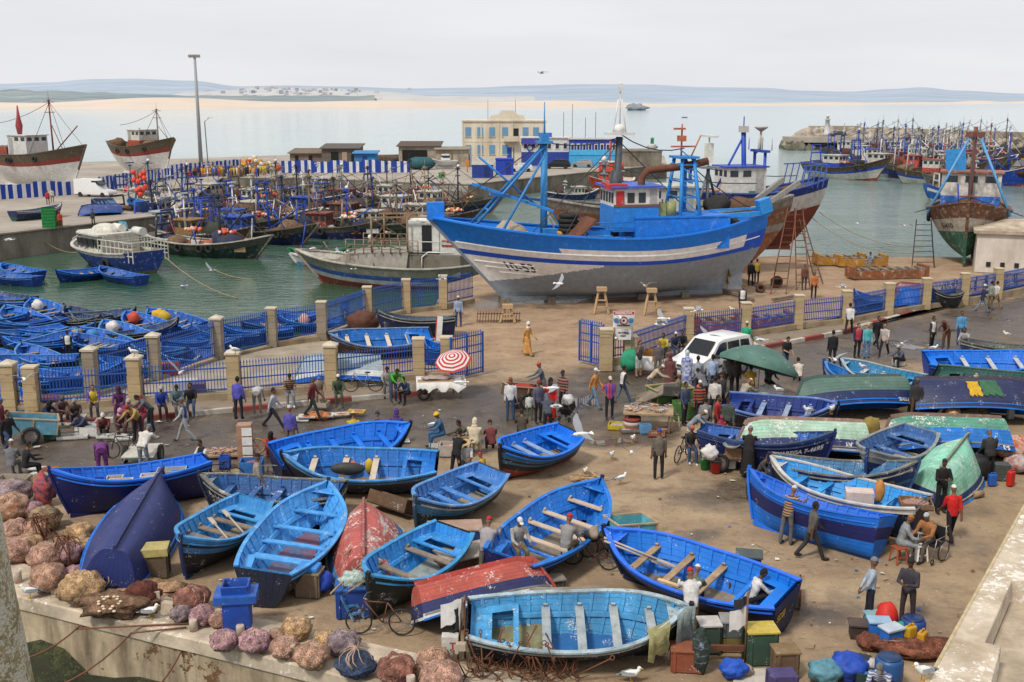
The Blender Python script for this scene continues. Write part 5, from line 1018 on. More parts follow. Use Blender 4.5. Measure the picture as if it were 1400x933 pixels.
for z,xs in((6.0,(1.1,3.5,5.9,8.5,12.6,14.7)),(2.5,(1.1,3.5,5.9,8.5,12.6,14.7))):
 for x in xs:
  wn=MB().box((x,-.02,z),(1.15,.12,1.85)).build('window',SHT,t);MB().box((x,-.05,z-1.0),(1.35,.2,.1)).build('sill',YEL,wn)
MB().box((10.7,-.03,5.5),(1.0,.12,2.4)).build('door',BLACK,t);MB().box((9.6,-.03,1.5),(1.4,.12,2.9)).build('door',paint(CBL,.2),t)
for k in(5.0,10.6):MB().tube([(k,4,8.3),(k,4,8.3+5.5)],.06,5).build('flagpole',STEEL,t)
def rowhouse(name,label,px0,px1,y,h,col,base,nw,wc=(.62,.62,.62),depth=5,roofc=None,z0=0):
 a,c=GY(px0,210,y),GY(px1,210,y);W=c.x-a.x;t=T(name,label,'building',(a.x,y,z0))
 MB().box((W/2,depth/2,h*.25),(W,depth,h*.5),m=1).box((W/2,depth/2+.01,h*.75),(W,depth,h*.5)).build('wall',[paint(col,.25),paint(base,.25)],t)
 MB().box((W/2,depth/2,h+.08),(W+.5,depth+.5,.16)).build('roof',paint(roofc or col,.3),t)
 for i in range(nw):
  x=W*(i+.5)/nw;wn=MB().box((x,-.02,h*.72),(W/nw*.62,.1,h*.26)).build('window',paint(wc,.1),t);MB().box((x,-.05,h*.72),(W/nw*.40,.1,h*.19)).build('pane',mat((.03,.04,.06),.2),wn)
 return t,W
t,W=rowhouse('floating_restaurant','white and navy quayside building with a rail and round porthole mark',713,778,212,5.2,(.62,.62,.6),(.02,.05,.30),6,depth=5)
MB().box((W*.18,-.3,4.6),(3.4,.5,1.0)).build('canopy',paint((.05,.06,.36),.2),t);MB().ring((1.6,-.12,3.4),.5,.12,(0,1,0),14).build('life_ring',paint((.02,.05,.3),.1),t)
MB().box((W*.5,1.5,5.7),(2.5,2,.9)).build('roof_box',paint((.03,.12,.5),.2),t)
t,W=rowhouse('floating_restaurant','bright sky blue quayside building with a row of white windows',778.5,851,210,5.0,(.02,.06,.38),(.06,.38,.72),9,depth=5,roofc=(.45,.45,.4))
MB().box((W/2,-.06,2.6),(W,.12,1.0)).build('sky_band',paint((.07,.42,.76),.15),t)
b=MB()
for k in range(8):b.bar((W+.2+k*.5,0,0),(W+.2+k*.5,0,2.6),.06)
b.bar((W,0,2.6),(W+4,0,2.6),.07);b.bar((W,0,1.3),(W+4,0,1.3),.07);b.build('railing',paint(CBL,.2),t)
for px,h_ in((771,5),(783,6.5),(801,4),(815,5)):MB().tube([(GY(px,200,212).x,214,5),(GY(px,200,212).x,214,5+h_)],.05,5).build('x',LINE).name='flagpole'
for o in[o for o in bpy.data.objects if o.name.startswith('flagpole')and o.parent is None]:tag(o,'thin bare pole rising behind the blue quayside buildings','pole','thin poles behind the blue buildings')
def shed(label,px0,px1,y,h,col,roofc,opening=None,depth=7,slope=.6):
 a,c=GY(px0,210,y),GY(px1,210,y);W=c.x-a.x;t=T('shed',label,'shed',(a.x,y,0))
 MB().add([(0,0,0),(W,0,0),(W,depth,0),(0,depth,0),(0,0,h),(W,0,h),(W,depth,h+slope),(0,depth,h+slope)],[(0,1,5,4),(1,2,6,5),(2,3,7,6),(3,0,4,7)]).build('wall',mat(col,.9,.3,.6,(.08,.06,.05),.5,.4),t)
 MB().add([(-.4,-.5,h),(W+.4,-.5,h),(W+.4,depth+.4,h+slope),(-.4,depth+.4,h+slope),(-.4,-.5,h+.15),(W+.4,-.5,h+.15),(W+.4,depth+.4,h+slope+.15),(-.4,depth+.4,h+slope+.15)],[(0,1,2,3),(7,6,5,4),(0,4,5,1),(1,5,6,2),(2,6,7,3),(3,7,4,0)]).build('roof',mat(roofc,.85,.3,.5,(.06,.05,.04),.5,.5),t)
 for o in(opening or[]):MB().box((W*o[0],-.03,h*.42),(W*o[1],.1,h*.8)).build('opening',mat(o[2]if len(o)>2 else(.012,.01,.008),.9),t)  # default panel paints the shaded interior as a near-black slab
 return t
shed('long low dark shed with rusty sloping roof left of the blue hut',396,443,214,2.2,(.22,.17,.13),(.20,.15,.11),[(.2,.1),(.6,.1)])
shed('tall dark grey shed with open black doorways beside the blue hut',440,490,212,3.2,(.14,.12,.10),(.12,.10,.09),[(.35,.2),(.62,.14,(.35,.26,.18)),(.85,.1)])
shed('bright blue wooden hut between the dark shed and scrap heap',484,513,205,2.6,(.03,.22,.55),(.05,.25,.55),[(.5,.2,(.01,.05,.2))],4,.3)
shed('beige shed with a wide dark open front behind the white motorboat',545,600,212,3.6,(.40,.35,.27),(.10,.07,.05),[(.4,.62)],8)
shed('long low beige wall like shed left of the yellow building',596,640,208,3.2,(.45,.39,.29),(.3,.26,.2),[(.2,.06,(.2,.15,.1)),(.5,.06,(.2,.15,.1))],6,.2)
t=T('tarpaulin_stack','dark teal tarpaulin covered stack beside the striped screen','tarpaulin',G(576,232));lump((0,0,0),(2.6,1.4,2.0),41,14,8,.15).build('cover',mat((.02,.09,.11),.8,.3,2),t)
t=T('scrap_heap','low brown heap of scrap beside the bright blue hut','scrap heap',G(530,224));lump((0,0,0),(4.5,1.6,1.4),42,18,8,.6,3).build('heap',mat((.10,.07,.05),.95,.5,2),t)
def motorboat(label,px,py,L_,hd):
 r,f,L=trawler(label,GY(px,py,G(px,py+5).y)+dirn(R(hd))*L_/2,GY(px,py,G(px,py+5).y)-dirn(R(hd))*L_/2,1.9,1.5,1.4,.4,L_*.32,bands=[(.3,(.4,.4,.4)),(1.1,(.66,.66,.64))],rim=WHT,dk=.25,Bt=.8,nt=14,nv=8,worn=.05,name='motorboat',group='white motorboats stored on the far pier')
 MB().box((-.3,0,2.1-.4),(L_*.3,L_*.2,1.1),taper=.8).build('cabin',paint(WHT,.05),r);MB().box((-.3,0,2.2-.4),(L_*.27,L_*.2,.4)).build('windscreen',mat((.03,.04,.06),.2),r)
motorboat('large white motorboat stored before the open beige shed',586,214,8,10);motorboat('small white motorboat on the pier right of the teal tarpaulin',607,226,5,200);motorboat('slim white boat hull lying ashore before the blue buildings',792,219,8,170)
def simple_car(label,p,hd,col,L_=4.3,h=1.5,van=False,name='parked_car'):
 t=T(name,label,'van' if van else 'car',p,R(hd));w_=1.75
 pr=[(-L_/2,.35),(-L_/2,h if van else .95),(-L_*.42,h*1.0 if van else h*.98)]if van else[(-L_/2,.35),(-L_/2,.9),(-L_*.40,h),]
 pr+=[(L_*.08,h),(L_*.26,.98),(L_*.49,.82),(L_/2,.35)]
 MB().loft([[(x,y*(.88 if z>1 else 1),z)for x,z in pr]for y in(-w_/2,-w_/2*.96,w_/2*.96,w_/2)],0).build('body',mat(col,.25,.08),t)
 b=MB();gl=mat((.015,.02,.025),.1)
 for s in(1,-1):MB().box((-.1*L_ if not van else .1*L_,s*w_*.45,h*.80),(L_*(.42 if not van else .16),.03,h*.24)).build('side_window',gl,t)
 MB().box((L_*.185,0,h*.80),(.05,w_*.8,h*.36),ry=-.95).build('windscreen',gl,t)
 for sx in(.32,-.32):
  for s in(1,-1):MB().tube([(sx*L_,s*(w_/2-.12),.32),(sx*L_,s*(w_/2+.03),.32)],.32,14).build('wheel',RUBBER,t)
 return t
simple_car('dark parked estate car before the navy quayside building',G(762,231),172,(.012,.013,.015),4.8,1.7)
simple_car('small white parked car left of the dark estate car',G(712,235),185,(.6,.6,.6),4.0,1.5)
simple_car('small grey parked car right of the dark estate car',G(796,229),170,(.25,.26,.27),4.0,1.45)
simple_car('white delivery van parked by the striped screen on the first pier',G(131,269),-18,(.66,.66,.65),5.4,2.3,True,'delivery_van')
def skip(label,p,c,w_=3.6,h=2.4,top=None):
 t=T('kiosk_box',label,'kiosk',p);MB().box((0,0,h/2),(w_,2.2,h)).build('body',paint(c,.2),t);MB().box((0,0,h+.12),(w_+.15,2.35,.24)).build('lid',paint(top or c,.2),t);MB().box((w_*.2,-1.12,h*.45),(.8,.06,h*.8)).build('door',paint(tuple(x*.6 for x in c),.2),t)
 if top:MB().box((0,-.9,h+.7),(w_,.1,.9)).build('sign_board',paint(top,.2),t)
skip('blue kiosk with grey sign board above on the pier edge',G(660,243),(.012,.04,.24),3.4,2.1,(.55,.53,.5));skip('bright blue box kiosk standing next to the signed kiosk',G(690,239),(.01,.05,.42),3.0,2.5)
t=T('litter_bin','small orange post bin on the pier before the signed kiosk','bin',G(639,236));MB().box((0,0,1.6),(.7,.5,.9)).tube([(0,0,0),(0,0,1.3)],.08).build('body',paint((.5,.2,.03),.2),t)
t=T('litter_bin','small green bin on the pier left of the kiosks','bin',G(604,245));MB().box((0,0,.6),(.9,.6,.9),taper=1.15).build('body',paint((.02,.28,.06),.2),t)
p=G(275,226);t=T('lamp_mast','tall grey floodlight mast rising from the crowd on the pier','lamp mast',p);MB().tube([(0,0,0),(0,0,20.3)],[.42,.24],10).build('pole',mat((.28,.30,.32),.5,.2),t)
MB().tube([(-.9,0,20.4),(.9,0,20.4)],.08,6).build('head_frame',STEEL,t)
for k in(-1,1,-.35,.35):MB().box((k*.85,-.3,20.4),(.5,.35,.55),rx=.4).build('floodlight',paint((.4,.4,.38),.2),t)
p=G(285,232);t=T('lamp_mast','slender leaning lamp pole beside the tall floodlight mast','lamp mast',p);MB().tube([(0,0,0),(-.2,0,8.5),(.6,0,9.2)],.1,6).build('pole',STEEL,t);MB().box((.9,0,9.25),(.8,.25,.15)).build('lamp_head',paint(WHT,.1),t)
PG='small boats stored on the far pier'
boat('p1','navy boat with white rim on the first pier beside green crates',(84,278),(16,290),1.4,1.0,0,side=(.012,.02,.09),inner=(.05,.08,.15),rim=(.5,.5,.48),worn=.2,bands=[(.4,(.02,.07,.06)),(1.1,(.012,.02,.09))],group=PG,texts=[('AS-NO','S',.86,.8,.5,(.6,.6,.6))])
boat('p2','tipped navy boat leaning on another beside the white van',(122,256),(156,276),2.6,.8,30,side=(.03,.06,.22),inner=(.10,.16,.28),worn=.2,group=PG,ground=.3)
boat('p3','overturned dull blue boat lying before the white van',(106,286),(166,284),.8,.7,10,True,side=(.04,.07,.22),worn=.3,bands=[(1.1,(.045,.075,.24))],group=PG)
boat('p4','blue boat under the red balloon like floats on the pier',(178,272),(200,280),1.2,.9,0,side=(.012,.05,.2),inner=MIDB,worn=.3,group=PG)
boat('p5','dark blue boat at the far corner of the first pier',(234,272),(204,280),1.2,.9,0,side=(.015,.03,.12),inner=(.1,.12,.16),worn=.4,group=PG)
boat('p6','grey blue boat beyond the floats by the striped screen',(186,258),(214,264),1.2,.9,0,side=(.10,.14,.2),inner=(.2,.22,.25),worn=.4,group=PG)
p=G(190,276);t=T('float_string','tall bunch of bright red net floats on the first pier','net floats',p);MB().tube([(0,0,0),(0,0,3.8)],.08).build('pole',OLDWOOD,t)
b=MB();rn=random.Random(5)
for i in range(16):b.ell((rn.uniform(-.5,.9),rn.uniform(-.4,.4),1.0+2.8*rn.random()),.34,8,6)
b.build('float_bunch',mat((.62,.06,.03),.5,.1),t)
def crate_stack(label,p,c,n,w_=.9,d=.7,h=.3):
 t=T('crate_stack',label,'crates',p,.2)
 for i in range(n):MB().box((0,0,h*(i+.5)),(w_,d,h-.03)).box((0,0,h*(i+1)-.04),(w_+.06,d+.06,.05)).build('crate',paint(c,.2),t)
crate_stack('tall stack of green plastic crates at the pier edge',G(68,313),(.015,.22,.05),7,1.2);crate_stack('shorter stack of green plastic crates next to the tall one',G(78,311),(.015,.22,.05),4,1.0)
rn=random.Random(21);b=MB()
def rock(b,c,s,m=0):
 E=Euler((rn.random()*6,rn.random()*6,rn.random()*6)).to_matrix();pts=[]
 o=len(b.v);b.ell(c,(s*rn.uniform(.7,1.2),s*rn.uniform(.6,1),s*rn.uniform(.5,.9)),6,4,m,E,.5)
 for i in range(len(b.s)-1,-1,-1):
  if b.f[i][0]<o and max(b.f[i])<o:break
  b.s[i]=False
BWP=[(1080,196,330),(1120,190,345),(1180,190,340),(1250,190,325),(1330,192,305),(1420,196,285),(1520,198,260)]
for(ax,ay,ad),(cx,cy,cd)in zip(BWP,BWP[1:]):
 A,C_=GY(ax,190,ad),GY(cx,190,cd)
 for i in range(95 if ax<1250 else 30):
  f=rn.random();o=rn.uniform(-7,14);p=A.lerp(C_,f);z=WZ+max(0,5.2-abs(o-4)*.55)*min(1,.35+(f if ax==1080 else 1));rock(b,(p.x,p.y+o,z-.3),rn.uniform(1.0,2.3),0 if z>WZ+1.6 else 1)
tag(b.build('breakwater_rocks',[mat((.42,.37,.30),.95,.3,.6,(.2,.16,.12),.5,.5),mat((.13,.12,.09),.95,.4,.6)]),kind='stuff')
t=T('breakwater_wall','long pale concrete wall running along the breakwater','wall',(0,0,0));b=MB();pts=[(1112,346),(1180,346),(1250,332),(1330,312),(1420,290),(1540,262)]
for i,((ax,ad),(cx,cd))in enumerate(zip(pts,pts[1:])):
 A,C_=GY(ax,190,ad),GY(cx,190,cd);b.bar(V((A.x,A.y+5,1.2)),V((C_.x,C_.y+5,1.2)),3,5.2 if i else 6)
b.build('wall',mat((.40,.35,.28),.9,.25,.15,(.2,.16,.12),.5,.1,streak=3),t)
p=GY(1130,190,338);t=T('lighthouse','slim grey white beacon tower at the end of the breakwater','lighthouse',(p.x,p.y,1.6));MB().lathe([(1.3,0),(1.25,.8),(.85,.9),(.62,4.6),(.9,4.7),(.9,4.9)],n=14).build('tower',paint((.5,.5,.5),.2),t);MB().lathe([(.45,4.9),(.45,5.7),(.6,5.75),(.05,6.3)],n=10).build('lantern',paint(WHT,.1),t);MB().box((0,0,-.6),(4,4,1.2)).build('plinth',PIERM,t)
simple_car('dark vehicle parked on the breakwater behind the beacon tower',GY(1146,190,336)+V((0,0,0)),180,(.05,.06,.07),4.4,1.6)
bpy.data.objects[[o.name for o in bpy.data.objects if o.get('label','').startswith('dark vehicle')][0]].location.z=1.4
b=MB();p=GY(1146,190,336);b.box((p.x+14,p.y-1,.6),(60,9,1.55));struct(b,'breakwater_road',PIERM)
p=GY(871,141,1500);t=T('islet','small dark rocky islet far out on the bay','islet',(p.x,p.y,WZ));lump((0,0,-2),(13,6,9),8,18,8,.7,2.5).build('rock',mat((.26,.28,.32),1,.2,.1),t)
p=G(936,161,WZ);t=T('rowing_boat','tiny dark boat alone out on the bay','boat',(p.x,p.y,WZ),.3);MB().loft([[(x,-w_,.5),(x,0,-.2),(x,w_,.5)]for x,w_ in((-2.5,.5),(-1,.9),(1,.8),(2.6,.05))],0,False).build('hull',paint(DEEP,.2),t)
PIL=mat((.44,.335,.19),.9,.2,3,(.2,.14,.08),.45,1.5,bump=.4,bsc=10);PILG=mat((.30,.25,.19),.9,.2,3,(.12,.10,.08),.45,1.5,bump=.4,bsc=10);FBL=mat((.014,.085,.38),.45,.2,3,(.03,.04,.12),.3);LOWM=mat((.40,.31,.20),.9,.25,2,(.15,.11,.07),.55,1,bump=.4,bsc=8)
STN=bpy.data.materials.new('stone_block')
def pillar(p,h,m=PIL,w_=.52,cap=True,label='',group=''):
 t=T('gate_pillar',label,'pillar',p,0,group);b=MB();n=int(h/.3);hh=h/n
 for i in range(n):b.box((0,0,hh*(i+.5)),(w_+RND.uniform(-.02,.015),w_+RND.uniform(-.02,.015),hh-.012),RND.uniform(-.02,.02))
 b.box((0,0,h/2),(w_-.06,w_-.06,h));b.build('shaft',m,t)
 if cap:MB().box((0,0,h+.04),(w_+.10,w_+.10,.08)).add([(-.31,-.31,h+.08),(.31,-.31,h+.08),(.31,.31,h+.08),(-.31,.31,h+.08),(0,0,h+.24)],[(0,1,4),(1,2,4),(2,3,4),(3,0,4)]).build('cap',mat((.50,.44,.34),.9,.2,3),t)
 else:MB().box((0,0,h+.03),(w_+.05,w_+.05,.06)).build('cap',mat((.50,.42,.30),.9,.2,3),t)
 t.rotation_euler.z=R(RND.uniform(-3,3));return t
def railing(p,q,z0,h,label,group,wall=.35,inset=.3,lowm=LOWM,mid=.42):
 d=q-p;L_=d.length;a=math.atan2(d.y,d.x);t=T('fence_panel',label,'fence',p,a,group);dzv=q.z-p.z;s=dzv/L_
 b=MB();n=max(2,int((L_-2*inset)/.125))
 for i in range(n+1):
  x=inset+(L_-2*inset)*i/n;z=s*x;b.bar((x,0,z+z0+wall+.08),(x,0,z+z0+h-.12),.028,.028,up=(0,1,0));b.add([(x-.03,-.03,z+z0+h-.12),(x+.03,-.03,z+z0+h-.12),(x+.03,.03,z+z0+h-.12),(x-.03,.03,z+z0+h-.12),(x,0,z+z0+h+.02)],[(0,1,4),(1,2,4),(2,3,4),(3,0,4)])
 for zz in(wall+.16,wall+(h-wall)*mid,h-.3):b.bar((inset*.7,0,s*inset*.7+z0+zz),(L_-inset*.7,0,s*(L_-inset*.7)+z0+zz),.06,.05)
 o=b.build('bars',FBL,t)
 if wall>.05:MB().add([(x,y,s*x+(z0+wall if k else-.05))for k in(0,1)for x,y in((inset*.8,-.16),(L_-inset*.8,-.16),(L_-inset*.8,.16),(inset*.8,.16))],[(3,2,1,0),(4,5,6,7),(0,1,5,4),(1,2,6,5),(2,3,7,6),(3,0,4,7)]).build('low_wall',lowm,t)
 return t
FF=[(17,566),(47,566),(188,556),(322,548),(454,536),(573,521),(611,519)]
FPT=[G(*p)for p in FF];ORD=['first','second','third','fourth','fifth','sixth','seventh','eighth','ninth']
for i,p in enumerate(FPT):pillar(p,2.05 if i not in(1,5,6)else 1.95,cap=i not in(1,5,6),label='%s sandstone pillar from the left in the roadside fence'%ORD[i],group='stone pillars of the roadside fence')
for i in range(len(FPT)-1):railing(FPT[i],FPT[i+1],0,1.75,'%s blue railing panel from the left in the roadside fence'%ORD[i],'railing panels of the roadside fence',.38)
railing(G(-90,570),FPT[0],0,1.7,'blue railing panel cut by the left picture edge','railing panels of the roadside fence',.38)
RF=[(60,548),(127,541),(213,519),(299,491),(373,474),(441,464),(503,440),(556,428),(606,422),(650,412)]
RPT=[G(*p)for p in RF]
for i,p in enumerate(RPT[1:-1]):pillar(p,2.0,PILG if i<5 else PIL,.5,i<3,'%s grey pillar from the left in the rear slipway fence'%ORD[i],'pillars of the rear slipway fence')
for i in range(len(RPT)-1):railing(RPT[i],RPT[i+1],0,1.95,'%s blue railing panel from the left in the rear slipway fence'%ORD[i],'railing panels of the rear slipway fence',.22 if i>3 else .1,mid=.4)
b=MB();A=[(p.x,p.y)for p in(G(70,548),G(215,522),G(300,493),G(375,476),G(440,468),G(520,470),G(450,515),G(320,532),G(190,545))];b.prism(A,-.3,.012);struct(b,'concrete_ramp',mat((.34,.29,.22),.9,.25,.6,(.18,.14,.10),.5,.8,bump=.3,bsc=6))
RR=[(828,506),(861,502),(940,473),(1018,464),(1090,452),(1155,445),(1213,433),(1264,425),(1316,417),(1362,409),(1440,392)]
QPT=[G(*p)for p in RR]
for i,p in enumerate(QPT[:-1]):pillar(p,1.95 if i!=1 else 1.5,PIL,.58 if i<2 else .5,False,'%s sandstone pillar from the gate in the right fence'%(ORD+['tenth'])[i],'stone pillars of the right fence')
for i in range(len(QPT)-1):railing(QPT[i],QPT[i+1],0,1.72,'%s blue railing panel from the gate in the right fence'%(ORD+['tenth'])[i],'railing panels of the right fence',.40 if i else .5,.3 if i else .25)
def gate(label,p,q,h=2.05):
 d=q-p;L_=d.length;t=T('gate_leaf',label,'gate',p,math.atan2(d.y,d.x));b=MB()
 for x in(0,L_/2,L_):b.bar((x,0,.1),(x,0,h),.075,.075,up=(0,1,0))
 for z in(.15,.35,h*.55,h*.72,h-.12):b.bar((0,0,z),(L_,0,z),.06,.05)
 n=int(L_/.13)
 for i in range(1,n):b.bar((L_*i/n,0,.15),(L_*i/n,0,h+.02),.026,.026,up=(0,1,0));b.add([(L_*i/n-.035,-.02,h),(L_*i/n+.035,-.02,h),(L_*i/n+.035,.02,h),(L_*i/n-.035,.02,h),(L_*i/n,0,h+.14)],[(0,1,4),(1,2,4),(2,3,4),(3,0,4)])
 b.build('frame',FBL,t)
gate('open blue iron gate leaf beside the striped umbrella',G(617,522),G(660,512));gate('open blue iron gate leaf beside the warning sign',G(824,503),G(792,496),2.1)
KW=mat((.52,.49,.43),.85,.25,3,(.2,.15,.1),.5);KR_=mat((.26,.045,.035),.85,.25,3,(.1,.06,.05),.5)
def kerb(pl,ph,w_=.22,h=.16,lab=''):
 segs=[]
 for p,q in zip(pl,pl[1:]):
  n=max(1,round((q-p).length/1.6))
  for i in range(n):segs.append((p.lerp(q,i/n),p.lerp(q,(i+1)/n)))
 t=T('kerb',lab,'kerb',pl[0])
 for i,(a,c)in enumerate(segs):
  d=(c-a).normalized()*.015;MB().bar(a+d+V((0,0,h/2-.03))-pl[0],c-d+V((0,0,h/2-.03))-pl[0],w_,h+.06).build('kerb_stone',[KR_,KW][(i+ph)%2],t,bevel=.02)
kerb(KL,0,lab='red and white painted kerb along the left pavement');kerb(KR,1,.24,.17,'red and white painted kerb curving from the gate along the right road')
PAVM=mat((.28,.22,.16),.9,.3,1,(.10,.08,.06),.6,1,bump=.3,bsc=8)
b=MB();pts=[V((p.x,p.y+.1))for p in KL]+[V((p.x,p.y+.18))for p in[G(620,519),G(573,523),G(454,538),G(322,550),G(188,558),G(17,568),G(-90,572)]];b.prism(pts,-.2,.11);struct(b,'pavement',PAVM)
b=MB();pts=[V((p.x,p.y+.1))for p in KR]+[V((p.x,p.y))for p in[G(1560,362),G(1440,392),G(1362,409),G(1264,425),G(1155,445),G(1018,464),G(940,473),G(861,502),G(828,506)]];b.prism(pts,-.2,.11);struct(b,'pavement',PAVM)
p=G(851,505);t=T('warning_sign','white warning board with red heading and pictograms at the gate','sign',p);b=MB()
for s in(-.42,.42):b.tube([(s,0,0),(s,0,2.75)],.03,6)
b.build('post',STEEL,t);MB().box((0,-.05,2.42),(1.0,.04,.78)).build('board',paint(WHT,.02),t);MB().box((0,-.05,1.70),(.72,.04,.52)).build('lower_board',paint(WHT,.02),t)
MB().box((0,-.074,2.72),(.96,.01,.15)).build('red_heading',mat((.5,.04,.04),.5),t)
for x,c in((-.33,(.1,.3,.5)),(.33,(.1,.3,.5))):MB().tube([(x,-.072,2.36),(x,-.078,2.36)],.13,16).build('pictogram',mat(c,.5),t)
MB().ring((0,-.075,2.36),.17,.03,(0,1,0),20,5).build('prohibition_ring',mat((.5,.03,.03),.5),t);MB().tube([(0,-.072,2.36),(0,-.078,2.36)],.06,10).build('pictogram',BLACK,t)
for k,(tt,z,s_)in enumerate((('CHANTIER NAVAL',2.72,.095),('ACCES INTERDIT',2.12,.08),('AU PUBLIC',1.78,.1),('PORT',1.62,.1))):lettering(tt,s_,lambda x,y,z=z:V((x,-.081,z+y)),mat((.66,.64,.62)if k==0 else(.05,.05,.06),.6),t)
p=G(601,470);t=T('notice_board','narrow white notice with red border leaning by the rear yard boats','sign',p);MB().box((0,0,.8),(.3,.05,1.3),ry=.08).build('board',paint(WHT,.1),t);MB().box((-.17,-.01,.8),(.05,.06,1.3),ry=.08).build('border',paint(REDP,.1),t)
p=G(1332,372);t=T('store_house','low whitewashed store with flat cement roof at the right','building',p,-.35);STW=mat((.58,.53,.47),.85,.12,1,(.35,.28,.22),.35,.7,streak=3)
MB().box((5,3.5,1.45),(10,7,2.9)).build('wall',STW,t);MB().box((5,3.5,2.98),(10.5,7.5,.22)).add([(-.1,.1,3.09),(10,.1,3.09),(10,7,3.09),(-.1,7,3.09),(2,2.4,3.55),(8.5,2.4,3.55),(8.5,5,3.55),(2,5,3.55)],[(0,1,5,4),(1,2,6,5),(2,3,7,6),(3,0,4,7),(4,5,6,7)]).build('roof',mat((.50,.42,.32),.9,.25,1,(.2,.14,.1),.6,.8),t)
for k in range(4):MB().box((.9+.95*k,-.02,.62),(.3,.1,.34)).build('vent',BLACK,t)
STM=mat((.56,.475,.37),.9,.25,2,(.30,.23,.15),.5,.8,chip=(.68,.64,.57),camt=.2,csc=5,bump=.6,bsc=7)
ZP=2.2
def gp(x,y):p=G(x,y,ZP);return(p.x,p.y)
t=T('parapet','pale lichen spotted stone parapet with a recess at the lower right','parapet',(0,0,0))
MB().prism([gp(1222,1010),gp(1265,933),gp(1400,690),gp(1520,474),gp(1640,474),gp(1560,793),gp(1384,793),gp(1347,878),gp(1369,883),gp(1335,1010)],-.5,ZP).build('parapet_top',STM,t,bevel=.03)
MB().prism([gp(1330,1010),gp(1366,885),gp(1349,876),gp(1386,790),gp(1560,792),gp(1560,1010)],-.5,ZP-.55).build('recess_floor',mat((.46,.38,.28),.9,.25,2,(.2,.15,.1),.5,.8,bump=.4,bsc=8),t)
b=MB();MB.poly
ed=[gp(1222,1010),gp(1265,933),gp(1400,690),gp(1520,474)]
for p,q in zip(ed,ed[1:]):b.bar((p[0]+.03,p[1],ZP+.006),(q[0]+.03,q[1],ZP+.006),.06,.02)
b.build('edge_strip',mat((.46,.37,.22),.9,.3,4),t)
p=GY(-70,900,7);t=T('turret','rough lichen covered stone turret at the left edge','turret',(p.x,p.y,0));MB().lathe([(.52,2),(.53,8.3),(.50,8.7),(.455,9.2),(.43,9.6),(.40,9.95)],n=28).build('wall',mat((.36,.28,.15),.95,.35,9,(.14,.11,.06),.5,5,chip=(.5,.46,.36),camt=.3,csc=30,bump=1,bsc=40),t)
import numpy as np
SKINS=[(.24,.125,.075),(.17,.085,.05),(.32,.19,.125),(.09,.045,.03)]
POSES=dict(stand=dict(legs=[(3,4),(-3,3)],arms=[(4,7,14),(-2,7,12)]),stand2=dict(legs=[(8,10),(-5,2)],arms=[(8,12,25),(0,8,20)],lean=3),hip=dict(legs=[(4,4),(-4,3)],arms=[(-8,38,75,.9),(2,7,12)]),chest=dict(legs=[(3,4),(-3,3)],arms=[(18,12,88,.8),(20,12,84,.8)]),behind=dict(legs=[(3,4),(-3,3)],arms=[(-22,14,-8,.75),(-22,14,-8,.75)]),phone=dict(legs=[(3,3),(-3,3)],arms=[(42,10,118,.3),(30,10,105,.4)],head=14),walk=dict(legs=[(24,6),(-16,24)],arms=[(-20,6,14),(22,6,26)],lean=4),stride=dict(legs=[(34,6),(-26,14)],arms=[(-20,8,10),(24,6,26)],lean=5),sit=dict(seat=.45,legs=[(84,84),(78,70)],arms=[(34,10,48,.3),(38,10,50,.3)],lean=14,head=14),sitlow=dict(seat=.24,legs=[(104,112),(98,100)],arms=[(44,10,52,.4),(48,10,46,.4)],lean=26,head=18),squat=dict(seat=.12,legs=[(118,136),(112,128)],arms=[(54,8,32,.3),(58,8,28,.3)],lean=32,head=18),bend=dict(legs=[(14,10),(10,10)],arms=[(22,4,12),(14,4,16)],lean=84,head=60),stoop=dict(legs=[(10,12),(2,10)],arms=[(52,6,24,.2),(46,6,28,.2)],lean=42,head=30),lean=dict(legs=[(4,6),(-8,2)],arms=[(58,12,36,.3),(54,12,42,.3)],lean=18,head=16),push=dict(legs=[(20,10),(-18,16)],arms=[(44,6,30),(44,6,30)],lean=14),look=dict(legs=[(4,6),(-8,2)],arms=[(14,8,60,.6),(10,8,30)],lean=6,head=30),)
def remesh(me,vox):
 o=bpy.data.objects.new('tmp',me);COL.objects.link(o);m=o.modifiers.new('r','REMESH');m.mode='VOXEL';m.voxel_size=vox;m.use_smooth_shade=True
 s=o.modifiers.new('s','SMOOTH');s.factor=.5;s.iterations=2
 dg=bpy.context.evaluated_depsgraph_get();n=bpy.data.meshes.new_from_object(o.evaluated_get(dg));bpy.data.objects.remove(o);return n
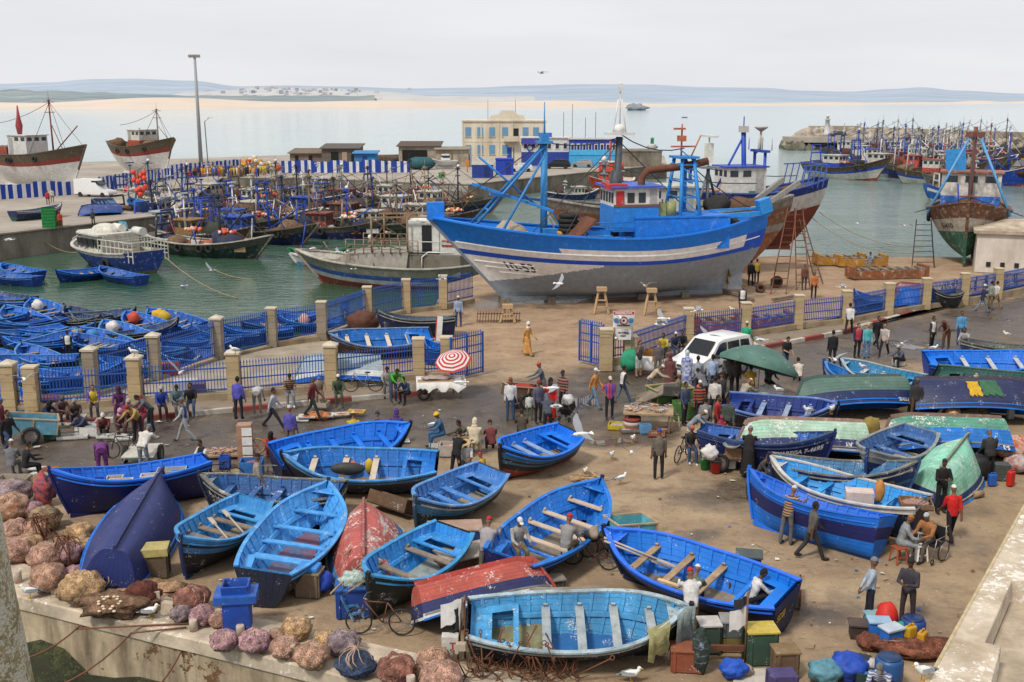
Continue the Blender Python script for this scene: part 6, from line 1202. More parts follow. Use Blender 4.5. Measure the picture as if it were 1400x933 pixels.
def person(label,p,face=0,pose='stand',top=(.1,.1,.1),bot=(.03,.03,.04),hat=None,skin=0,robe=False,h=1.72,bulk=1.0,sleeve=True,short=False,tmat=None,vest=None,group=None,shoe=(.02,.018,.015),hair=(.015,.012,.01),vox=.021,seat=None,tilt=0):
 P=POSES[pose];k=h/1.72;lean=R(P.get('lean',1));root=T('person',label,'person',p,R(face),group);root.scale=(k,k,k)
 hz=P['seat']+.085 if 'seat' in P else max(.43*cos(R(a))+.42*cos(R(a-b_))for a,b_ in P['legs'])+.075
 if seat is not None:hz=seat+.085
 H=V((0,0,hz));u=V((0,-sin(lean),cos(lean)));fw=V((0,-cos(lean),-sin(lean)))
 segs=[];B=MB()
 def cap(a,c,r0,r1,m,n=9):
  B.tube([a,c],[r0,r1],n);B.ell(a,r0*.99,9,6);B.ell(c,r1*.99,9,6);segs.append((V(a),V(c),(r0+r1)/2,m))
 kk=bulk
 tl=[(-.10,.165,.115),(0,.172,.120),(.12,.158,.108),(.28,.185,.122),(.41,.185,.112),(.49,.115,.085),(.525,.06,.06)]
 if robe and 'seat' not in P and lean<.6:tl=[(-hz/max(.2,cos(lean))+.10,.27,.22),(-.5,.235,.19),(-.2,.20,.16)]+tl[1:]
 rings=[]
 for a,rx,ry in tl:
  c=H+u*a
  if a<-.15:c=V((0,0,hz+a))
  rx*=kk;ry*=kk
  rings.append([c+V((rx*cos(2*pi*j/14),0,0))+fw*(ry*sin(2*pi*j/14))for j in range(14)])
 B.loft(rings);segs.append((H-u*.02,H+u*.40,.13*kk,0))
 if robe and 'seat' not in P:segs.append((V((0,0,.14)),H,.19,0))
 lm=0 if robe else 1
 for s,(a,b_)in zip((-1,1),P['legs']):
  a,b_=R(a),R(b_);hp=H+V((s*.092,0,-.02));kn=hp+V((s*.03,-sin(a)*.43,-cos(a)*.43));an=kn+V((0,-sin(a-b_)*.42,-cos(a-b_)*.42))
  q=1.25 if robe else 1.06
  cap(hp,kn,.086*q*min(kk,1.1),.062*q,lm);cap(kn,an,.062*q,.050*q*1.05,2 if short else lm)
  ft=an+V((0,-.09,-.035));B.ell(ft,(.047,.125,.045),10,6);segs.append((an+V((0,.02,-.05)),ft+V((0,-.08,-.01)),.045,3))
 hands=[]
 for s,A in zip((-1,1),P['arms']):
  f_,o_,e_=R(A[0])+lean*.0,R(A[1]),R(A[2]);inn=A[3]if len(A)>3 else 0
  sh=H+u*.43+V((s*.185*kk,0,0));d=V((s*sin(o_)*cos(f_),-sin(f_),-cos(f_)*cos(o_)));el=sh+d*.29
  d2=V((s*sin(o_)*.5,-sin(f_+e_),-cos(f_+e_)));d2=(d2+V((-s*inn,0,0))).normalized();wr=el+d2*.25
  cap(sh,el,.062*kk,.050*kk,0);cap(el,wr,.049*(kk if sleeve else 1),.036,0 if sleeve else 2)
  hd=wr+d2*.075;B.tube([wr-d2*.02,hd,hd+d2*.02],[.03,.04,.034],8);segs.append((wr+d2*.02,hd+d2*.03,.034,2));hands.append((hd,d2,s))
 hl=lean*.45+R(P.get('head',2));nb=H+u*.50;hu=V((0,-sin(hl),cos(hl)));hf=V((0,-cos(hl),-sin(hl)));hc=nb+u*.05+hu*.15+hf*.015
 cap(nb-u*.03,nb+u*.05+hu*.06,.058,.052,2)
 E=Matrix(((1,0,0),(0,-hf.y,hu.y),(0,-hf.z,hu.z)))
 B.ell(hc,(.076,.094,.115),14,10,E=E);B.ell(hc-hu*.06+hf*.025,(.055,.062,.062),10,7,E=E);B.ell(hc+hf*.098-hu*.012,(.014,.02,.026),6,5,E=E)
 for s in(-1,1):B.ell(hc+V((s*.078,0,0))-hu*.01,(.012,.022,.032),6,5,E=E)
 segs.append((hc-hu*.04,hc+hu*.03,.085,2))
 me=bpy.data.meshes.new('p');me.from_pydata(B.v,[],B.f);n=remesh(me,vox)
 tm=tmat or mat(top,.85,.3,7,tuple(x*.4 for x in top),.35,4,bump=.5,bsc=14)
 sk=mat(SKINS[skin],.55,.12);mats=[tm,mat(bot,.85,.3,7,tuple(x*.4 for x in bot),.35,4,bump=.5,bsc=14),sk,mat(shoe,.6),mat(vest,.8)if vest else tm]
 nf=len(n.polygons);cs=np.empty(nf*3);n.polygons.foreach_get('center',cs);cs=cs.reshape(-1,3);best=np.full(nf,9.0);mi=np.zeros(nf,int)
 for a,c,r,m in segs:
  a_,d=np.array(a),np.array(c-a);tt=np.clip(((cs-a_)@d)/max(1e-9,d@d),0,1);dd=np.linalg.norm(cs-(a_+tt[:,None]*d),axis=1)-r
  w_=dd<best;best[w_]=dd[w_];mi[w_]=m
 if vest:
  ca=(cs-np.array(H))@np.array(u);ok=(mi==0)&(ca>.02)&(np.abs(cs[:,0])<.15*kk);mi[ok]=4
 X_=MB()
 for hd,d2,s in hands:
  sd_=d2.cross(V((0,0,1)));sd_=sd_.normalized()if sd_.length>.1 else V((1,0,0));nn=d2.cross(sd_)
  for q in range(4):
   b0=hd+sd_*(.017*(q-1.5))+d2*.03;l_=(.055,.066,.062,.048)[q];X_.tube([b0,b0+d2*l_*.6,b0+d2*l_+nn*.018],[.010,.0095,.007],5,2)
  b0=hd+sd_*.03*-s-d2*.01;X_.tube([b0,b0+(d2*.6-sd_*.6*s).normalized()*.035,b0+d2*.055-sd_*.03*s],[.012,.011,.008],5,2)
 for s in(-1,1):X_.ell(hc+hf*.080+hu*.012+V((s*.031,0,0)),(.012,.008,.008),6,4,1,E);X_.bar(hc+hf*.083+hu*.032+V((s*.045,0,0)),hc+hf*.086+hu*.034+V((s*.018,0,0)),.012,.009,1)
 X_.ell(hc+hf*.082-hu*.055,(.022,.008,.006),6,4,0,E)
 vs=[tuple(v.co)for v in n.vertices];fs=[tuple(q.vertices)for q in n.polygons];o=len(vs)
 me2=bpy.data.meshes.new('body');me2.from_pydata(vs+[tuple(v)for v in X_.v],[],fs+[tuple(i+o for i in f)for f in X_.f])
 for m in mats+[mat((.14,.05,.04),.6),mat((.02,.015,.012),.5)]:me2.materials.append(m)
 me2.polygons.foreach_set('material_index',list(mi)+[{2:2,1:6,0:5}[m]for m in X_.m]);me2.polygons.foreach_set('use_smooth',[True]*len(me2.polygons));bpy.data.meshes.remove(n)
 b=bpy.data.objects.new('body',me2);COL.objects.link(b);b.parent=root
 ht,hcx=hat or('hair',hair)
 def dome(r,z0,grow=1.0,n=14):
  rg=[]
  for i in range(6):
   a=z0+(pi/2-z0)*i/5.2;rg.append([hc+E@V((r[0]*cos(a)*cos(2*pi*j/n),r[1]*cos(a)*sin(2*pi*j/n),r[2]*sin(a)))for j in range(n)])
  return rg
 q=MB();hm=mat(hcx,.9,.25,12)
 if ht=='hair':q.loft([[v-hf*.016 for v in r]for r in dome((.083,.094,.128),.05)]);q.ell(hc-hf*.035-hu*.01,(.078,.068,.085),10,7,E=E);nm='hair'
 elif ht=='long':q.loft([[v-hf*.016 for v in r]for r in dome((.088,.098,.130),.05)]);q.ell(hc-hf*.045-hu*.08,(.088,.065,.155),10,7,E=E);nm='hair'
 elif ht=='cap':q.loft(dome((.085,.104,.135),.22));q.ell(hc+hf*.125+hu*.035,(.062,.07,.012),10,5,E=E);nm='cap'
 elif ht=='skull':q.loft(dome((.084,.102,.125),.30));nm='skullcap'
 elif ht=='beanie':q.loft(dome((.089,.108,.145),.10));nm='beanie'
 elif ht=='turban':q.loft(dome((.098,.118,.14),.12));q.ring(hc+hu*.045,.092,.034,hu,14,6);nm='turban'
 elif ht=='straw':q.loft(dome((.09,.108,.15),.3));q.lathe([(.20,-.012),(.20,0),(.09,.02)],(0,0,0),16);q.v=[tuple(v)if i<len(q.v)-48 else tuple(hc+E@V((v[0],v[1],v[2]+.045)))for i,v in enumerate(q.v)];nm='straw_hat'
 else:
  q.loft([[v-hf*.012 for v in r]for r in dome((.098,.108,.145),-.1)]);q.ell(hc-hf*.032-hu*.03,(.096,.088,.135),12,8,E=E);q.ell(nb+u*.02,(.115,.105,.075),12,6,E=E);nm='headscarf' if ht=='scarf' else 'hood'
 q.build(nm,hm,root)
 if tilt:root.rotation_euler=Euler((R(tilt),0,R(face)))
 return root
ST=lambda c1,c2,per=.09,ax=2:mat(c1,.85,.2,7,stripe=(ax,per,c2,.5))
JEAN=(.035,.065,.14);DKT=(.014,.015,.022);KHA=(.16,.12,.07);LJ=(.16,.20,.26);GRYT=(.12,.12,.12);BLK=(.012,.012,.014);WH_=(.58,.57,.55);PUR=(.07,.05,.30);MAR=(.14,.02,.03)
PPL=[(5,606,90,'stand',MAR,DKT,('cap',(.05,.12,.3)),1,'person in dark red jacket and blue cap at the left edge by the handcart',{}),(14,622,70,'walk',BLK,JEAN,None,1,'person in black jacket and jeans gripping the blue handcart',{}),(61,576,60,'squat',(.012,.02,.06),(.012,.02,.06),('scarf',BLK),1,'person in navy robe crouching with orange bowl by the gate pillar',dict(robe=1)),(104,578,20,'sitlow',(.06,.03,.03),DKT,('beanie',(.25,.25,.24)),1,'person hunched in brown with grey cap behind the white fish boxes',{}),(130,568,20,'sit',(.10,.04,.32),(.05,.05,.05),('hair',(.05,.03,.02)),2,'person in purple jacket with yellow collar sitting at the fence',dict(vest=(.5,.38,.03))),(144,592,10,'squat',(.15,.03,.03),DKT,('beanie',WH_),1,'person in maroon jacket and white cap squatting by fish boxes',{}),(166,570,10,'sit',(.08,.02,.09),(.05,.015,.05),('scarf',(.05,.02,.03)),1,'person in dark plum robe seated on the wall beside a pillar',dict(robe=1)),(165,592,30,'sitlow',(.10,.05,.05),(.08,.05,.04),('scarf',(.55,.25,.33)),1,'person wearing a pink headscarf seated among fish boxes',dict(robe=1)),(190,602,-20,'stoop',(.42,.27,.09),DKT,('cap',(.30,.03,.03)),1,'person in tan jacket and red hat stooping over the fish',{}),(197,584,0,'sit',(.20,.02,.04),MAR,('scarf',(.25,.03,.04)),1,'person wrapped in dark red behind the tan jacket',dict(robe=1)),(222,570,20,'sit',(.02,.05,.28),DKT,('beanie',(.35,.34,.32)),1,'person in blue jacket and grey hat on the wall, left of three',{}),(242,568,30,'sit',(.09,.14,.15),GRYT,('cap',BLK),1,'person in grey green top on the wall, middle of three',{}),(263,565,10,'sit',BLK,JEAN,None,1,'person in black jacket and jeans on the wall, right of three',{}),(254,603,-90,'walk',(.42,.44,.46),(.30,.31,.33),('cap',(.1,.12,.16)),1,'person in pale grey and navy top walking on the wet road',dict(vest=(.03,.05,.15))),(197,644,170,'stoop',(.60,.58,.54),LJ,('cap',(.10,.2,.38)),1,'person in puffy white vest bending over the flat cart',dict(bulk=1.15)),(141,650,200,'bend',(.14,.03,.17),(.12,.03,.15),('scarf',BLK),1,'person in purple robe bent double behind the long navy boat',dict(robe=1)),(17,654,190,'sit',(.16,.16,.17),GRYT,('skull',WH_),1,'person in grey with white cap sitting with back turned',{}),(36,656,130,'sit',BLK,BLK,None,1,'person in black tracksuit sitting with white shoes',dict(shoe=WH_)),(282,650,-40,'sit',WH_,DKT,None,1,'person in white shirt and black waistcoat at the boat end',dict(vest=BLK)),(327,573,165,'stand',(.09,.08,.42),DKT,None,1,'person in bright purple shirt standing with back to view near the wall',{}),(352,567,185,'bend',(.45,.44,.42),(.20,.20,.19),('skull',WH_),1,'person in grey trousers bending over at the kerb',{}),(374,585,80,'stride',(.38,.40,.48),DKT,None,1,'person in pale striped shirt striding across the wet road',{}),(397,551,10,'sit',(.05,.025,.02),LJ,('cap',BLK),1,'person in striped dark top with white socks sitting on the wall',dict(tmat=ST((.05,.025,.02),(.2,.12,.08)),shoe=WH_)),(428,571,80,'walk',MAR,(.02,.03,.025),('cap',(.02,.08,.25)),1,'person in maroon jacket and blue cap walking past the fish',{}),(437,552,15,'sit',(.26,.19,.14),KHA,('cap',(.03,.15,.5)),2,'person in beige shirt and blue cap sitting beside a pillar',{}),(463,552,15,'sit',(.05,.08,.05),(.05,.07,.05),('skull',WH_),3,'person in dark green with white cap seated next to the bicycle',{}),(398,618,170,'stand',(.085,.075,.36),KHA,('cap',(.4,.4,.42)),1,'person in purple shirt and khaki trousers near the red robe',{}),(369,619,20,'squat',(.45,.05,.04),(.40,.05,.04),('scarf',BLK),1,'person in red robe squatting with black headscarf',dict(robe=1)),(353,692,100,'stand2',(.32,.27,.22),GRYT,('cap',BLK),1,'person in beige t-shirt standing behind the numbered black boat',dict(sleeve=False)),(538,549,30,'stoop',(.05,.30,.03),JEAN,None,1,'person in bright green shirt stooping at the fence',{}),(557,546,-30,'sitlow',(.05,.08,.16),DKT,None,1,'person in dark blue jacket crouched beside the green shirt',{}),(530,540,10,'sit',(.30,.28,.25),GRYT,('cap',BLK),1,'person in pale jacket and black cap seated behind the green shirt',{}),(484,612,180,'sit',(.55,.40,.03),DKT,('straw',(.5,.38,.2)),1,'person with straw hat and yellow top behind the big blue boat',{}),(516,612,180,'sit',(.03,.03,.04),DKT,('beanie',(.03,.03,.06)),1,'person with dark woolly hat behind the big blue boat',{}),(542,608,180,'sit',(.08,.04,.2),DKT,('scarf',(.06,.03,.16)),1,'person with purple headscarf behind the big blue boat tip',{}),(605,610,-80,'sit',(.03,.10,.22),(.03,.08,.18),('turban',(.58,.38,.03)),1,'person in blue robe and yellow turban seated on a box',dict(robe=1)),(639,604,-60,'squat',(.09,.09,.06),DKT,None,1,'person in olive jacket squatting beside the blue robe',{}),(648,622,175,'sit',(.58,.50,.36),(.55,.48,.35),('hood',(.58,.50,.36)),1,'person in hooded cream robe sitting with back turned',dict(robe=1,bulk=1.15)),(672,616,190,'sitlow',(.15,.03,.035),DKT,('beanie',BLK),1,'person in maroon jacket squatting right of the cream robe',{}),(638,650,-10,'sit',(.60,.59,.57),GRYT,('straw',(.5,.36,.16)),1,'person in white t-shirt and straw hat at the violet boat',dict(sleeve=False)),(624,655,150,'lean',BLK,DKT,None,1,'person in black leaning on the violet boat edge',{}),(662,660,-120,'sit',(.55,.33,.03),(.2,.1,.1),('cap',(.42,.03,.03)),1,'child in yellow vest and red cap on the violet boat stern',dict(h=1.35)),(698,574,175,'stand',(.60,.60,.62),JEAN,('long',(.17,.06,.03)),2,'person with red brown hair in white shirt and jeans beside the cart',{}),(724,575,175,'stand',(.55,.58,.55),(.10,.12,.08),None,3,'small child in white shirt with a dark backpack',dict(h=1.15)),(742,548,-80,'push',(.10,.12,.15),GRYT,('cap',(.45,.06,.04)),1,'person in grey blue jacket and red cap hauling the brown cart',{}),(752,574,20,'stand2',(.50,.02,.015),(.03,.02,.02),('scarf',BLK),1,'person in bright red robe and black headscarf with a pushchair',dict(robe=1)),(770,562,-40,'stand2',(.05,.03,.03),DKT,('cap',(.015,.02,.06)),1,'person in striped dark jumper and navy cap by the pushchair',dict(tmat=ST((.03,.03,.03),(.3,.12,.1),.12))),(714,600,180,'sitlow',(.06,.045,.03),DKT,None,1,'person in dark brown jacket low behind the vivid blue boat',{}),(749,596,180,'stoop',(.06,.07,.10),DKT,('hood',(.10,.11,.14)),1,'person in slate hood low behind the vivid blue boat',{}),(721,485,60,'walk',(.55,.28,.08),(.5,.26,.08),('scarf',(.62,.60,.56)),1,'person in ochre robe and white headscarf walking in the yard',dict(robe=1)),(812,557,60,'walk',(.50,.22,.06),(.14,.22,.34),('cap',WH_),2,'person in orange jacket and white cap on the road',{}),(833,572,10,'hip',(.30,.04,.08),DKT,('cap',(.5,.46,.4)),1,'person in blue and red striped shirt with hand on hip',dict(tmat=ST((.04,.06,.28),(.42,.04,.06),.11,0),sleeve=False)),(851,553,120,'walk',(.02,.02,.025),(.08,.13,.22),None,1,'person in black jacket with white back panel walking away',dict(vest=WH_)),(873,515,20,'phone',(.10,.08,.08),WH_,('long',(.10,.04,.03)),2,'person in white shorts covering the face at the gate',dict(short=1,sleeve=False)),(899,516,170,'stand',(.11,.10,.10),KHA,('skull',(.25,.12,.08)),2,'person in grey t-shirt standing left of the white van',dict(sleeve=False)),(907,490,-20,'sit',(.50,.40,.04),DKT,None,1,'person in yellow shirt sitting at the right fence',{}),(921,488,10,'sit',(.02,.03,.07),JEAN,('skull',WH_),1,'person in navy jacket and white cap sitting at the right fence',{}),(932,486,-10,'sit',BLK,DKT,None,1,'person in black jacket sitting at the right fence',{}),(888,546,90,'stoop',(.46,.36,.26),GRYT,('skull',WH_),1,'person in beige sweater bending over the green fish cart',{}),(1019,486,150,'stand2',(.02,.34,.17),(.02,.32,.16),('skull',WH_),1,'person in bright green overalls behind the white van',{}),(1014,430,0,'stand',(.02,.02,.025),DKT,None,1,'person in dark jacket and white shirt in the yard behind the fence',dict(vest=WH_)),(938,532,160,'stand',(.40,.44,.56),(.3,.3,.4),('scarf',(.45,.5,.62)),1,'person in blue and white patterned robe before the white van',dict(robe=1,tmat=mat((.55,.56,.6),.8,.2,5,(.03,.08,.4),.9,9))),(973,538,175,'stand',(.36,.46,.66),(.10,.12,.16),None,1,'person in light blue shirt leaning toward the van door',{}),(962,556,-150,'stoop',(.14,.15,.16),DKT,None,1,'person in grey jacket bending over the fish crowd',{}),(946,552,30,'squat',(.5,.03,.02),(.5,.03,.02),('beanie',(.55,.12,.12)),1,'person in red robe and red white hat crouching at the fish cart',dict(robe=1)),(955,578,0,'stand',(.08,.03,.02),DKT,('skull',WH_),1,'person in red and black striped top with white cap in the crowd',dict(tmat=ST((.03,.02,.02),(.3,.08,.04),.12))),(976,572,160,'stand',(.58,.54,.52),DKT,None,1,'person in white shirt in the crowd by the bicycle',{}),(995,536,170,'stand',(.12,.12,.12),BLK,('scarf',(.12,.10,.09)),1,'person in grey padded jacket left of the green umbrella',dict(bulk=1.12)),(1004,540,180,'stand',(.08,.06,.05),DKT,None,1,'person in dark brown beside the grey padded jacket',{}),(1025,552,170,'stoop',(.55,.32,.03),KHA,('hair',BLK),1,'person in mustard yellow top under the green umbrella',{}),(943,614,70,'stoop',(.22,.24,.28),(.20,.22,.26),('skull',(.6,.56,.48)),1,'person in blue grey shirt and white cap facing the crowd',{}),(963,600,175,'stand',(.20,.21,.22),DKT,None,1,'person in grey sweater with back turned at the named boat',dict(h=1.6)),(979,601,60,'stand',(.30,.02,.02),BLK,None,1,'person in black and red jacket at the named boat stern',dict(vest=(.4,.02,.02))),(994,604,-30,'stand',(.06,.08,.065),DKT,('cap',BLK),1,'person in dark green shirt and black cap at the named boat',{}),(985,612,10,'stand',(.5,.02,.03),(.45,.02,.03),('scarf',(.25,.03,.08)),1,'child in bright red beside the named boat',dict(h=1.2,robe=1)),(943,628,10,'sit',(.03,.03,.03),JEAN,('skull',(.45,.10,.04)),1,'person in dark top and jeans with red cap sitting by the bicycle cart',dict(shoe=WH_)),(1022,651,160,'lean',(.015,.012,.012),BLK,('beanie',(.2,.2,.2)),1,'person in long black coat leaning on the named boat',dict(robe=1)),(1036,660,60,'sitlow',(.05,.05,.055),GRYT,('cap',(.12,.26,.45)),1,'person in dark jacket and blue cap seated behind the blue bow',{}),(1046,668,40,'sitlow',(.06,.06,.07),(.2,.19,.17),('skull',WH_),1,'person in dark chequered shirt seated at the white rimmed bow',{}),(900,654,175,'stand',(.13,.11,.09),DKT,('cap',(.03,.06,.28)),1,'person in grey brown shirt and blue cap alone on open ground',dict(sleeve=False)),(1073,508,20,'look',BLK,(.07,.12,.2),None,2,'person in black polo shirt and jeans looking down',dict(sleeve=False)),(1137,500,175,'stand',BLK,BLK,None,1,'person in black with a black bag on the shoulder',{}),(1092,522,180,'sitlow',(.58,.52,.44),DKT,None,1,'person in cream shirt sitting with back turned by the green boat',{}),(1160,456,160,'walk',(.62,.61,.60),BLK,None,1,'person in white shirt and black trousers by the right fence',{}),(1171,489,10,'stand',(.02,.03,.08),BLK,None,2,'person in navy jacket with red top beside the turquoise jacket',dict(vest=(.35,.03,.05))),(1184,489,0,'stand',(.10,.42,.46),(.10,.20,.36),('long',(.45,.30,.12)),2,'blonde person in turquoise jacket and jeans',{}),(1198,476,20,'walk',BLK,BLK,None,1,'person dressed all in black right of the turquoise jacket',{}),(1208,487,-30,'walk',(.5,.45,.43),BLK,('hair',(.03,.02,.02)),2,'person in black and white top carrying a white bag',dict(sleeve=False)),(1233,500,-60,'sitlow',(.08,.09,.13),DKT,('skull',(.4,.4,.4)),1,'person in grey seated on the red and white block',{}),(1273,478,30,'stand',(.03,.03,.03),BLK,None,1,'person in black and white jacket at the yellow fish tray',dict(vest=(.5,.5,.48))),(1293,476,-40,'stoop',(.12,.05,.025),(.08,.04,.03),('scarf',(.12,.05,.03)),1,'person wrapped in brown shawl at the yellow fish tray',dict(robe=1)),(1312,470,-10,'stand',(.08,.30,.55),JEAN,None,1,'person in sky blue shirt behind the dark weathered boat',{}),(1318,482,-40,'sit',(.32,.33,.34),LJ,('hair',BLK),1,'person in grey jacket sitting on the dark weathered boat',{}),(1342,427,100,'walk',(.02,.03,.06),LJ,('cap',WH_),1,'person in navy jacket and white cap walking on the right pavement',{}),(1353,423,100,'stand',(.25,.28,.22),KHA,None,1,'person in grey green shirt beside the fence at the right',{}),(1360,422,110,'walk',(.58,.57,.55),KHA,None,2,'person in white t-shirt and shorts beside the fence at the right',dict(short=1,sleeve=False)),(1099,396,0,'stand',(.14,.06,.045),(.06,.04,.035),None,1,'person in brown clothes standing in the boat yard by the ladder',{}),(1112,408,-10,'stand',(.48,.16,.05),BLK,None,1,'person in orange jacket standing in the boat yard',{}),(1191,368,-60,'sit',(.20,.24,.30),(.2,.22,.26),None,1,'person in pale blue grey seated on the rusty cradle',{}),(1026,390,150,'stand',BLK,BLK,None,1,'person in black under the hauled out orange hull',{}),(1034,388,190,'stand',(.38,.24,.03),BLK,None,1,'person in mustard jacket under the hauled out orange hull',{}),(1250,575,-20,'stand',(.03,.03,.035),(.10,.06,.03),('skull',(.08,.08,.09)),3,'person in dark grey shirt between two overturned boats',{}),(1283,572,90,'squat',(.30,.04,.04),DKT,None,1,'child in red and white tracksuit crouched at the net heap',dict(h=1.3,vest=WH_)),(1350,655,185,'look',(.035,.035,.038),BLK,('cap',(.07,.14,.28)),1,'person in dark hooded coat and blue cap by the mint boat',dict(bulk=1.12)),(1285,700,10,'chest',(.012,.01,.01),BLK,('skull',(.02,.02,.02)),3,'person dressed in black with folded hands by the mint boat',{}),(1299,739,185,'walk',(.55,.015,.015),BLK,('skull',WH_),1,'person in red t-shirt and white skullcap walking away',dict(sleeve=False)),(1075,743,130,'lean',(.3,.2,.1),(.12,.12,.14),('cap',(.5,.5,.5)),1,'person in brown striped t-shirt leaning on the bright blue hull',dict(tmat=ST((.34,.22,.12),(.05,.03,.03),.07),sleeve=False)),(1108,764,100,'walk',(.11,.10,.085),(.03,.03,.032),None,3,'person in grey shirt walking past the bright blue hull',dict(sleeve=False)),(1230,764,80,'sit',(.26,.28,.30),(.24,.26,.28),('skull',(.30,.12,.03)),1,'person in grey hooded robe on a low red stool',dict(robe=1,bulk=1.12)),(1268,762,-50,'sit',(.33,.14,.05),(.12,.10,.09),('skull',(.40,.42,.45)),1,'person in rust brown sweater sitting in the wheelchair',dict(bulk=1.1,seat=.50)),(1187,853,80,'behind',(.36,.43,.52),(.012,.014,.03),('cap',(.16,.17,.18)),1,'person in light blue jumper with hands clasped behind',{}),(1239,853,-45,'chest',(.05,.045,.06),(.05,.035,.035),('beanie',(.02,.018,.018)),3,'person in dark patterned sweater talking to the light blue jumper',{}),(1203,948,-30,'squat',(.30,.32,.40),DKT,('cap',(.14,.14,.14)),1,'person in chequered shirt and grey cap crouched at the blue barrel',dict(tmat=ST((.45,.46,.5),(.10,.12,.25),.05))),(943,873,175,'lean',(.64,.63,.62),KHA,('cap',(.40,.02,.03)),1,'person in white jacket and red cap leaning on the blue boat',dict(bulk=1.08)),(665,793,160,'lean',(.30,.27,.28),(.13,.12,.10),('cap',(.42,.02,.02)),1,'person in grey and white jacket with red cap standing at the navy boat',dict(bulk=1.1,vest=(.32,.29,.30))),(66,280,10,'stand',(.5,.03,.03),BLK,None,1,'person in red coat on the first pier behind the navy boat',dict(vox=.04)),(72,277,10,'stand',(.5,.5,.48),KHA,None,1,'person in white on the first pier behind the navy boat',dict(vox=.04)),(83,313,10,'stand',(.42,.06,.02),(.2,.04,.03),('hood',(.4,.05,.02)),1,'person in orange red jacket beside the green crates',dict(vox=.04)),(128,309,-20,'stand',(.05,.05,.06),BLK,None,1,'person carrying a green basket on the pier edge',dict(vox=.04)),(259,247,0,'stand',(.45,.04,.05),MAR,None,1,'person in red on the far pier below the lamp mast',dict(vox=.05)),(266,246,0,'stand',BLK,BLK,None,1,'person in black on the far pier below the lamp mast',dict(vox=.05)),(627,446,0,'stand',(.3,.36,.5),JEAN,('skull',WH_),1,'person in pale blue behind the rear slipway fence',{}),(472,442,0,'stand',(.04,.10,.3),JEAN,None,1,'person in blue overalls behind the rear slipway fence',{}),(84,574,40,'sitlow',(.10,.05,.05),DKT,('scarf',(.10,.10,.12)),1,'person in dark brown robe huddled by the white deep box',dict(robe=1)),(118,590,-20,'squat',(.05,.06,.12),DKT,('beanie',BLK),1,'person in dark blue squatting at the sardine box',{}),(178,578,20,'sitlow',(.16,.06,.07),(.10,.04,.05),('scarf',(.4,.36,.32)),1,'person in dusky red robe with pale scarf behind the tan jacket',dict(robe=1)),(208,590,-60,'stoop',(.10,.11,.13),DKT,None,1,'person in charcoal top bending near the flat cart',{}),(926,566,60,'stand',(.20,.16,.12),DKT,('cap',(.3,.28,.25)),1,'person in brown jumper beside the green metal bin',{}),(935,580,40,'stand2',(.05,.07,.14),DKT,None,1,'person in navy jumper in the crowd by the green bin',{}),(985,566,-150,'stand',(.04,.04,.045),DKT,('cap',BLK),1,'person in black jacket and cap in the crowd by the bicycle',{}),(1012,570,120,'stoop',(.34,.30,.24),DKT,('skull',WH_),1,'person in sand coloured shirt behind the deep blue boat',{}),(953,540,190,'stand',(.30,.33,.40),JEAN,None,1,'person in grey blue shirt right of the patterned robe',{}),(915,536,150,'stand',(.14,.05,.05),DKT,('scarf',(.12,.03,.04)),1,'person in dark red robe at the van bumper',dict(robe=1)),(1049,536,10,'sit',(.10,.12,.10),DKT,None,1,'person in grey green seated under the parasol edge',{}),(736,578,30,'stand',(.10,.10,.16),DKT,('beanie',(.2,.03,.04)),1,'person in slate coat left of the red robe',{}),(95,492,0,'stand',BLK,BLK,('cap',BLK),1,'person in black and white top standing among the basin boats',dict(vest=WH_)),]
for px,py,fc,po,tp_,bt,ht,sk_,lab,ex in PPL:
 z=0.0
 if(py<580 and px<600 and py>540)or(1330<px<1370 and py<430):z=.11
 if px==95:z=WZ+.1
 ex=dict(ex);ex['vox']=ex.get('vox',.021 if py>640 else .027);person(lab,G(px,py,z),fc+RND.uniform(-6,6),po,tp_,bt,ht,sk_,**ex)
def seat_in(key,x,y,z,lab,fc,pose,**k):q=at_boat(key,x,y,z);return person(lab,q-V((0,0,POSES[pose].get('seat',0)if pose!='stand' else 0)),fc,pose,**k)
seat_in('q3',-1.7,.35,.82,'person in grey hoodie and white cap sitting inside the navy boat',20,'sit',top=(.32,.31,.28),bot=KHA,hat=('cap',(.55,.55,.58)),skin=1)
seat_in('q3',-1.25,-.85,1.02,'person in grey sweater and red cap perched on the navy boat gunwale',150,'sit',top=(.20,.20,.20),bot=(.14,.11,.06),hat=('cap',(.42,.02,.02)),skin=1,vest=(.24,.23,.22))
seat_in('q2',-.3,.55,.45,'person in white skullcap working inside the bright blue boat',150,'sitlow',top=(.10,.14,.10),bot=DKT,hat=('skull',WH_),skin=1)
seat_in('q2',-1.5,-.2,.4,'person in white shirt crouched deep inside the bright blue boat',100,'sitlow',top=WH_,bot=DKT,hat=('hair',BLK),skin=3)
GW=mat((.70,.69,.67),.7,.08);GG=mat((.26,.28,.30),.7,.1);GB=mat((.02,.02,.02),.7);GY_=mat((.5,.28,.02),.6)
GM={}
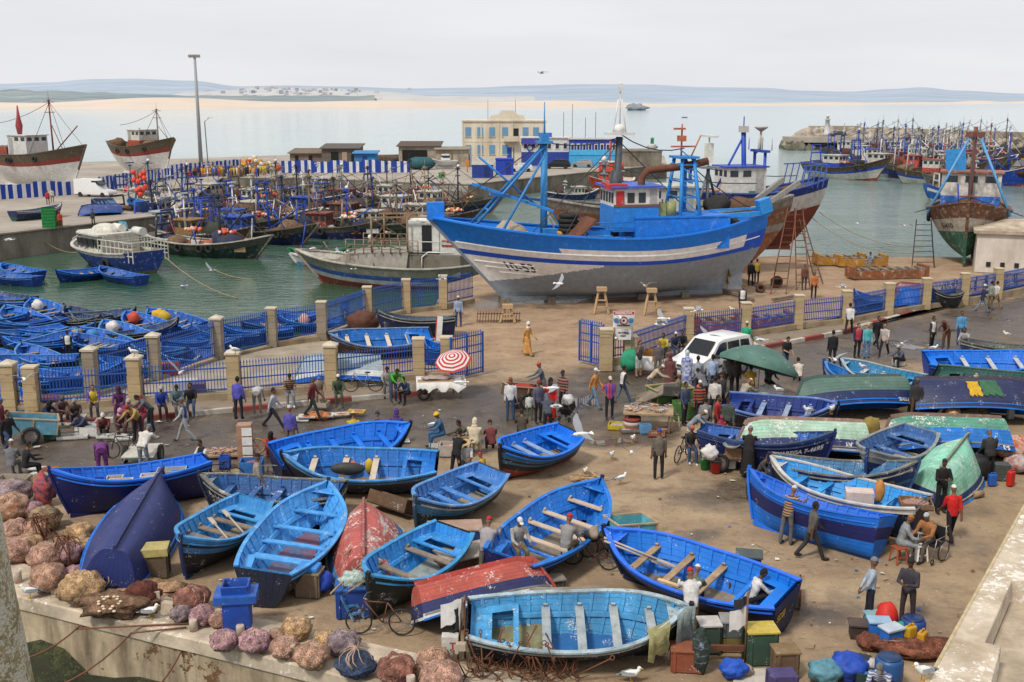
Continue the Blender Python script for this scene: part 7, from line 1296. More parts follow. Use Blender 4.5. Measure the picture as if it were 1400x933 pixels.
def gull_mesh(kind):
 if kind in GM:return GM[kind]
 b=MB()
 if kind=='stand':
  b.tube([(.24,0,.17),(.12,0,.20),(0,0,.225),(-.11,0,.25),(-.16,0,.30),(-.185,0,.35)],[.02,.06,.085,.075,.042,.045],10,0)
  b.ell((-.19,0,.365),(.05,.042,.045),9,7,0);b.tube([(-.23,0,.36),(-.29,0,.35)],[.016,.005],6,3)
  for s in(1,-1):
   b.loft([[(-.10,s*.07,.27),(.02,s*.098,.29),(.18,s*.06,.24),(.33,s*.015,.185)],[(-.10,s*.085,.22),(.02,s*.105,.20),(.18,s*.07,.185),(.33,s*.02,.17)]],1,False,False,False)
   b.add([(.2,s*.055,.232),(.36,s*.0,.178),(.2,s*.07,.19)],[(0,1,2)],2);b.tube([(0,s*.035,.15),(-.01,s*.035,0)],.008,5,3);b.box((-.03,s*.035,.006),(.06,.04,.01),m=3);b.ell((-.215,s*.035,.375),.008,5,4,2)
  b.add([(-.08,.07,.28),(-.08,-.07,.28),(.2,-.05,.245),(.2,.05,.245)],[(0,1,2,3)],1)
 else:
  up,mid,sw=kind
  b.tube([(.30,0,-.01),(.2,0,0),(.05,0,0),(-.12,0,.01),(-.2,0,.02),(-.24,0,.02)],[.012,.045,.075,.062,.045,.02],10,0);b.tube([(-.24,0,.02),(-.30,0,.012)],[.014,.004],6,3)
  b.add([(.22,0,.02),(.38,.09,.01),(.40,0,.01),(.38,-.09,.01)],[(0,1,2),(0,2,3)],0)
  for s in(1,-1):
   r_=[((-.12,.04,.03),(.10,.04,.02)),((-.16,.30,.03+.30*sin(R(up))),(.10,.28,.02+.28*sin(R(up)))),((-.10+sw*.3,.50,.03+.30*sin(R(up))+.22*sin(R(mid))),(.09+sw*.3,.46,.02+.28*sin(R(up))+.2*sin(R(mid)))),((.04+sw,.70,.03+.30*sin(R(up))+.42*sin(R(mid))),(.09+sw,.67,.02+.28*sin(R(up))+.4*sin(R(mid))))]
   b.loft([[(a[0],s*a[1],a[2]+.012),(c[0],s*c[1],c[2])]for a,c in r_],1 if s else 1,False,False,False);b.loft([[(a[0],s*a[1],a[2]),(c[0],s*c[1],c[2]-.004)]for a,c in r_],0,False,False,False)
   a,c=r_[-1];b.add([(a[0],s*a[1],a[2]),(c[0],s*c[1],c[2]),(.12+sw*1.2,s*.80,c[2]+.05)],[(0,1,2)],2)
 GM[kind]=b.mesh('gull',[GW,GG,GB,GY_]);return GM[kind]
def gull(p,face,kind,label,roll=0,pitch=0):
 o=bpy.data.objects.new('seagull',gull_mesh(kind));COL.objects.link(o);o.location=p;o.rotation_euler=Euler((R(roll),R(pitch),R(face)));o.scale=(.98,)*3
 tag(o,label,'gull','gulls standing about the quay' if kind=='stand' else 'gulls flying over the harbour')
for px,py,fc,z,lab in[(848,662,200,0,'grey winged gull standing on open ground below the plank pile'),(836,629,100,0,'gull standing on the ground above the open plank pile'),(800,652,100,0,'gull standing beside the plank pile'),(865,606,100,0,'gull standing at the puddle edge'),(591,588,180,0,'gull standing between the blue bow and the blue robe'),(1105,568,20,1.0,'gull on a thwart of the deep blue boat'),(1136,566,100,1.0,'gull at the right end of the deep blue boat'),(1180,508,20,1.0,'gull with grey wings in the worn turquoise boat'),(1275,482,150,1.0,'gull on the corner of the brilliant blue boat'),(1377,463,0,.9,'gull on the dark weathered boat by the road'),(1035,478,30,0,'gull standing on the road right of the green overalls'),(1028,480,180,0,'second gull standing on the road right of the green overalls'),(205,846,180,.1,'gull lying flat winged on the quay ledge by the brown net'),(42,818,20,.1,'gull settling on the left end of the quay ledge'),(862,933,170,0,'white gull at the bottom before the sky blue boat'),(1262,923,20,2.2,'large gull perched at the near corner of the stone parapet'),(322,485,0,2.25,'gull perched on top of a roadside pillar'),(184,488,0,2.3,'gull on the pillar cap before the basin'),(1002,428,0,0,'gull standing in the yard by the fence'),(1065,540,0,.9,'gull by the white heap under the green umbrella')]:
 gull(G(px,py,z)if z<2.2 or px<1000 else G(px,py+8,z),fc,'stand',lab)
for px,py,y,fc,kind,ro,pi_,lab in[(765,388,60,150,(14,6,.05),-34,0,'gull gliding on slanted wings before the grey hull'),(882,391,62,60,(38,8,.02),0,10,'gull with spread wings before the grey hull by the trestle'),(848,435,50,90,(48,34,.05),0,0,'gull with raised wings landing on the gate pillar'),(842,463,48,90,(34,2,.04),0,10,'gull hovering below the warning sign'),(905,436,50,10,(20,4,.0),20,0,'large pale gull flying left of the warning fence'),(902,444,48,0,(26,0,.05),-10,0,'second large pale gull flying just under the first'),(955,425,52,170,(24,-6,.08),0,10,'gull flying low along the right fence top'),(968,460,50,30,(36,10,0),10,0,'gull flying over the white van roof'),(247,510,44,90,(60,30,.1),10,0,'gull with upright wings before the roadside fence'),(33,519,42,120,(40,0,.05),0,0,'gull flapping between the two left gate pillars'),(252,391,72,30,(8,6,.12),-40,0,'gull banking over the green basin'),(290,370,78,60,(60,40,.05),0,0,'gull dropping to the water beside the passenger boat'),(12,328,70,0,(10,-10,.1),0,0,'gull cut by the left edge before the pier'),(794,594,30,20,(36,6,.05),20,0,'gull flapping over the tip of the vivid blue boat'),(628,523,42,10,(4,-4,.1),0,0,'gull skimming right of the striped parasol'),(760,556,40,170,(6,0,.1),12,0,'gull skimming past the pushchair'),(756,531,41,170,(0,-6,.02),0,0,'gull gliding above the red robe'),(1232,470,52,90,(30,-4,.1),0,8,'gull spreading wings over the seated grey person'),(1172,306,76,90,(6,-4,.2),-6,0,'gull gliding over the right basin'),(1236,309,74,90,(20,-20,.05),0,0,'grey winged gull facing out over the right basin'),(1152,393,66,160,(20,0,.1),0,0,'gull lifting off the right fence'),(863,619,33,90,(34,8,.04),0,12,'gull landing on the ground by the puddle'),(1092,456,60,0,(20,0,.0),0,0,'gull flying by the right fence over the road'),(462,345,86,20,(20,4,0),12,0,'gull over the grey boat foredeck'),(483,368,84,20,(4,0,.1),-14,0,'gull sliding along the grey boat rail'),(605,382,62,170,(20,-5,.2),0,0,'gull resting on a rear fence pillar top'),(530,318,88,30,(14,-8,.1),0,0,'gull flying past the white cabin'),(1140,492,44,100,(40,10,.0),0,0,'gull over the overturned green and navy boat'),(740,100,90,30,(14,-6,.1),0,0,'distant gull high in the grey sky'),(1040,465,50,10,(10,-10,.1),0,0,'gull above the umbrella ridge'),(88,36,80,0,(6,-4,.1),0,0,'tiny gull at the top left of the sky')][:30]:
 gull(GY(px,py,y),fc,kind,lab,ro,pi_)
def netm(c,c2,sc=26):return mat(c,.95,.45,9,tuple(x*.35 for x in c),.6,6,bump=1,bsc=sc,swirl=(c2,3.2,.56),chip=tuple(min(.8,x*1.7)for x in c),camt=.22,csc=30)
NM={'pink brown':netm((.33,.19,.14),(.40,.26,.22)),'tan':netm((.36,.23,.12),(.30,.16,.08)),'blue and pink':netm((.30,.17,.18),(.025,.04,.16)),'grey violet':netm((.20,.15,.16),(.12,.09,.12)),'dark blue':netm((.03,.045,.09),(.05,.06,.08)),'maroon':netm((.20,.085,.06),(.10,.05,.08)),'orange flecked':netm((.32,.19,.13),(.45,.16,.06)),'olive brown':netm((.20,.14,.08),(.14,.10,.06))}
ROPEN=mat((.42,.30,.22),.9,.3)
NETS=[(20,690,22,'grey violet'),(60,668,14,'olive brown'),(18,708,21,'orange flecked'),(46,706,13,'blue and pink'),(63,722,19,'olive brown'),(22,738,18,'pink brown'),(48,736,15,'orange flecked'),(20,768,21,'pink brown'),(40,758,18,'tan'),(64,776,22,'pink brown'),(94,770,19,'blue and pink'),(110,742,18,'tan'),(113,758,15,'tan'),(67,806,23,'orange flecked'),(102,796,15,'blue and pink'),(114,822,27,'tan'),(134,792,15,'grey violet'),(148,806,16,'dark blue'),(88,818,11,'olive brown'),(263,834,23,'maroon'),(248,848,14,'grey violet'),(277,852,17,'blue and pink'),(301,856,14,'pink brown'),(307,888,19,'blue and pink'),(349,890,21,'blue and pink'),(378,878,13,'pink brown'),(406,872,20,'tan'),(390,898,20,'pink brown'),(427,911,24,'orange flecked'),(444,888,18,'tan'),(470,893,23,'grey violet'),(487,921,28,'dark blue'),(543,932,27,'maroon'),(593,918,24,'orange flecked'),(602,946,31,'pink brown'),(575,930,14,'tan')]
cnt={}
for i,(px,py,r,c)in enumerate(NETS):
 p=G(px,py,.08 if py>780-.0 and px<560 else 0);d=p.length;R_=r*d/1500*1.05;cnt[c]=cnt.get(c,0)+1
 o=lump((0,0,0),(R_*1.06,R_*.98,R_*1.28 if c!='dark blue' else R_*.9),i+3,34,20,.19,2.3).build('net_bundle',NM[c],None,p,RND.random()*6)
 nxt=min((q for q in NETS if q!=NETS[i]),key=lambda q:(q[0]-px)**2+(q[1]-py)**2)
 tag(o,'%s net bundle, %s of that colour from the left on the quay edge'%(c,(ORD+['tenth'])[cnt[c]-1]),'net bundle','bundled fishing nets on the quay edge')
 b=MB()
 for k in range(9):a=RND.random()*3.14;w0=RND.uniform(.7,1.02);b.tube([(R_*w0*cos(a+.5*sin(w*2))*cos(w),R_*w0*sin(a+.5*sin(w*2))*cos(w),R_*.62+R_*.84*sin(w))for w in[j*pi/9-.5 for j in range(11)]],.010,4)
 b.build('cord',ROPEN,o)
t=T('net_pile','spread brown net with rows of cream cork floats on the ledge','net pile',G(162,838,.08));o=lump((0,0,0),(.9,.5,.42),81,30,16,.5,2.2).build('net',netm((.15,.085,.05),(.24,.15,.09)),t);lump((.5,.3,0),(.45,.34,.6),83,18,10,.4,2).build('net',netm((.10,.03,.02),(.05,.02,.02)),t)
b=MB()
for k in range(24):q=k/12;b.ell((-.25+.35*(k//12)+.1*sin(k*1.3),-.35+.06*(k%12)-.2,.5-.035*abs(k%12-6)+.02),(.05,.035,.03),7,5)
b.build('float_row',mat((.62,.50,.36),.7,.2),t)
o=lump((0,0,-.05),(1.2,.55,.22),85,20,8,.4,2).build('net_pile',netm((.30,.18,.10),(.22,.12,.06)),None,G(195,808));tag(o,'thin spread of tan netting before the overturned navy boat','net pile')
for i,(px,py,h)in enumerate([(25,796,.33),(75,812,.32),(265,862,.28),(331,888,.28),(399,902,.38),(477,922,.42),(562,944,.35),(329,868,.25)]):
 t=MB().lathe([(.10,0),(.10,h-.02),(.085,h)],n=14).build('bollard',mat((.50,.43,.36),.9,.25,8,(.35,.12,.08),.35,3,bump=.5),None,G(px,py,.07));tag(t,'stubby concrete mooring post, %s from the left on the ledge'%ORD[i],'bollard','concrete posts on the quay ledge')
t=MB().box((0,0,.27),(.36,.2,.55),.2,taper=.8).build('stone_block',CONC,None,G(212,836));tag(t,'upright broken concrete stone on the ledge by the brown net','stone');t=MB().box((0,0,.18),(.4,.2,.36),-.3,taper=.8).build('stone_block',CONC,None,G(232,842));tag(t,'low broken concrete stone leaning near the maroon net bundle','stone')
def rope(label,pts,r=.022,m=None):tag(MB().tube(pts,r,5).build('rope',m or mat((.16,.065,.035),.9,.3)),label,'rope')
rope('long brown rope slung from the ledge to the lower left',slack(G(270,852,.1),G(110,860,.08),.0,4)+slack(G(110,855,.02),G(10,905,-.6),.2,6));rope('brown rope hanging down the stained quay face',slack(G(262,858,.1),G(215,940,-.9),.15,8));rope('second brown rope running along the ledge edge',slack(G(255,858,.1),G(178,866,.1),0,4)+slack(G(178,868,0),G(60,945,-1.0),.2,6))
rope('pale mooring line from the pier bollard to the green basin',slack(G(40,312,.2),G(110,345,WZ+.1),.8,10),.05,ROPE);rope('mooring line sagging from the passenger boat over the water',slack(G(226,352,0),G(325,408,WZ+.05),.5,10),.04,ROPE);rope('dark mooring line from the dark green trawler toward the near fence',slack(G(285,365,WZ+.8),G(350,382,WZ+.05),.3,10),.04,ROPE)
rope('thin line from the red bottomed stern across the right basin',slack(GY(1120,290,92),GY(1262,338,84),.8,12),.03,ROPE);rope('second thin line across the right basin',slack(GY(1110,298,92),GY(1258,345,83),1.0,12),.03,ROPE)
def anchor_proto():
 t=T('grapnel_anchor','rusty four armed iron grapnel tossed on the grapnel heap','anchor',(0,0,0),0,'rusty grapnels heaped before the sky blue boat');MB().tube([(0,0,0),(0,0,.95)],.018,6).ring((0,0,.98),.05,.012,n=10,k=5).build('shank',RUST,t)
 for k in range(4):a=k*pi/2;MB().tube([(0,0,.05),(.14*cos(a),.14*sin(a),.02),(.27*cos(a),.27*sin(a),.10),(.33*cos(a),.33*sin(a),.26)],[.016,.015,.014,.006],5).build('arm',RUST,t)
 return t
AP=anchor_proto();ANC=[(636+i*8.5+RND.uniform(-5,5),925-6*(i%3)+RND.uniform(-4,6))for i in range(19)]
for i,(px,py)in enumerate(ANC):
 o=AP if i==0 else copy_tree(AP);o.location=G(px,py,.12);o.rotation_euler=Euler((R(RND.uniform(-55,55)),R(RND.uniform(-50,50)),RND.random()*6))
for cx,cy,n,g in((60,742,7,'among the olive net bundles'),(95,772,5,'stuck in the blue and pink net bundle')):
 for i in range(n):
  o=copy_tree(AP);o['label']='thin rusty grapnel standing %s'%g;o['group']='rusty grapnels '+g;o.location=G(cx+RND.uniform(-14,14),cy+RND.uniform(-5,5),.25);o.rotation_euler=Euler((pi+R(RND.uniform(-25,25)),R(RND.uniform(-25,25)),RND.random()*6));o.location.z+=.75
def wbox(label,p,d,c,rz=0,lid=None,slats=True,name='wooden_box',z=0,group=None,lidh=.05,worn=.5):
 t=T(name,label,'box',(p.x,p.y,p.z+z),R(rz),group);x,y,h=d;b=MB();b.box((0,0,h/2),(x,y,h))
 if slats:
  for s in(1,-1):
   for k in(-1,1):b.box((k*(x/2-.05),s*(y/2+.012),h/2),(.07,.03,h-.01));b.box((s*(x/2+.012),k*(y/2-.05),h/2),(.03,.07,h-.01))
 b.build('body',paint(c,worn),t,bevel=.008);
 if lid is not None:MB().box((0,0,h+lidh/2),(x+.08,y+.08,lidh)).build('lid',paint(lid,worn),t,bevel=.008)
 return t
def openbox(label,p,d,c,rz=0,inner=None,name='crate',z=0,wall=.03,fill=None,tilt=0,group=None,leg=0,cat='crate'):
 t=T(name,label,cat,(p.x,p.y,p.z+z),R(rz),group);x,y,h=d;b=MB();b.box((0,0,leg+.02),(x,y,.04))
 for s in(1,-1):b.box((0,s*(y/2-wall/2),leg+h/2),(x,wall,h));b.box((s*(x/2-wall/2),0,leg+h/2),(wall,y-2*wall-.004,h))
 b.build('sides',paint(c,.5),t)
 if fill:lump((0,0,leg+h*.35),(x*.46,y*.46,h*.5),int(p.x*7)%50,14,8,.3,3).build('catch',mat(fill,.4,.5,14,(.05,.05,.05),.5,20),t)
 if tilt:t.rotation_euler=Euler((R(tilt),0,R(rz)))
 return t
BLP=(.012,.06,.34)
t=T('funnel_box','blue square bin on a pedestal with open hopper top','bin',G(326,862),.12);MB().box((0,0,.42),(.62,.62,.84)).build('pedestal',paint(BLP,.3),t);b=MB();b.box((0,0,.93),(1.0,.72,.2));b.build('shelf',paint((.02,.10,.42),.4),t,bevel=.01)
b=MB()
for s in(1,-1):b.box((.0,s*.24,1.13),(.6,.04,.22),rx=-.2*s);b.box((s*.3,0,1.13),(.04,.5,.22))
b.build('hopper',paint((.015,.07,.36),.3),t);MB().box((0,0,1.035),(.5,.4,.01)).build('hopper_floor',BLACK,t)
wbox('wooden box with worn yellow lid and canvas beside the navy hull',G(215,786),(.62,.5,.62),(.14,.10,.06),10,(.46,.38,.14),lidh=.22);t=wbox('weathered crate with bright blue lid and blue tarp',G(424,812),(.6,.5,.62),(.22,.16,.10),-8,(.22,.18,.13));MB().box((0,0,.74),(.56,.44,.14)).build('blue_lid',paint((.04,.22,.60),.1),t,bevel=.04);lump((.36,.1,.1),(.22,.28,.4),12,12,8).build('tarp',mat((.01,.05,.36),.6,.3),t)
t=wbox('deep blue box heaped with white rope, oars and orange scraps',G(485,838),(.85,.6,.72),(.012,.05,.27),8,(.02,.10,.36));lump((0,0,.7),(.34,.28,.35),15,16,9,.4,3).build('rope_heap',mat((.55,.58,.52),.9,.4,14,(.1,.3,.28),.6,9,bump=1),t);lump((.3,.12,.75),(.12,.1,.2),16).build('orange_scrap',mat((.55,.22,.02),.8),t)
for k,(a,c)in enumerate((((470,760,1.0),(497,735,.9)),((452,812,.9),(492,772,1.0)),((462,818,.5),(505,790,1.2)))):
 q=MB().bar(G(*a),G(*c),.035,.03).build('oar_shaft',WOOD);tag(q,['thin wooden pole laid across the blue box','pale stick poking left out of the blue box','slanted stick under the white rope heap'][k],'pole')
t=T('steering_frame','blue and brown wooden hatch frame leaning against the blue box','frame',G(472,846),.5);b=MB()
for s in(-.14,.14):b.bar((s,.1,.75),(s+.25,-.25,.05),.05)
for k in range(4):b.bar((-.14+.06*k,.1-.09*k,.7-.18*k),(.14+.06*k,.1-.09*k,.7-.18*k),.07,.05)
b.build('frame',paint((.06,.22,.45),.7),t)
openbox('long brown trough lying between the red hull and the faded boat',G(535,702),(1.6,.6,.42),(.12,.065,.035),-38,tilt=-24,name='trough',z=.15,cat='trough');wbox('dark blue box with pinkish plywood lid by the faded boat',G(622,745),(1.5,.75,.55),(.02,.05,.20),5,(.40,.27,.2));wbox('brown planked box below the plywood lid',G(580,745),(1.2,.5,.4),(.16,.11,.07),28);wbox('low boat shaped box with whitish plywood top near the grey jacket',G(640,778),(1.6,.9,.5),(.10,.05,.04),30,(.42,.36,.30));wbox('small dark box beside the red overturned hull',G(758,806),(.45,.35,.3),(.05,.05,.05),15,(.25,.22,.18));
t=MB().box((0,0,.2),(1.9,.5,.12),.1).build('plank_slab',OLDWOOD,None,G(778,822,.5));tag(t,'grey weathered plank slab over the red hull bow','plank')
wbox('grey stone coloured chest on the cart behind the bright blue boat',G(1022,806),(.62,.5,.45),(.055,.07,.075),-12,(.07,.09,.09),z=.52,slats=False);t=openbox('long box cart with rusty red frame behind the bright blue boat',G(1045,818),(1.75,.9,.5),(.16,.17,.15),-14,name='box_cart',wall=.05,fill=(.40,.38,.34),cat='cart');b=MB()
for s in(1,-1):
 for k in range(5):b.box((-.87+.435*k,s*.46,.27),(.05,.03,.54))
b.build('red_frame',paint((.14,.035,.02),.3),t)
wbox('tall dark green crate with white painted top near the sky blue boat bow',G(968,890),(.44,.44,.66),(.035,.065,.045),3,(.48,.46,.43),z=.05);wbox('grey lidded box topmost over a yellow striped one',G(1000,886),(.52,.44,.36),(.10,.12,.12),-4,(.26,.25,.24),z=.36);wbox('low dark box with yellow band under the grey lidded box',G(1000,886),(.5,.42,.34),(.20,.15,.04),-4);wbox('large dark green crate with bright yellow top beside the flag pole',G(1038,903),(.66,.5,.78),(.035,.075,.05),4,(.50,.38,.06));wbox('red brown striped crate beside the sky blue boat',G(938,914),(.66,.42,.5),(.26,.07,.03),-5,(.28,.09,.045));wbox('brown wooden box cut by the bottom edge near the blue bag',G(1072,924),(.5,.4,.62),(.15,.09,.05),4,(.2,.13,.06));wbox('violet blue box with red handle at the bottom edge',G(1068,948),(.56,.42,.5),(.07,.05,.16),4)
t=MB().box((0,0,.35),(.9,.08,.12),-.05).build('rusty_beam',RUST,None,G(990,905));tag(t,'rusty low beam before the green crates','beam')
def dan(label,p,h,flags,lean=(0,0),base=True):
 t=T('dan_buoy',label,'flag pole',p);q=V((lean[0],lean[1],h));MB().tube([(0,0,0),q],.022,6).build('pole',mat((.16,.08,.05),.8),t)
 for z,w_,hh,c,s in flags:b=MB();o=q*(z/h);b.loft([[(o.x+s*w_*k/4,o.y+.05*sin(k*2),o.z-.35*w_*(k/4)**1.3),(o.x+s*w_*k/4,o.y+.08*sin(k*2+1),o.z-hh-.5*w_*(k/4)**1.2)]for k in range(5)],0,False,False,False);b.build('flag',mat(c,.9,.15,6),t)
 return t
dan('dan pole with drooping white flag standing among the crates',G(1018,908),1.75,[(1.65,.3,.22,(.03,.03,.03),-1),(1.4,.38,.45,(.62,.6,.58),-1)]);t=dan('dan pole bundle with white and black flags at the boat stern',G(626,902),1.5,[(1.5,.5,.5,(.66,.65,.64),-1),(1.3,.25,.5,(.02,.02,.02),-1),(.8,.3,.4,(.02,.02,.02),-1)],(.12,0));dan('second dan pole with narrow white flag at the boat stern',G(636,900),1.55,[(1.5,.24,.7,(.66,.66,.64),-1)],(0,0))
t=wbox('white foam float box with a red letter hung on the dan poles',G(616,905),(.38,.24,.42),(.60,.58,.54),0,slats=False,z=.25);lettering('T',.22,lambda x,y:V((x+.06,-.127,.2+y)),mat((.5,.03,.03),.6),t)
t=MB().box((.0,0,.0),(.22,.16,.16)).build('wooden_float',paint((.5,.42,.33),.3),None,G(630,884,.5));tag(t,'small pale wooden float beside the lettered foam box','float')
def cloth(label,key,x,y,w_,drop,c,sd_,inward=.3):
 r,f,L=BOATS[key];pts=[];b=MB();tt=x/L+.5;p=f(tt,1)
 rg=[]
 for k in range(7):
  xx=x-w_/2+w_*k/6;e=f(xx/L+.5,1);row=[V((xx,(e.y-inward)*sd_,e.z-.05+.03*sin(k))),V((xx,(e.y-.05)*sd_,e.z+.05)),V((xx,(e.y+.06)*sd_,e.z+.03)),V((xx+.04*sin(k*2),(e.y+.08+.03*sin(k*2.3))*sd_,e.z-drop*.5)),V((xx*1.0+.06*sin(k*1.5),(e.y+.07+.04*sin(k*3))*sd_,e.z-drop*(1+.15*sin(k*1.9))))]
  rg.append([at_boat(key,*v)for v in row])
 b.loft(rg,0,False,False,False);tag(b.build('cloth',mat(c,.95,.3,6,tuple(q*.4 for q in c),.4,4,bump=.8,bsc=16)),label,'cloth')
cloth('khaki green towel draped over the sky blue boat side','q1',1.75,0,.5,.6,(.30,.28,.13),-1);cloth('grey green cloth hanging off the sky blue boat bow','q1',2.4,0,.45,.85,(.22,.27,.27),-1,.2);cloth('yellow oilskin trousers hanging on the violet navy overturned hull','r9',-1.2,0,.5,-.2,(.58,.36,.01),1,.02);
bpy.data.objects.remove([o for o in bpy.data.objects if o.get('label','').startswith('yellow oilskin')][0])
def drape(label,key,t0,t1,v0,v1,c):
 r,f,L=BOATS[key];M=Matrix.LocRotScale(r.location,r.rotation_euler,None);sd_=min((1,-1),key=lambda s:(M@sgn(f(.5,.6),s)).y);rg=[]
 for k in range(9):
  row=[]
  for j in range(8):
   v=v0+(v1-v0)*j/7*(1+.10*sin(k*2.1));t=t0+(t1-t0)*k/8+.006*sin(j*1.7+k);p=f(t,v);row.append(M@sgn(p+V((0,.03+.022*sin(k*1.9+j),-.03*(1-v))),sd_))
  rg.append(row)
 b=MB();b.loft(rg,0,False,False,False);tag(b.build('oilskin',mat(c,.6,.25,6,tuple(x*.5 for x in c),.4,4,bump=.5)),label,'oilskins')
drape('yellow oilskin trousers hung over the violet navy hull','r9',.405,.50,.14,.62,(.60,.36,.01));drape('green oilskin sheet hung over the violet navy hull','r9',.51,.66,.10,.60,(.035,.13,.06))
o=lump((0,0,0),(.7,.5,.6),44,18,10,.4,2).build('net_pile',netm((.10,.09,.06),(.16,.05,.03)),None,G(1326,574));tag(o,'dark green and brown net heap below the yellow oilskins','net pile');o=lump((0,0,0),(.32,.28,.5),45,14,9,.25).build('net_bundle',NM['tan'],None,G(1302,576,.1));tag(o,'round tan bundle on the heap under the oilskins','net bundle')
def oar(label,a,c,col=None):
 t=T('oar',label,'oar',a);d=V(c)-V(a);MB().tube([(0,0,0),d*.75],.03,6).bar(d*.72,d,.12,.03).build('shaft',col or mat((.42,.36,.3),.85,.25),t)
oar('long pale oar slanting over the bow of the bright blue boat',at_boat('q2',2.3,.5,1.35),at_boat('q2',.9,-.35,.5));oar('second oar crossing the first in the bright blue boat',at_boat('q2',2.45,.3,1.3),at_boat('q2',.6,-.3,.62));
for k,(x,y0,y1)in enumerate(((.55,.65,-.6),(-.1,.7,-.55))):oar(['pale oar lying across the sandy floored boat','second pale oar across the sandy floored boat'][k],at_boat('q7',x,y0,.86),at_boat('q7',x-1.0,y1,.84))
o=MB().box((0,0,0),(1.0,.09,.06)).build('plank',mat((.55,.38,.2),.8,.2),None);o.location=at_boat('q2',-.1,.93,1.02);o.rotation_euler=BOATS['q2'][0].rotation_euler;tag(o,'fresh pale wood patch on the bright blue boat rim','plank')
o=lump((0,0,0),(.55,.18,.35),51,16,10,.1).build('tar_roll',mat((.03,.03,.03),.6,.3),None);o.location=at_boat('q12',.35,.45,.85);tag(o,'black plastic roll in the boat with pale thwarts','roll');
for k,(x,y,c,lab)in enumerate(((.3,-.35,(.50,.12,.02),'small orange jerrycan in the boat with pale thwarts'),(-.2,-.5,(.52,.36,.02),'yellow oilskin lump in the boat with pale thwarts'))):o=lump((0,0,0),(.16,.14,.4),52+k,10,7,.15).build('jerrycan' if k==0 else 'oilskin',mat(c,.6),None);o.location=at_boat('q12',x,y,.36);tag(o,lab,'jerrycan' if k==0 else 'oilskins')
o=MB().poly([(-.9,.5,.01),(.5,.62,.03),(.5,-.55,.03),(-.9,-.62,.01)]).build('sail_sheet',mat((.22,.21,.12),.9,.3,4,(.1,.1,.05),.5));o.location=at_boat('q1',-1.3,.05,.33);o.rotation_euler=BOATS['q1'][0].rotation_euler;tag(o,'olive sheet spread inside the sky blue boat','sheet')
openbox('crate of pinkish fish on the white rimmed boat stern',at_boat('r2',-2.2,.0,1.0),(.9,.7,.18),(.2,.12,.07),-12,fill=(.40,.20,.13));wbox('white lettered fish box on the white rimmed boat',at_boat('r2',-.6,.2,.85),(.8,.5,.32),(.62,.5,.45),-12,slats=False);o=lump((0,0,0),(.14,.14,.6),54).build('brush',mat((.45,.20,.05),.8),None);o.location=at_boat('r2',-1.2,.2,.95);tag(o,'orange brown bundle between the crates on the white rimmed boat','bundle')
for k,(x,y,d,c,lab)in enumerate(((1.0,0.1,(.35,.4,.3),(.01,.09,.5),'bright blue tub in the long navy boat'),(.4,.3,(.7,.4,.2),(.6,.6,.58),'white fish box in the long navy boat'),(.5,-.2,(.5,.4,.2),(.55,.5,.45),'cream fish box in the long navy boat'),(-1.2,0,(.9,.5,.22),(.4,.42,.42),'pale grey slab in the stern of the long navy boat'),(-.5,.25,(.6,.35,.22),(.6,.59,.57),'second white fish box in the long navy boat'))):openbox(lab,at_boat('q9',x,y,.8),d,c,190,fill=(.3,.2,.15)if k in(1,2)else None)
def bicycle(label,p,rz,c,lean=8,r=.33):
 t=T('bicycle',label,'bicycle',p,R(rz));t.rotation_euler=Euler((R(lean),0,R(rz)),'XYZ')
 for x in(-.52,.52):
  w_=MB().ring((x,0,r),r-.02,.022,(0,1,0),24,6).build('wheel',RUBBER,t);b=MB()
  for k in range(12):b.tube([(x,0,r),(x+(r-.03)*cos(k*pi/6),0,r+(r-.03)*sin(k*pi/6))],.004,3)
  b.tube([(x,-.04,r),(x,.04,r)],.02,8);b.build('spokes',STEEL,w_)
 b=MB();H_,S_,B_=(.38,0,.82),(-.18,0,.80),(-.06,0,.30)
 for a,c_ in((H_,S_),(H_,B_),(S_,B_),(B_,(-.52,0,r)),(S_,(-.52,0,r)),((.34,0,.92),(.40,0,.74)),((.40,0,.74),(.52,0,r))):b.tube([a,c_],.016,6)
 b.build('frame',mat(c,.5,.3,metal=.3),t);MB().ell((-.2,0,.88),(.13,.07,.035),10,5).tube([(-.18,0,.8),(-.19,0,.87)],.012,5).build('saddle',BLACK,t);MB().tube([(.25,-.27,.96),(.36,-.2,.95),(.36,.2,.95),(.25,.27,.96)],.012,5).build('handlebar',STEEL,t);MB().ring(B_,.09,.008,(0,1,0),14,5).bar((-.06,.08,.3),(.06,.1,.2),.02).bar((-.06,-.08,.3),(-.18,-.1,.4),.02).build('pedals',STEEL,t)
 return t
bicycle('rusty brown bicycle standing by the black green boat bow',G(520,868),176,(.14,.06,.04),6);bicycle('dark red bicycle loaded with black bags behind the red hull',G(806,776),160,(.15,.03,.03),10);bicycle('second bicycle beside the loaded one by the blue bow',G(826,768),150,(.03,.03,.03),8);bicycle('silver and blue bicycle leaning on the roadside fence',G(497,536,.38),184,(.35,.36,.38),-8);bicycle('bicycle leaning by the crowd at the deep blue boat',G(975,552),110,(.03,.03,.03),6);bicycle('bicycle half hidden at the named boat stern',G(933,628),60,(.06,.05,.04),5);bicycle('bicycle at the left of the flat cart with the white vest',G(172,628),172,(.04,.04,.045),4);bicycle('bicycle by the beige t-shirt behind the numbered black boat',G(368,680),120,(.04,.04,.045),8);bicycle('bicycle behind the bright blue smooth hull bow',G(1027,690),90,(.03,.03,.03),4)
t=bicycle('dark moped with blue crate near the long navy boat stern',G(300,668),200,(.02,.02,.025),4)
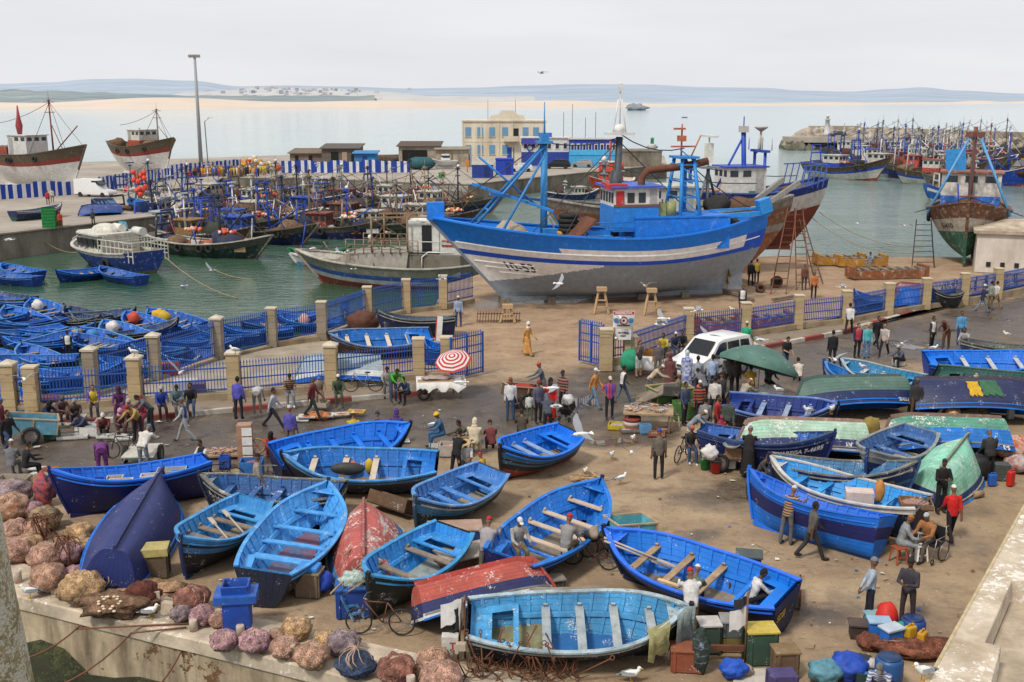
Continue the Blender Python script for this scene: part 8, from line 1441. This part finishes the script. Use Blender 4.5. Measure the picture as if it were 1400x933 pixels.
o=lump((0,0,0),(.22,.16,.3),55).build('black_bag',BLACK,None,G(808,740,.7));tag(o,'black bag strapped on the dark red bicycle','bag');o=lump((0,0,0),(.14,.34,.25),56).build('blanket',mat((.28,.22,.17),.9,.4),None,G(812,735,.9));tag(o,'striped blanket bundle over the dark red bicycle','bundle')
def handcart(label,p,rz,c,d=(1.5,.85,.42),tilt=-8,fill=None,wheel=.34,inner=None,deck=False):
 t=T('handcart',label,'handcart',p);t.rotation_euler=Euler((0,R(tilt),R(rz)));x,y,h=d;z=wheel+.05;b=MB();b.box((0,0,z+.03),(x,y,.06))
 if not deck:
  for s in(1,-1):b.box((0,s*(y/2-.02),z+h/2),(x,.035,h));b.box((s*(x/2-.02),0,z+h/2),(.035,y-.08,h))
 b.build('tray',paint(c,.5),t);q=MB()
 if not deck:
  for s in(1,-1):q.box((0,s*(y/2),z+h+.02),(x+.05,.06,.04));q.box((s*(x/2),0,z+h+.02),(.06,y-.06,.04))
  for s in(1,-1):
   for k in(-1,0,1):q.box((k*(x/2-.03),s*(y/2+.012),z+h/2),(.05,.03,h))
 else:q.box((0,0,z+.085),(x+.04,y+.04,.04))
 q.build('rim',paint((.42,.3,.18)if not deck else(.5,.48,.42),.5),t)
 for s in(1,-1):w_=MB().ring((.05,s*(y/2+.08),wheel),wheel-.07,.07,(0,1,0),20,7).build('wheel',RUBBER,t);MB().tube([(.05,s*(y/2+.04),wheel),(.05,s*(y/2+.12),wheel)],wheel-.12,12).build('hub',paint((.12,.10,.09),.3),w_)
 for s in(1,-1):MB().tube([(-x/2,s*y*.38,z+.05),(-x/2-.75,s*y*.30,z+.12)],.025,6).build('handle',paint((.2,.15,.1),.3),t)
 if fill:lump((0,0,z+.06),(x*.4,y*.36,h*.9),31,14,8,.3).build('load',mat(fill,.8,.4),t)
 return t
handcart('pale blue handcart with rusty brown inside at the left',G(42,603),205,(.12,.32,.42),(1.75,.95,.55),-10);handcart('brown handcart with red lining hauled across the road',G(712,556),205,(.13,.075,.045),(1.6,.9,.5),-10,fill=(.35,.04,.03));handcart('flat blue cart with white planked top on the road',G(196,634),95,(.05,.15,.26),(1.5,1.05,.3),0,deck=True);handcart('turquoise handcart behind the bow of the bright blue boat',G(858,748),25,(.10,.38,.45),(1.3,.85,.42),6)
t=handcart('low cart with blue striped box at the named boat',G(985,640),170,(.14,.12,.10),(1.3,.75,.2),0);openbox('brown carton on the low cart at the named boat',G(1002,626,.45),(.55,.5,.42),(.26,.15,.08),-10);o=lump((0,0,0),(.28,.24,.42),57,20,12,.45,2).build('white_sack',mat((.55,.54,.52),.9,.3),None,G(970,628,.55));tag(o,'white and blue sack on the low cart at the named boat','sack');o=MB().lathe([(.20,0),(.30,.12),(.29,.12),(.19,.02)],n=18).build('basin',mat((.45,.46,.46),.3,.1,metal=.5),None,G(1000,612,.92));tag(o,'round metal basin on the brown carton','basin')
def bucket(label,p,c,r=.17,h=.32,name='bucket'):
 t=T(name,label,name,p);MB().lathe([(r*.75,0),(r,h),(r+.015,h),(r*.95,h-.01),(r*.72,.02)],n=18,cap=True).build('tub',mat(c,.45,.1),t);MB().ring((0,0,h),r,.006,(0,.5,1),16,4).build('handle',STEEL,t)
bucket('green bucket in front of the low cart',G(963,641),(.02,.28,.06));bucket('red bucket in front of the low cart',G(978,646),(.5,.03,.02),.19,.36);bucket('bright blue basin at the left gate pillar',G(34,566),(.01,.12,.5),.28,.22,'basin');bucket('orange bowl at the crouching navy robe',G(47,568),(.6,.12,.02),.2,.2,'bowl')
def can(label,p,c,h=.4):t=T('jerrycan',label,'jerrycan',p,RND.random());MB().box((0,0,h/2),(.27,.18,h)).build('body',mat(c,.4,.1),t,bevel=.04);MB().tube([(.06,0,h),(.06,0,h+.05)],.03,8).build('cap',mat(c,.4),t);MB().tube([(-.1,0,h-.01),(-.06,0,h+.05),(.02,0,h+.05),(.03,0,h)],.015,5).build('handle',mat(c,.4),t)
can('white jerrycan right of the red bucket',G(1000,641),(.62,.61,.58));can('red jerrycan at the right edge by the parapet',G(1381,664),(.5,.02,.015),.5);can('blue jerrycan under a grey box at the right edge',G(1356,664),(.02,.10,.4),.4);can('orange jerrycan beyond the right edge boats',G(1384,618),(.55,.16,.02),.4);can('yellow jerrycan on the brown net heap',G(1244,872,.3),(.5,.30,.02),.3);can('amber jerrycan at the far end of the brown net heap',G(1260,880,.25),(.5,.25,.02),.3);can('pale blue bottle can beyond the violet navy hull',G(1381,573),(.4,.48,.52),.5)
def barrel(label,p,c,r=.27,h=.6):t=T('barrel',label,'barrel',p);MB().lathe([(r*.92,0),(r,.05),(r,h*.45),(r*1.03,h*.5),(r,h*.55),(r,h-.08),(r*.85,h)],n=20).build('body',mat(c,.4,.12),t);MB().lathe([(r*.84,h-.005),(r*.80,h+.03),(r*.1,h+.03)],n=20).build('lid',mat(tuple(x*.5 for x in c),.4),t)
barrel('dark blue drum behind the heap of fishing gear',G(1247,872),(.02,.06,.24),.29,.5);barrel('open blue drum with red tap at the bottom edge',G(1213,942),(.02,.08,.24),.3,.75)
o=lump((0,0,0),(.45,.36,.75),61,14,9,.2).build('black_bags',BLACK,None,G(1335,655));tag(o,'black plastic bags heaped by the dark hooded coat','bags');wbox('grey green box at the right edge by the red jerrycan',G(1368,655),(.5,.4,.55),(.07,.08,.075),-8,slats=False);o=lump((0,0,0),(.5,.4,.5),62,14,9,.3).build('crate_heap',mat((.40,.38,.38),.9,.4,8,(.3,.05,.02),.7,5),None,G(1392,645));tag(o,'grey and red gear heap at the far right edge','gear heap');o=lump((0,0,0),(.9,.6,.7),63,16,9,.5,3).build('gear_heap',mat((.5,.10,.03),.8,.5,5,(.5,.45,.4),.9,4),None,G(1380,625));tag(o,'colourful heap of floats and crates at the right edge','gear heap')
o=MB().tube([(-.2,0,.1),(.2,0,.1)],.11,10).build('log',WOOD,None,G(1336,680),.4);tag(o,'short log lying beside the mint boat','log')
o=lump((0,0,-.03),(.95,.36,.36),71,30,14,.45,2.4).build('net_pile',netm((.17,.06,.035),(.24,.10,.05)),None,G(1254,894));tag(o,'long rust brown net heap by the parapet','net pile');o=lump((0,0,-.05),(.3,.26,.32),72,16,10,.4,2).build('net_pile',netm((.16,.055,.03),(.24,.10,.05)),None,G(1188,884));tag(o,'small rust brown net lump left of the blue boxes','net pile')
wbox('dark brown suitcase like box left of the gear heap',G(1176,870),(.5,.36,.32),(.055,.035,.03),-10,(.09,.06,.05),slats=False)
for px,py,z,d,c,lid,lab in((1200,877,.1,(.46,.3,.42),(.02,.16,.55),(.30,.45,.60),'blue and white cool box standing in the gear heap'),(1217,888,.15,(.44,.3,.38),(.02,.15,.55),(.45,.52,.60),'second blue cool box tilted in the pink tub'),(1197,862,.1,(.46,.34,.3),(.10,.30,.38),(.22,.38,.42),'teal lidded box behind the cool boxes')):wbox(lab,G(px,py),d,c,RND.uniform(-25,25),lid,False,'cool_box',z,worn=.1)
bucket('pink plastic tub in the gear heap',G(1221,890),(.5,.12,.10),.34,.26,'tub');bucket('blue round tub behind the gear heap',G(1219,868),(.01,.10,.5),.26,.3,'tub');o=MB().tube([(-.36,0,.3),(.36,.1,.36)],.10,12).build('green_roll',mat((.03,.36,.22),.7,.2),None,G(1226,876),.2);tag(o,'bright green rolled mat on the gear heap','roll');o=lump((0,0,0),(.28,.24,.68),73,14,9,.2).build('red_bag',mat((.52,.02,.012),.6,.2),None,G(1210,866));tag(o,'bright red plastic bag behind the gear heap','bag');o=MB().bar((0,0,.02),(.7,-.5,.02),.04).build('stick',WOOD,None,G(1195,880));tag(o,'thin stick lying before the gear heap','stick')
for px,py,r,c,lab in((1127,932,.36,(.10,.26,.33),'teal wrapped bundle at the bottom edge'),(1158,928,.42,(.015,.07,.45),'bright blue tarp bundle at the bottom edge'),(1174,918,.3,(.02,.03,.06),'black bundle behind the blue tarp bundle'),(1188,922,.26,(.50,.48,.46),'whitish sack behind the green bin'),(1002,926,.30,(.015,.09,.50),'bright blue bag hanging at the flag pole foot'),(1020,922,.16,(.40,.28,.2),'string of tan floats beside the blue bag')):o=lump((0,0,0),(r,r*.85,r*1.2),int(px)%37,30,18,.27,1.9).build('bundle',mat(c,.6,.3,7,tuple(x*.4 for x in c),.4,4,bump=.6),None,G(px,py));tag(o,lab,'bundle')
openbox('small dark green bin with blue inside at the bottom edge',G(1182,938),(.4,.34,.36),(.02,.05,.04),-10,fill=(.02,.2,.5),name='bin',cat='bin')
o=MB().poly([(-.5,-.3,.012),(.5,-.3,.012),(.55,.35,.012),(-.45,.3,.012)]).build('cardboard',mat((.50,.46,.40),.9,.2),None,G(1030,925));tag(o,'flattened whitish cardboard on the ground by the flag pole','cardboard');o=lump((0,0,0),(.2,.16,.9),66,10,8).build('hung_net',netm((.03,.05,.04),(.3,.3,.5)),None,G(958,920));tag(o,'dark green and lilac net hung beside the red crate','net')
def stool(label,p,c,h=.45,w_=.34,top=None):
 t=T('stool',label,'stool',p,.3);MB().box((0,0,h-.02),(w_,w_,.04)).build('seat',mat(top or c,.5,.1),t,bevel=.012)
 for a in(1,-1):
  for c_ in(1,-1):MB().bar((a*w_*.38,c_*w_*.38,h-.03),(a*w_*.5,c_*w_*.5,0),.045,.045).build('leg',mat(c,.5,.1),t)
 MB().bar((-w_*.44,-w_*.46,h*.4),(w_*.44,-w_*.46,h*.4),.03).build('stretcher',mat(c,.5),t)
stool('white plastic stool beside the wheelchair',G(1256,766),(.66,.64,.54),.48);stool('low red stool under the grey robe',G(1228,768),(.30,.07,.03),.44);stool('wooden stool with dark seat by the fish table',G(921,583),(.52,.45,.3),.5,top=(.12,.08,.07))
t=T('wheelchair','chrome wheelchair under the rust brown sweater','wheelchair',G(1272,764),R(-50));
for s in(1,-1):
 w_=MB().ring((s*.30,.12,.31),.29,.02,(1,0,0),22,6).build('wheel',RUBBER,t);MB().ring((s*.33,.12,.31),.25,.01,(1,0,0),20,5).build('hand_rim',STEEL,w_);MB().ring((s*.26,-.38,.09),.07,.02,(1,0,0),12,5).build('caster',RUBBER,t)
 MB().tube([(s*.25,.22,.48),(s*.25,.26,.95),(s*.25,.38,.95)],.014,6).tube([(s*.27,.2,.70),(s*.27,-.25,.70),(s*.27,-.3,.48),(s*.24,-.5,.12)],.014,6).build('frame',STEEL,t)
MB().box((0,-.02,.47),(.5,.48,.04)).build('seat',BLACK,t);MB().box((0,.24,.72),(.5,.03,.42)).build('backrest',BLACK,t)
def parasol(label,p,r,h,cols,tilt=(0,0),n=8,rings=1,pole=.02):
 t=T('parasol',label,'parasol',p);E=Euler((R(tilt[0]),R(tilt[1]),0)).to_matrix();top=V((0,0,h));MB().tube([(0,0,0),top],pole,6).build('pole',STEEL,t);b=MB();m=3*4
 prof=[(.02,.44*r),(.25*r,.41*r),(.5*r,.33*r),(.75*r,.19*r),(r,0),(r*1.0,-.10*r)]if rings==1 else[(r*k/10,.40*r*(1-(k/10)**1.6))for k in range(11)]
 rg=[[top+E@V((q*cos(2*pi*j/(n*3))*(1-.05*(j%3!=0)*q/r),q*sin(2*pi*j/(n*3))*(1-.05*(j%3!=0)*q/r),z))for j in range(n*3)]for q,z in prof]
 b.loft(rg,0,True,False,False,True,mf=lambda i,j:(i%2 if rings>1 else 0));b.build('canopy',cols,t);q=MB()
 for j in range(n):a=2*pi*j/n;q.tube([top+E@V((0,0,.38*r)),top+E@V((r*.97*cos(a),r*.97*sin(a),-.02))],.008,4)
 q.build('ribs',STEEL,t)
RW=[mat((.58,.56,.54),.8,.1),mat((.42,.03,.03),.8,.1)]
parasol('red and white striped parasol over the fish cart at the gate',G(620,540),.80,1.5,RW,(26,-8),8,2);parasol('large dark green parasol with white specks over the fish crowd',G(1036,546),1.75,1.55,[mat((.085,.18,.15),.7,.2,3,(.02,.05,.04),.4,1.5,chip=(.4,.46,.42),camt=.09,csc=16)],(-12,16),8)
t=T('fish_stall','fish cart covered with a white sheet under the striped parasol','stall',G(603,543),.1);MB().box((0,0,.78),(2.0,1.1,.06)).build('table_top',WOOD,t);b=MB();rg=[]
for k in range(13):a=k/12;x=-1.05+2.1*a;rg.append([(x,-.58-.05*sin(k*2.1),.45+.12*sin(k*1.7)),(x,-.57,.80),(x,.5,.82),(x,.58,.6)])
b.loft(rg,0,False,False,False);b.build('cloth',mat((.64,.63,.6),.9,.1),t)
lump((-.2,0,.80),(.7,.38,.12),91,20,6,.5,5).build('fish',mat((.42,.36,.33),.4,.5,16,(.2,.08,.05),.6,14),t)
for s in(1,-1):MB().ring((-.75,s*.5,.28),.2,.08,(0,1,0),16,6).build('wheel',RUBBER,t)
for s in(-.4,.85):MB().bar((s,0,.0),(s,0,.75),.07).build('leg',WOOD,t)
def table(label,p,d,rz,fish=(.45,.40,.36),h=.72,base=None):
 t=T('fish_table',label,'table',p,R(rz));MB().box((0,0,h),(d[0],d[1],.06)).build('table_top',WOOD,t)
 for a in(1,-1):
  for c in(1,-1):MB().bar((a*d[0]*.42,c*d[1]*.4,h-.03),(a*d[0]*.42,c*d[1]*.4,0),.06).build('leg',OLDWOOD,t)
 rn=random.Random(int(p.x*10));b=MB()
 for k in range(46):a=rn.random()*6;b.ell((rn.uniform(-.44,.44)*d[0],rn.uniform(-.4,.4)*d[1],h+.07+rn.random()*.08),(rn.uniform(.09,.2),.035,.03),7,4,rn.randrange(3),Euler((0,0,a)).to_matrix())
 b.build('fish',[mat(fish,.3,.3),mat((.25,.22,.22),.3,.3),mat((.5,.28,.2),.35,.3)],t);return t
table('main fish table heaped with silver fish by the green cart',G(886,586),(1.9,1.2),-8);openbox('yellow plastic tray of fish on the wet ground',G(846,586),(.8,.6,.2),(.52,.38,.02),-12,fill=(.46,.42,.38),name='fish_tray',cat='tray');openbox('dark tray of silver fish next to the yellow one',G(862,590),(.8,.5,.14),(.2,.18,.16),10,fill=(.5,.48,.45),name='fish_tray',cat='tray');openbox('blue and white carton right of the fish trays',G(882,592),(.4,.3,.34),(.12,.30,.55),15,name='carton',cat='carton');openbox('reddish wooden tray beside the blue carton',G(898,596),(.6,.4,.14),(.30,.10,.05),-8,fill=(.35,.2,.15),name='fish_tray',cat='tray');openbox('second reddish wooden tray of shellfish',G(908,590),(.5,.4,.12),(.32,.11,.05),20,fill=(.4,.3,.25),name='fish_tray',cat='tray')
t=T('painted_block','round red and white painted block under the fish table','block',G(864,588));MB().lathe([(.34,0),(.34,.2)],n=18).build('red_course',KR_,t);MB().lathe([(.335,.2),(.335,.38)],n=18).build('white_course',KW,t);MB().lathe([(.34,.38),(.34,.52)],n=18).build('red_course',KR_,t)
handcart('green metal cart heaped with crates and planks',G(915,558),20,(.08,.20,.04),(1.7,1.0,.5),0,fill=(.36,.24,.13));t=openbox('green metal bin right of the green cart',G(934,572),(.8,.6,.7),(.07,.19,.04),8,name='bin',cat='bin',fill=(.3,.2,.12));t=MB().box((0,0,0),(1.6,.7,.05)).build('olive_plank',OLDWOOD,None,G(890,540,.7));t.rotation_euler=Euler((.5,-.5,-.6));tag(t,'olive plank lid propped against the green cart','plank');wbox('dark lidded box on the green cart by the van',G(918,540,.85),(.65,.45,.4),(.06,.055,.05),-10,slats=False)
for k,(px,py,d,lab,fl)in enumerate([(77,577,(.75,.55,.16),'white fish box nearest the crouching navy robe',1),(93,580,(.6,.45,.12),'white tray right of the first fish box',0),(110,577,(.45,.4,.26),'white deep box before the grey cap',0),(122,580,(.6,.35,.14),'white tray before the purple jacket',0),(86,596,(1.0,.4,.1),'long white lid lying by the green crate',0),(100,599,(1.1,.45,.12),'second long white tray on the wet road',0),(124,594,(.95,.6,.34),'large white box filled with silver sardines',1),(143,598,(.5,.45,.08),'small white tray at the maroon jacket feet',0),(160,598,(.7,.5,.08),'flat white tray before the pink headscarf',0),(170,600,(.6,.5,.08),'flat white lid by the tan jacket',0),(52,642,(.6,.4,.05),'flat white tray right of the black tracksuit',0),(48,650,(.5,.5,.04),'white sheet of fish on the ground by the black tracksuit',1),(66,652,(.5,.4,.05),'pale board with orange peppers near the net bundles',0),(90,668,(.7,.4,.1),'white tray at the bow of the long navy boat',0),(116,660,(.9,.4,.12),'white crate beyond the long navy boat',0),(420,570,(.7,.5,.05),'white sheet under orange shellfish on the kerb',1),(408,574,(.9,.6,.03),'crumpled white sheet left of the shellfish',0),(442,568,(.9,.6,.04),'white board with red shellfish beside the maroon jacket',1),(438,556,(.7,.5,.22),'pale crate tipped on the pavement',0),(467,567,(.6,.4,.05),'white tray with fish by the yellow tray',1),(487,564,(.7,.5,.06),'yellow tray with fish at the kerb',1),(549,604,(.6,.4,.03),'white sheet right of the bright blue bow',0),(594,612,(.35,.3,.2),'white bag at the blue robe',0),(1228,500,(.5,.35,.3),'red and white block under the seated grey person',0),(1282,484,(.7,.5,.12),'yellow fish tray between two people on the road',1),(20,668,(1.0,.6,.4),'weathered wooden box used as seat by two people',0)]):
 c=(.62,.61,.58)if 'white' in lab else((.52,.38,.03)if 'yellow' in lab else(.40,.34,.27));openbox(lab,G(px,py,.11 if py<572 and px<560 and py>550 else 0),d,c,RND.uniform(-14,14),fill=((.30,.32,.34)if px<200 else(.50,.16,.06))if fl else None,name='fish_box',cat='fish box')
openbox('green crate beside the pale blue handcart',G(72,600),(.5,.4,.3),(.02,.10,.06),5)
openbox('pinkish white block used as a table by seated people',G(622,622),(1.1,.6,.42),(.46,.40,.36),-4,name='block_table',cat='table',fill=(.5,.3,.25));table('low board with fish before the squatting olive jacket',G(640,606),(.8,.5),0,h=.3);table('red and white market board of fish beside the tiled stand',G(305,624),(1.6,.8),6,(.5,.3,.27),.12)
t=T('tiled_stand','white tiled scale stand with red frame on the wet road','stand',G(337,636),.1);MB().box((0,0,.75),(.5,.45,1.5)).build('body',paint((.35,.2,.13),.4),t)
for k in range(4):MB().box((.1,-.235,.25+.34*k),(.34,.03,.28)).build('tile',paint(WHT,.2),t)
MB().ring((.42,-.12,.72),.26,.035,(0,1,0),20,6).build('wheel',paint((.35,.18,.06),.3),t)
b=MB()
for k in range(3):b.bar((.42-.24*cos(k*pi/3),-.12,.72-.24*sin(k*pi/3)),(.42+.24*cos(k*pi/3),-.12,.72+.24*sin(k*pi/3)),.03)
b.build('spokes',paint((.35,.1,.04),.3),t)
openbox('blue and red banded tub before the tiled stand',G(345,652),(.75,.6,.6),(.03,.16,.48),6,fill=(.3,.1,.08),name='tub',cat='tub');openbox('small bright blue crate at the long navy boat stern',G(308,640),(.35,.3,.45),(.01,.08,.45),0);o=lump((0,0,-.03),(.45,.3,.22),95,16,8,.5,3).build('peppers',mat((.50,.14,.04),.7,.4,9),None,G(70,648));tag(o,'small heap of orange nets near the black tracksuit','net pile');o=lump((0,0,-.03),(.5,.35,.25),96,18,8,.5,3).build('shellfish',mat((.48,.17,.06),.7,.4,12),None,G(436,572));tag(o,'orange brown shellfish heap at the maroon jacket','shellfish')
o=lump((0,0,0),(.36,.3,.9),97,12,9,.4,2).build('clothes_heap',mat((.06,.05,.12),.9,.5,5,(.45,.08,.05),.9,5),None,G(62,690));tag(o,'dark heap of clothes with red and white flags by the long navy boat','clothes')
b=MB();rn=random.Random(3)
for k in range(14):b.bar((rn.uniform(-.7,.5),rn.uniform(-.3,.3),.03+.012*k),(rn.uniform(-.4,.9),rn.uniform(-.3,.3),.04+.012*k),.06,.03)
t=b.build('plank_pile',mat((.42,.29,.16),.8,.4,5),None,G(795,656));tag(t,'loose pile of split wood planks on open ground','wood pile');t['kind']='stuff'
o=lump((0,0,0),(.6,.4,.6),98,20,12,.5,2.5).build('white_heap',mat((.62,.62,.60),.9,.2,5),None,G(1052,548));tag(o,'white plastic heap under the green parasol','sacks');o=lump((0,0,0),(.5,.35,.9),99,14,9).build('green_sack',mat((.02,.25,.14),.8,.3),None,G(862,508,.1));tag(o,'bright green sack leaning at the right gate pillar','sack');o=lump((0,0,0),(.9,.4,.6),100,18,9,.3).build('white_bags',mat((.58,.57,.56),.8,.2),None,G(884,508,.1));tag(o,'white plastic bags heaped beside the white shorts','bags');openbox('orange wooden crate at the right fence',G(888,492,.1),(.8,.5,.5),(.5,.22,.03),0);o=lump((0,0,0),(.36,.26,.6),64,12,9).build('green_bin_load',mat((.25,.18,.05),.9,.4),None,G(1190,594));tag(o,'dark green bin of yellow scraps between overturned boats','bin')
t=T('pushchair','pushchair with white cover beside the red robe','pushchair',G(776,574),-.5);MB().box((0,0,.5),(.4,.6,.3),rx=.4).build('seat',BLACK,t);lump((0,0,.6),(.24,.3,.4),65).build('cover',mat((.55,.55,.54),.8),t)
for s in(1,-1):
 for y in(.3,-.3):MB().ring((s*.22,y,.1),.08,.025,(1,0,0),12,5).build('wheel',RUBBER,t)
 MB().tube([(s*.22,.3,.1),(s*.2,-.3,.6),(s*.2,-.55,1.0)],.015,5).build('frame',STEEL,t)
a,c=G(930,520),G(1012,499);d=a-c;t=T('van','white compact van with grey bumper parked among the crowd','van',G(972,512),math.atan2(d.y,d.x));VW=mat((.70,.70,.70),.22,.05,2,(.4,.36,.3),.15);VG=mat((.012,.016,.018),.08);VB=mat((.05,.05,.055),.5)
pr=[(-2.0,.30),(-2.05,.75),(-1.98,1.35),(-1.86,1.74),(-1.6,1.80),(.1,1.82),(.45,1.72),(1.15,1.12),(1.85,.92),(2.04,.72),(2.06,.30)]
def wz_(y,z):return y*(1-.16*max(0,(z-.95))/.85)
rg=[]
for y in(-.86,-.83,-.4,0,.4,.83,.86):e=1 if abs(y)<.85 else .0;rg.append([(x*(1 if abs(y)<.5 else .985),wz_(y,z),z if abs(y)<.85 else min(z,1.76))for x,z in pr])
MB().loft(rg,0,True,True,True,True).build('body',VW,t,bevel=.03)
E1=lambda x,z,s:(x,s*(wz_(.86,z)+.008),z)
for s in(1,-1):
 for q,nm in(([(.40,1.05),(.98,1.05),(.42,1.60),(.18,1.66),(-.05,1.66),(-.05,1.05)],'front_window'),([(-.16,1.08),(-.16,1.64),(-1.0,1.64),(-1.0,1.08)],'rear_window'),([(-1.1,1.10),(-1.1,1.63),(-1.72,1.60),(-1.80,1.12)],'rear_window')):MB().poly([E1(x,z,s)for x,z in q]).build(nm,VG,t)
 for x in(1.30,-1.28):
  w_=MB().tube([(x,s*.66,.31),(x,s*.89,.31)],.31,20).build('wheel',RUBBER,t);MB().tube([(x,s*.85,.31),(x,s*.90,.31)],.18,12).build('rim',STEEL,w_);MB().ring((x,s*.855,.33),.37,.035,(0,1,0),24,5).build('wheel_arch',VB,t)
 MB().box((.1,s*.872,.62),(2.0,.03,.12)).build('side_strip',VB,t);MB().box((.80,s*.96,1.12),(.12,.18,.16)).build('mirror',VB,t);MB().box((1.93,s*.62,.78),(.22,.34,.17),rz=-.2*s).build('headlight',mat((.5,.5,.48),.15),t)
 MB().poly([E1(-.11,.5,s),E1(-.09,.5,s),E1(-.09,1.7,s),E1(-.11,1.7,s)]).build('door_seam',VB,t)
MB().poly([(1.13,-.66,1.15),(1.13,.66,1.15),(.50,.60,1.71),(.50,-.60,1.71)]).build('windscreen',VG,t);t.children[-1].location=(.02,0,.012)
MB().box((2.03,0,.45),(.16,1.66,.3)).build('bumper',VB,t,bevel=.03);MB().box((2.07,0,.72),(.05,.7,.1)).build('grille',VB,t);MB().box((2.12,0,.46),(.02,.5,.11)).build('number_plate',paint(WHT,.05),t)
MB().box((1.5,0,1.04),(.02,.02,.02)).build('washer_nozzle',VB,t)
def trestle(label,p,h):
 t=T('trestle',label,'trestle',p);b=MB()
 for s in(1,-1):b.bar((s*.42,-.3,0),(s*.16,0,h),.10);b.bar((s*.42,.3,0),(s*.16,0,h),.10)
 for z in(.3,.6):b.bar((-.36+.2*z,-.25,h*z),(.36-.2*z,-.25,h*z),.08)
 b.box((0,0,h+.1),(.6,.5,.22));b.build('frame',mat((.42,.28,.15),.8,.2),t)
trestle('light wooden trestle propping the big hull behind the sign',G(822,428),1.35);trestle('second light wooden trestle propping the big hull',G(890,430),1.35)
for k in range(5):q=V((-.5+2.9*k,67.9+.6*k,.14));o=MB().box((0,0,0),(.5,1.2,.38),.2).build('keel_block',OLDWOOD,None,q);tag(o,'dark timber keel block under the big hull, %s from the bow'%ORD[k],'block','keel blocks under the big trawler')
def ladder(label,p,q,w_=.9,n=9,c=RUST):
 t=T('ladder',label,'ladder',p);d=V(q)-V(p);b=MB()
 for s in(1,-1):b.bar((s*w_/2,0,0),d+V((s*w_*.32,0,0)),.07)
 for k in range(1,n):f=k/n;b.bar(d*f+V((-w_*(.5-.18*f),0,0)),d*f+V((w_*(.5-.18*f),0,0)),.05)
 b.build('frame',c,t)
y0=G(1262,368).y;ladder('tall splayed ladder standing at the bow on trawler',G(1262,366),GY(1263,300,y0+.2),1.7,9,mat((.06,.06,.06),.7));ladder('rusty ladder leaning on the orange hull stern',G(1064,402),GY(1083,285,78.5),1.0,12);ladder('second rusty scaffold ladder by the red bottomed hull',G(1098,396),GY(1092,285,80),.9,12);ladder('thin prop pole ladder at the red bottomed hull',G(1120,388),GY(1096,300,82),.5,10)
def cradle(label,px,py,L_,rz,c):
 t=T('boat_cradle',label,'cradle',G(px,py),R(rz));
 for s in(1,-1):MB().box((0,s*.55,.35),(L_,.22,.55)).build('beam',paint(c,.8),t)
 b=MB();n=int(L_/.7)
 for k in range(n):b.box((-L_/2+.4+k*.7,0,.66),(.25,1.3,.12))
 b.build('cross_timbers',OLDWOOD,t)
 for s in(1,-1):MB().box((s*L_*.49,0,.5),(.25,1.4,.8)).build('end_beam',paint(c,.8),t)
YLW=(.42,.20,.02);cradle('yellow steel boat cradle at the water edge',1146,362,3.6,2,YLW);cradle('second yellow boat cradle overlapping the first',1176,364,3.6,4,YLW);cradle('long rusty orange cradle with a person on it',1212,380,5.6,9,(.26,.09,.03));cradle('rusty cradle behind the right fence',980,452,2.6,5,(.22,.06,.03));cradle('second rusty cradle behind the right fence by the van',1045,448,2.8,5,(.22,.05,.03))
for px,py,r,lab in((1062,393,.4,'rusty winch wheel by the scaffold ladder'),(1040,400,.3,'small rusty wheel on the yard ground')):t=T('winch',lab,'winch',G(px,py));MB().ring((0,0,r),r-.08,.08,(.3,1,0),16,6).build('wheel',RUST,t);MB().box((0,.3,r*.7),(r*1.6,.4,r*1.2)).build('body',mat((.03,.03,.03),.8),t)
for px,py,px2,py2,lab in((985,395,1030,410,'long dark timber lying behind the stern'),(1035,388,990,375,'pale prop leaning at the rudder'),(1056,410,1085,405,'short timber with rollers on the yard')):o=MB().bar(G(px,py,.15),G(px2,py2,.15),.2,.16).build('timber',OLDWOOD);tag(o,lab,'timber')
b=MB()
for k in range(16):b.bar((k*.16,0,0),(k*.16+.06,.1,.62),.03)
for z in(.08,.5):b.bar((0,0,z),(2.5,.1,z),.05)
t=b.build('rusty_rack',RUST,None,G(652,441));tag(t,'low rusty iron rack under the trawler bow','rack');trestle('brown wooden trestle frame next to the rusty rack',G(694,440),.8)
o=lump((0,0,0),(.9,.7,1.0),46,14,8,.35,2).build('brown_tarp',mat((.10,.04,.025),.9,.3),None,G(497,454));tag(o,'dark brown tarpaulin heap beside the yard boats','tarpaulin')
for i,px in enumerate((1292,1304,1318,1332,1346,1372,1386)):bicycle('parked bicycle %s from the left in the row behind the right fence'%ORD[i],G(px,404-i*2.2),80+RND.uniform(-12,12),(.03,.03,.035),6)
for px,py,s,c,lab in((255,536,1.0,(.4,.42,.45),'grey white crate on the slip behind the front fence'),(62,560,1.2,(.28,.04,.06),'red crate behind the left gate pillars'),(232,512,.9,(.3,.05,.06),'red crate behind the rear slipway fence'),(270,540,.7,(.08,.05,.12),'purple bundle on the slip behind the front fence')):wbox(lab,G(px,py),(s,.6,.55),c,8,slats=False,worn=.2)
for k,(key,x,c,lab)in enumerate((('b20',2.0,(.58,.33,.02),'yellow oilskins hung on a basin boat bow'),('b18',1.9,(.6,.58,.55),'white sacks in a basin boat bow'),('b19',2.0,(.5,.06,.03),'red float in a basin boat bow'),('b4',1.8,(.62,.58,.55),'pale buoy in the basin boat nearest open water'),('b20',1.2,(.5,.33,.03),'yellow can in a basin boat'),('b26',.4,(.6,.32,.3),'pink float in a boat behind the third panel'),('b17',1.2,(.05,.2,.5),'blue bucket in a grey rimmed basin boat'),('b13',2.2,(.3,.22,.14),'coiled rope on a basin boat bow'))):o=lump((0,0,0),(.4,.35,.7),30+k,12,8,.35,2).build('gear_bundle',mat(c,.7,.3,5),None);o.location=at_boat(key,x,0,.6);tag(o,lab,'gear')
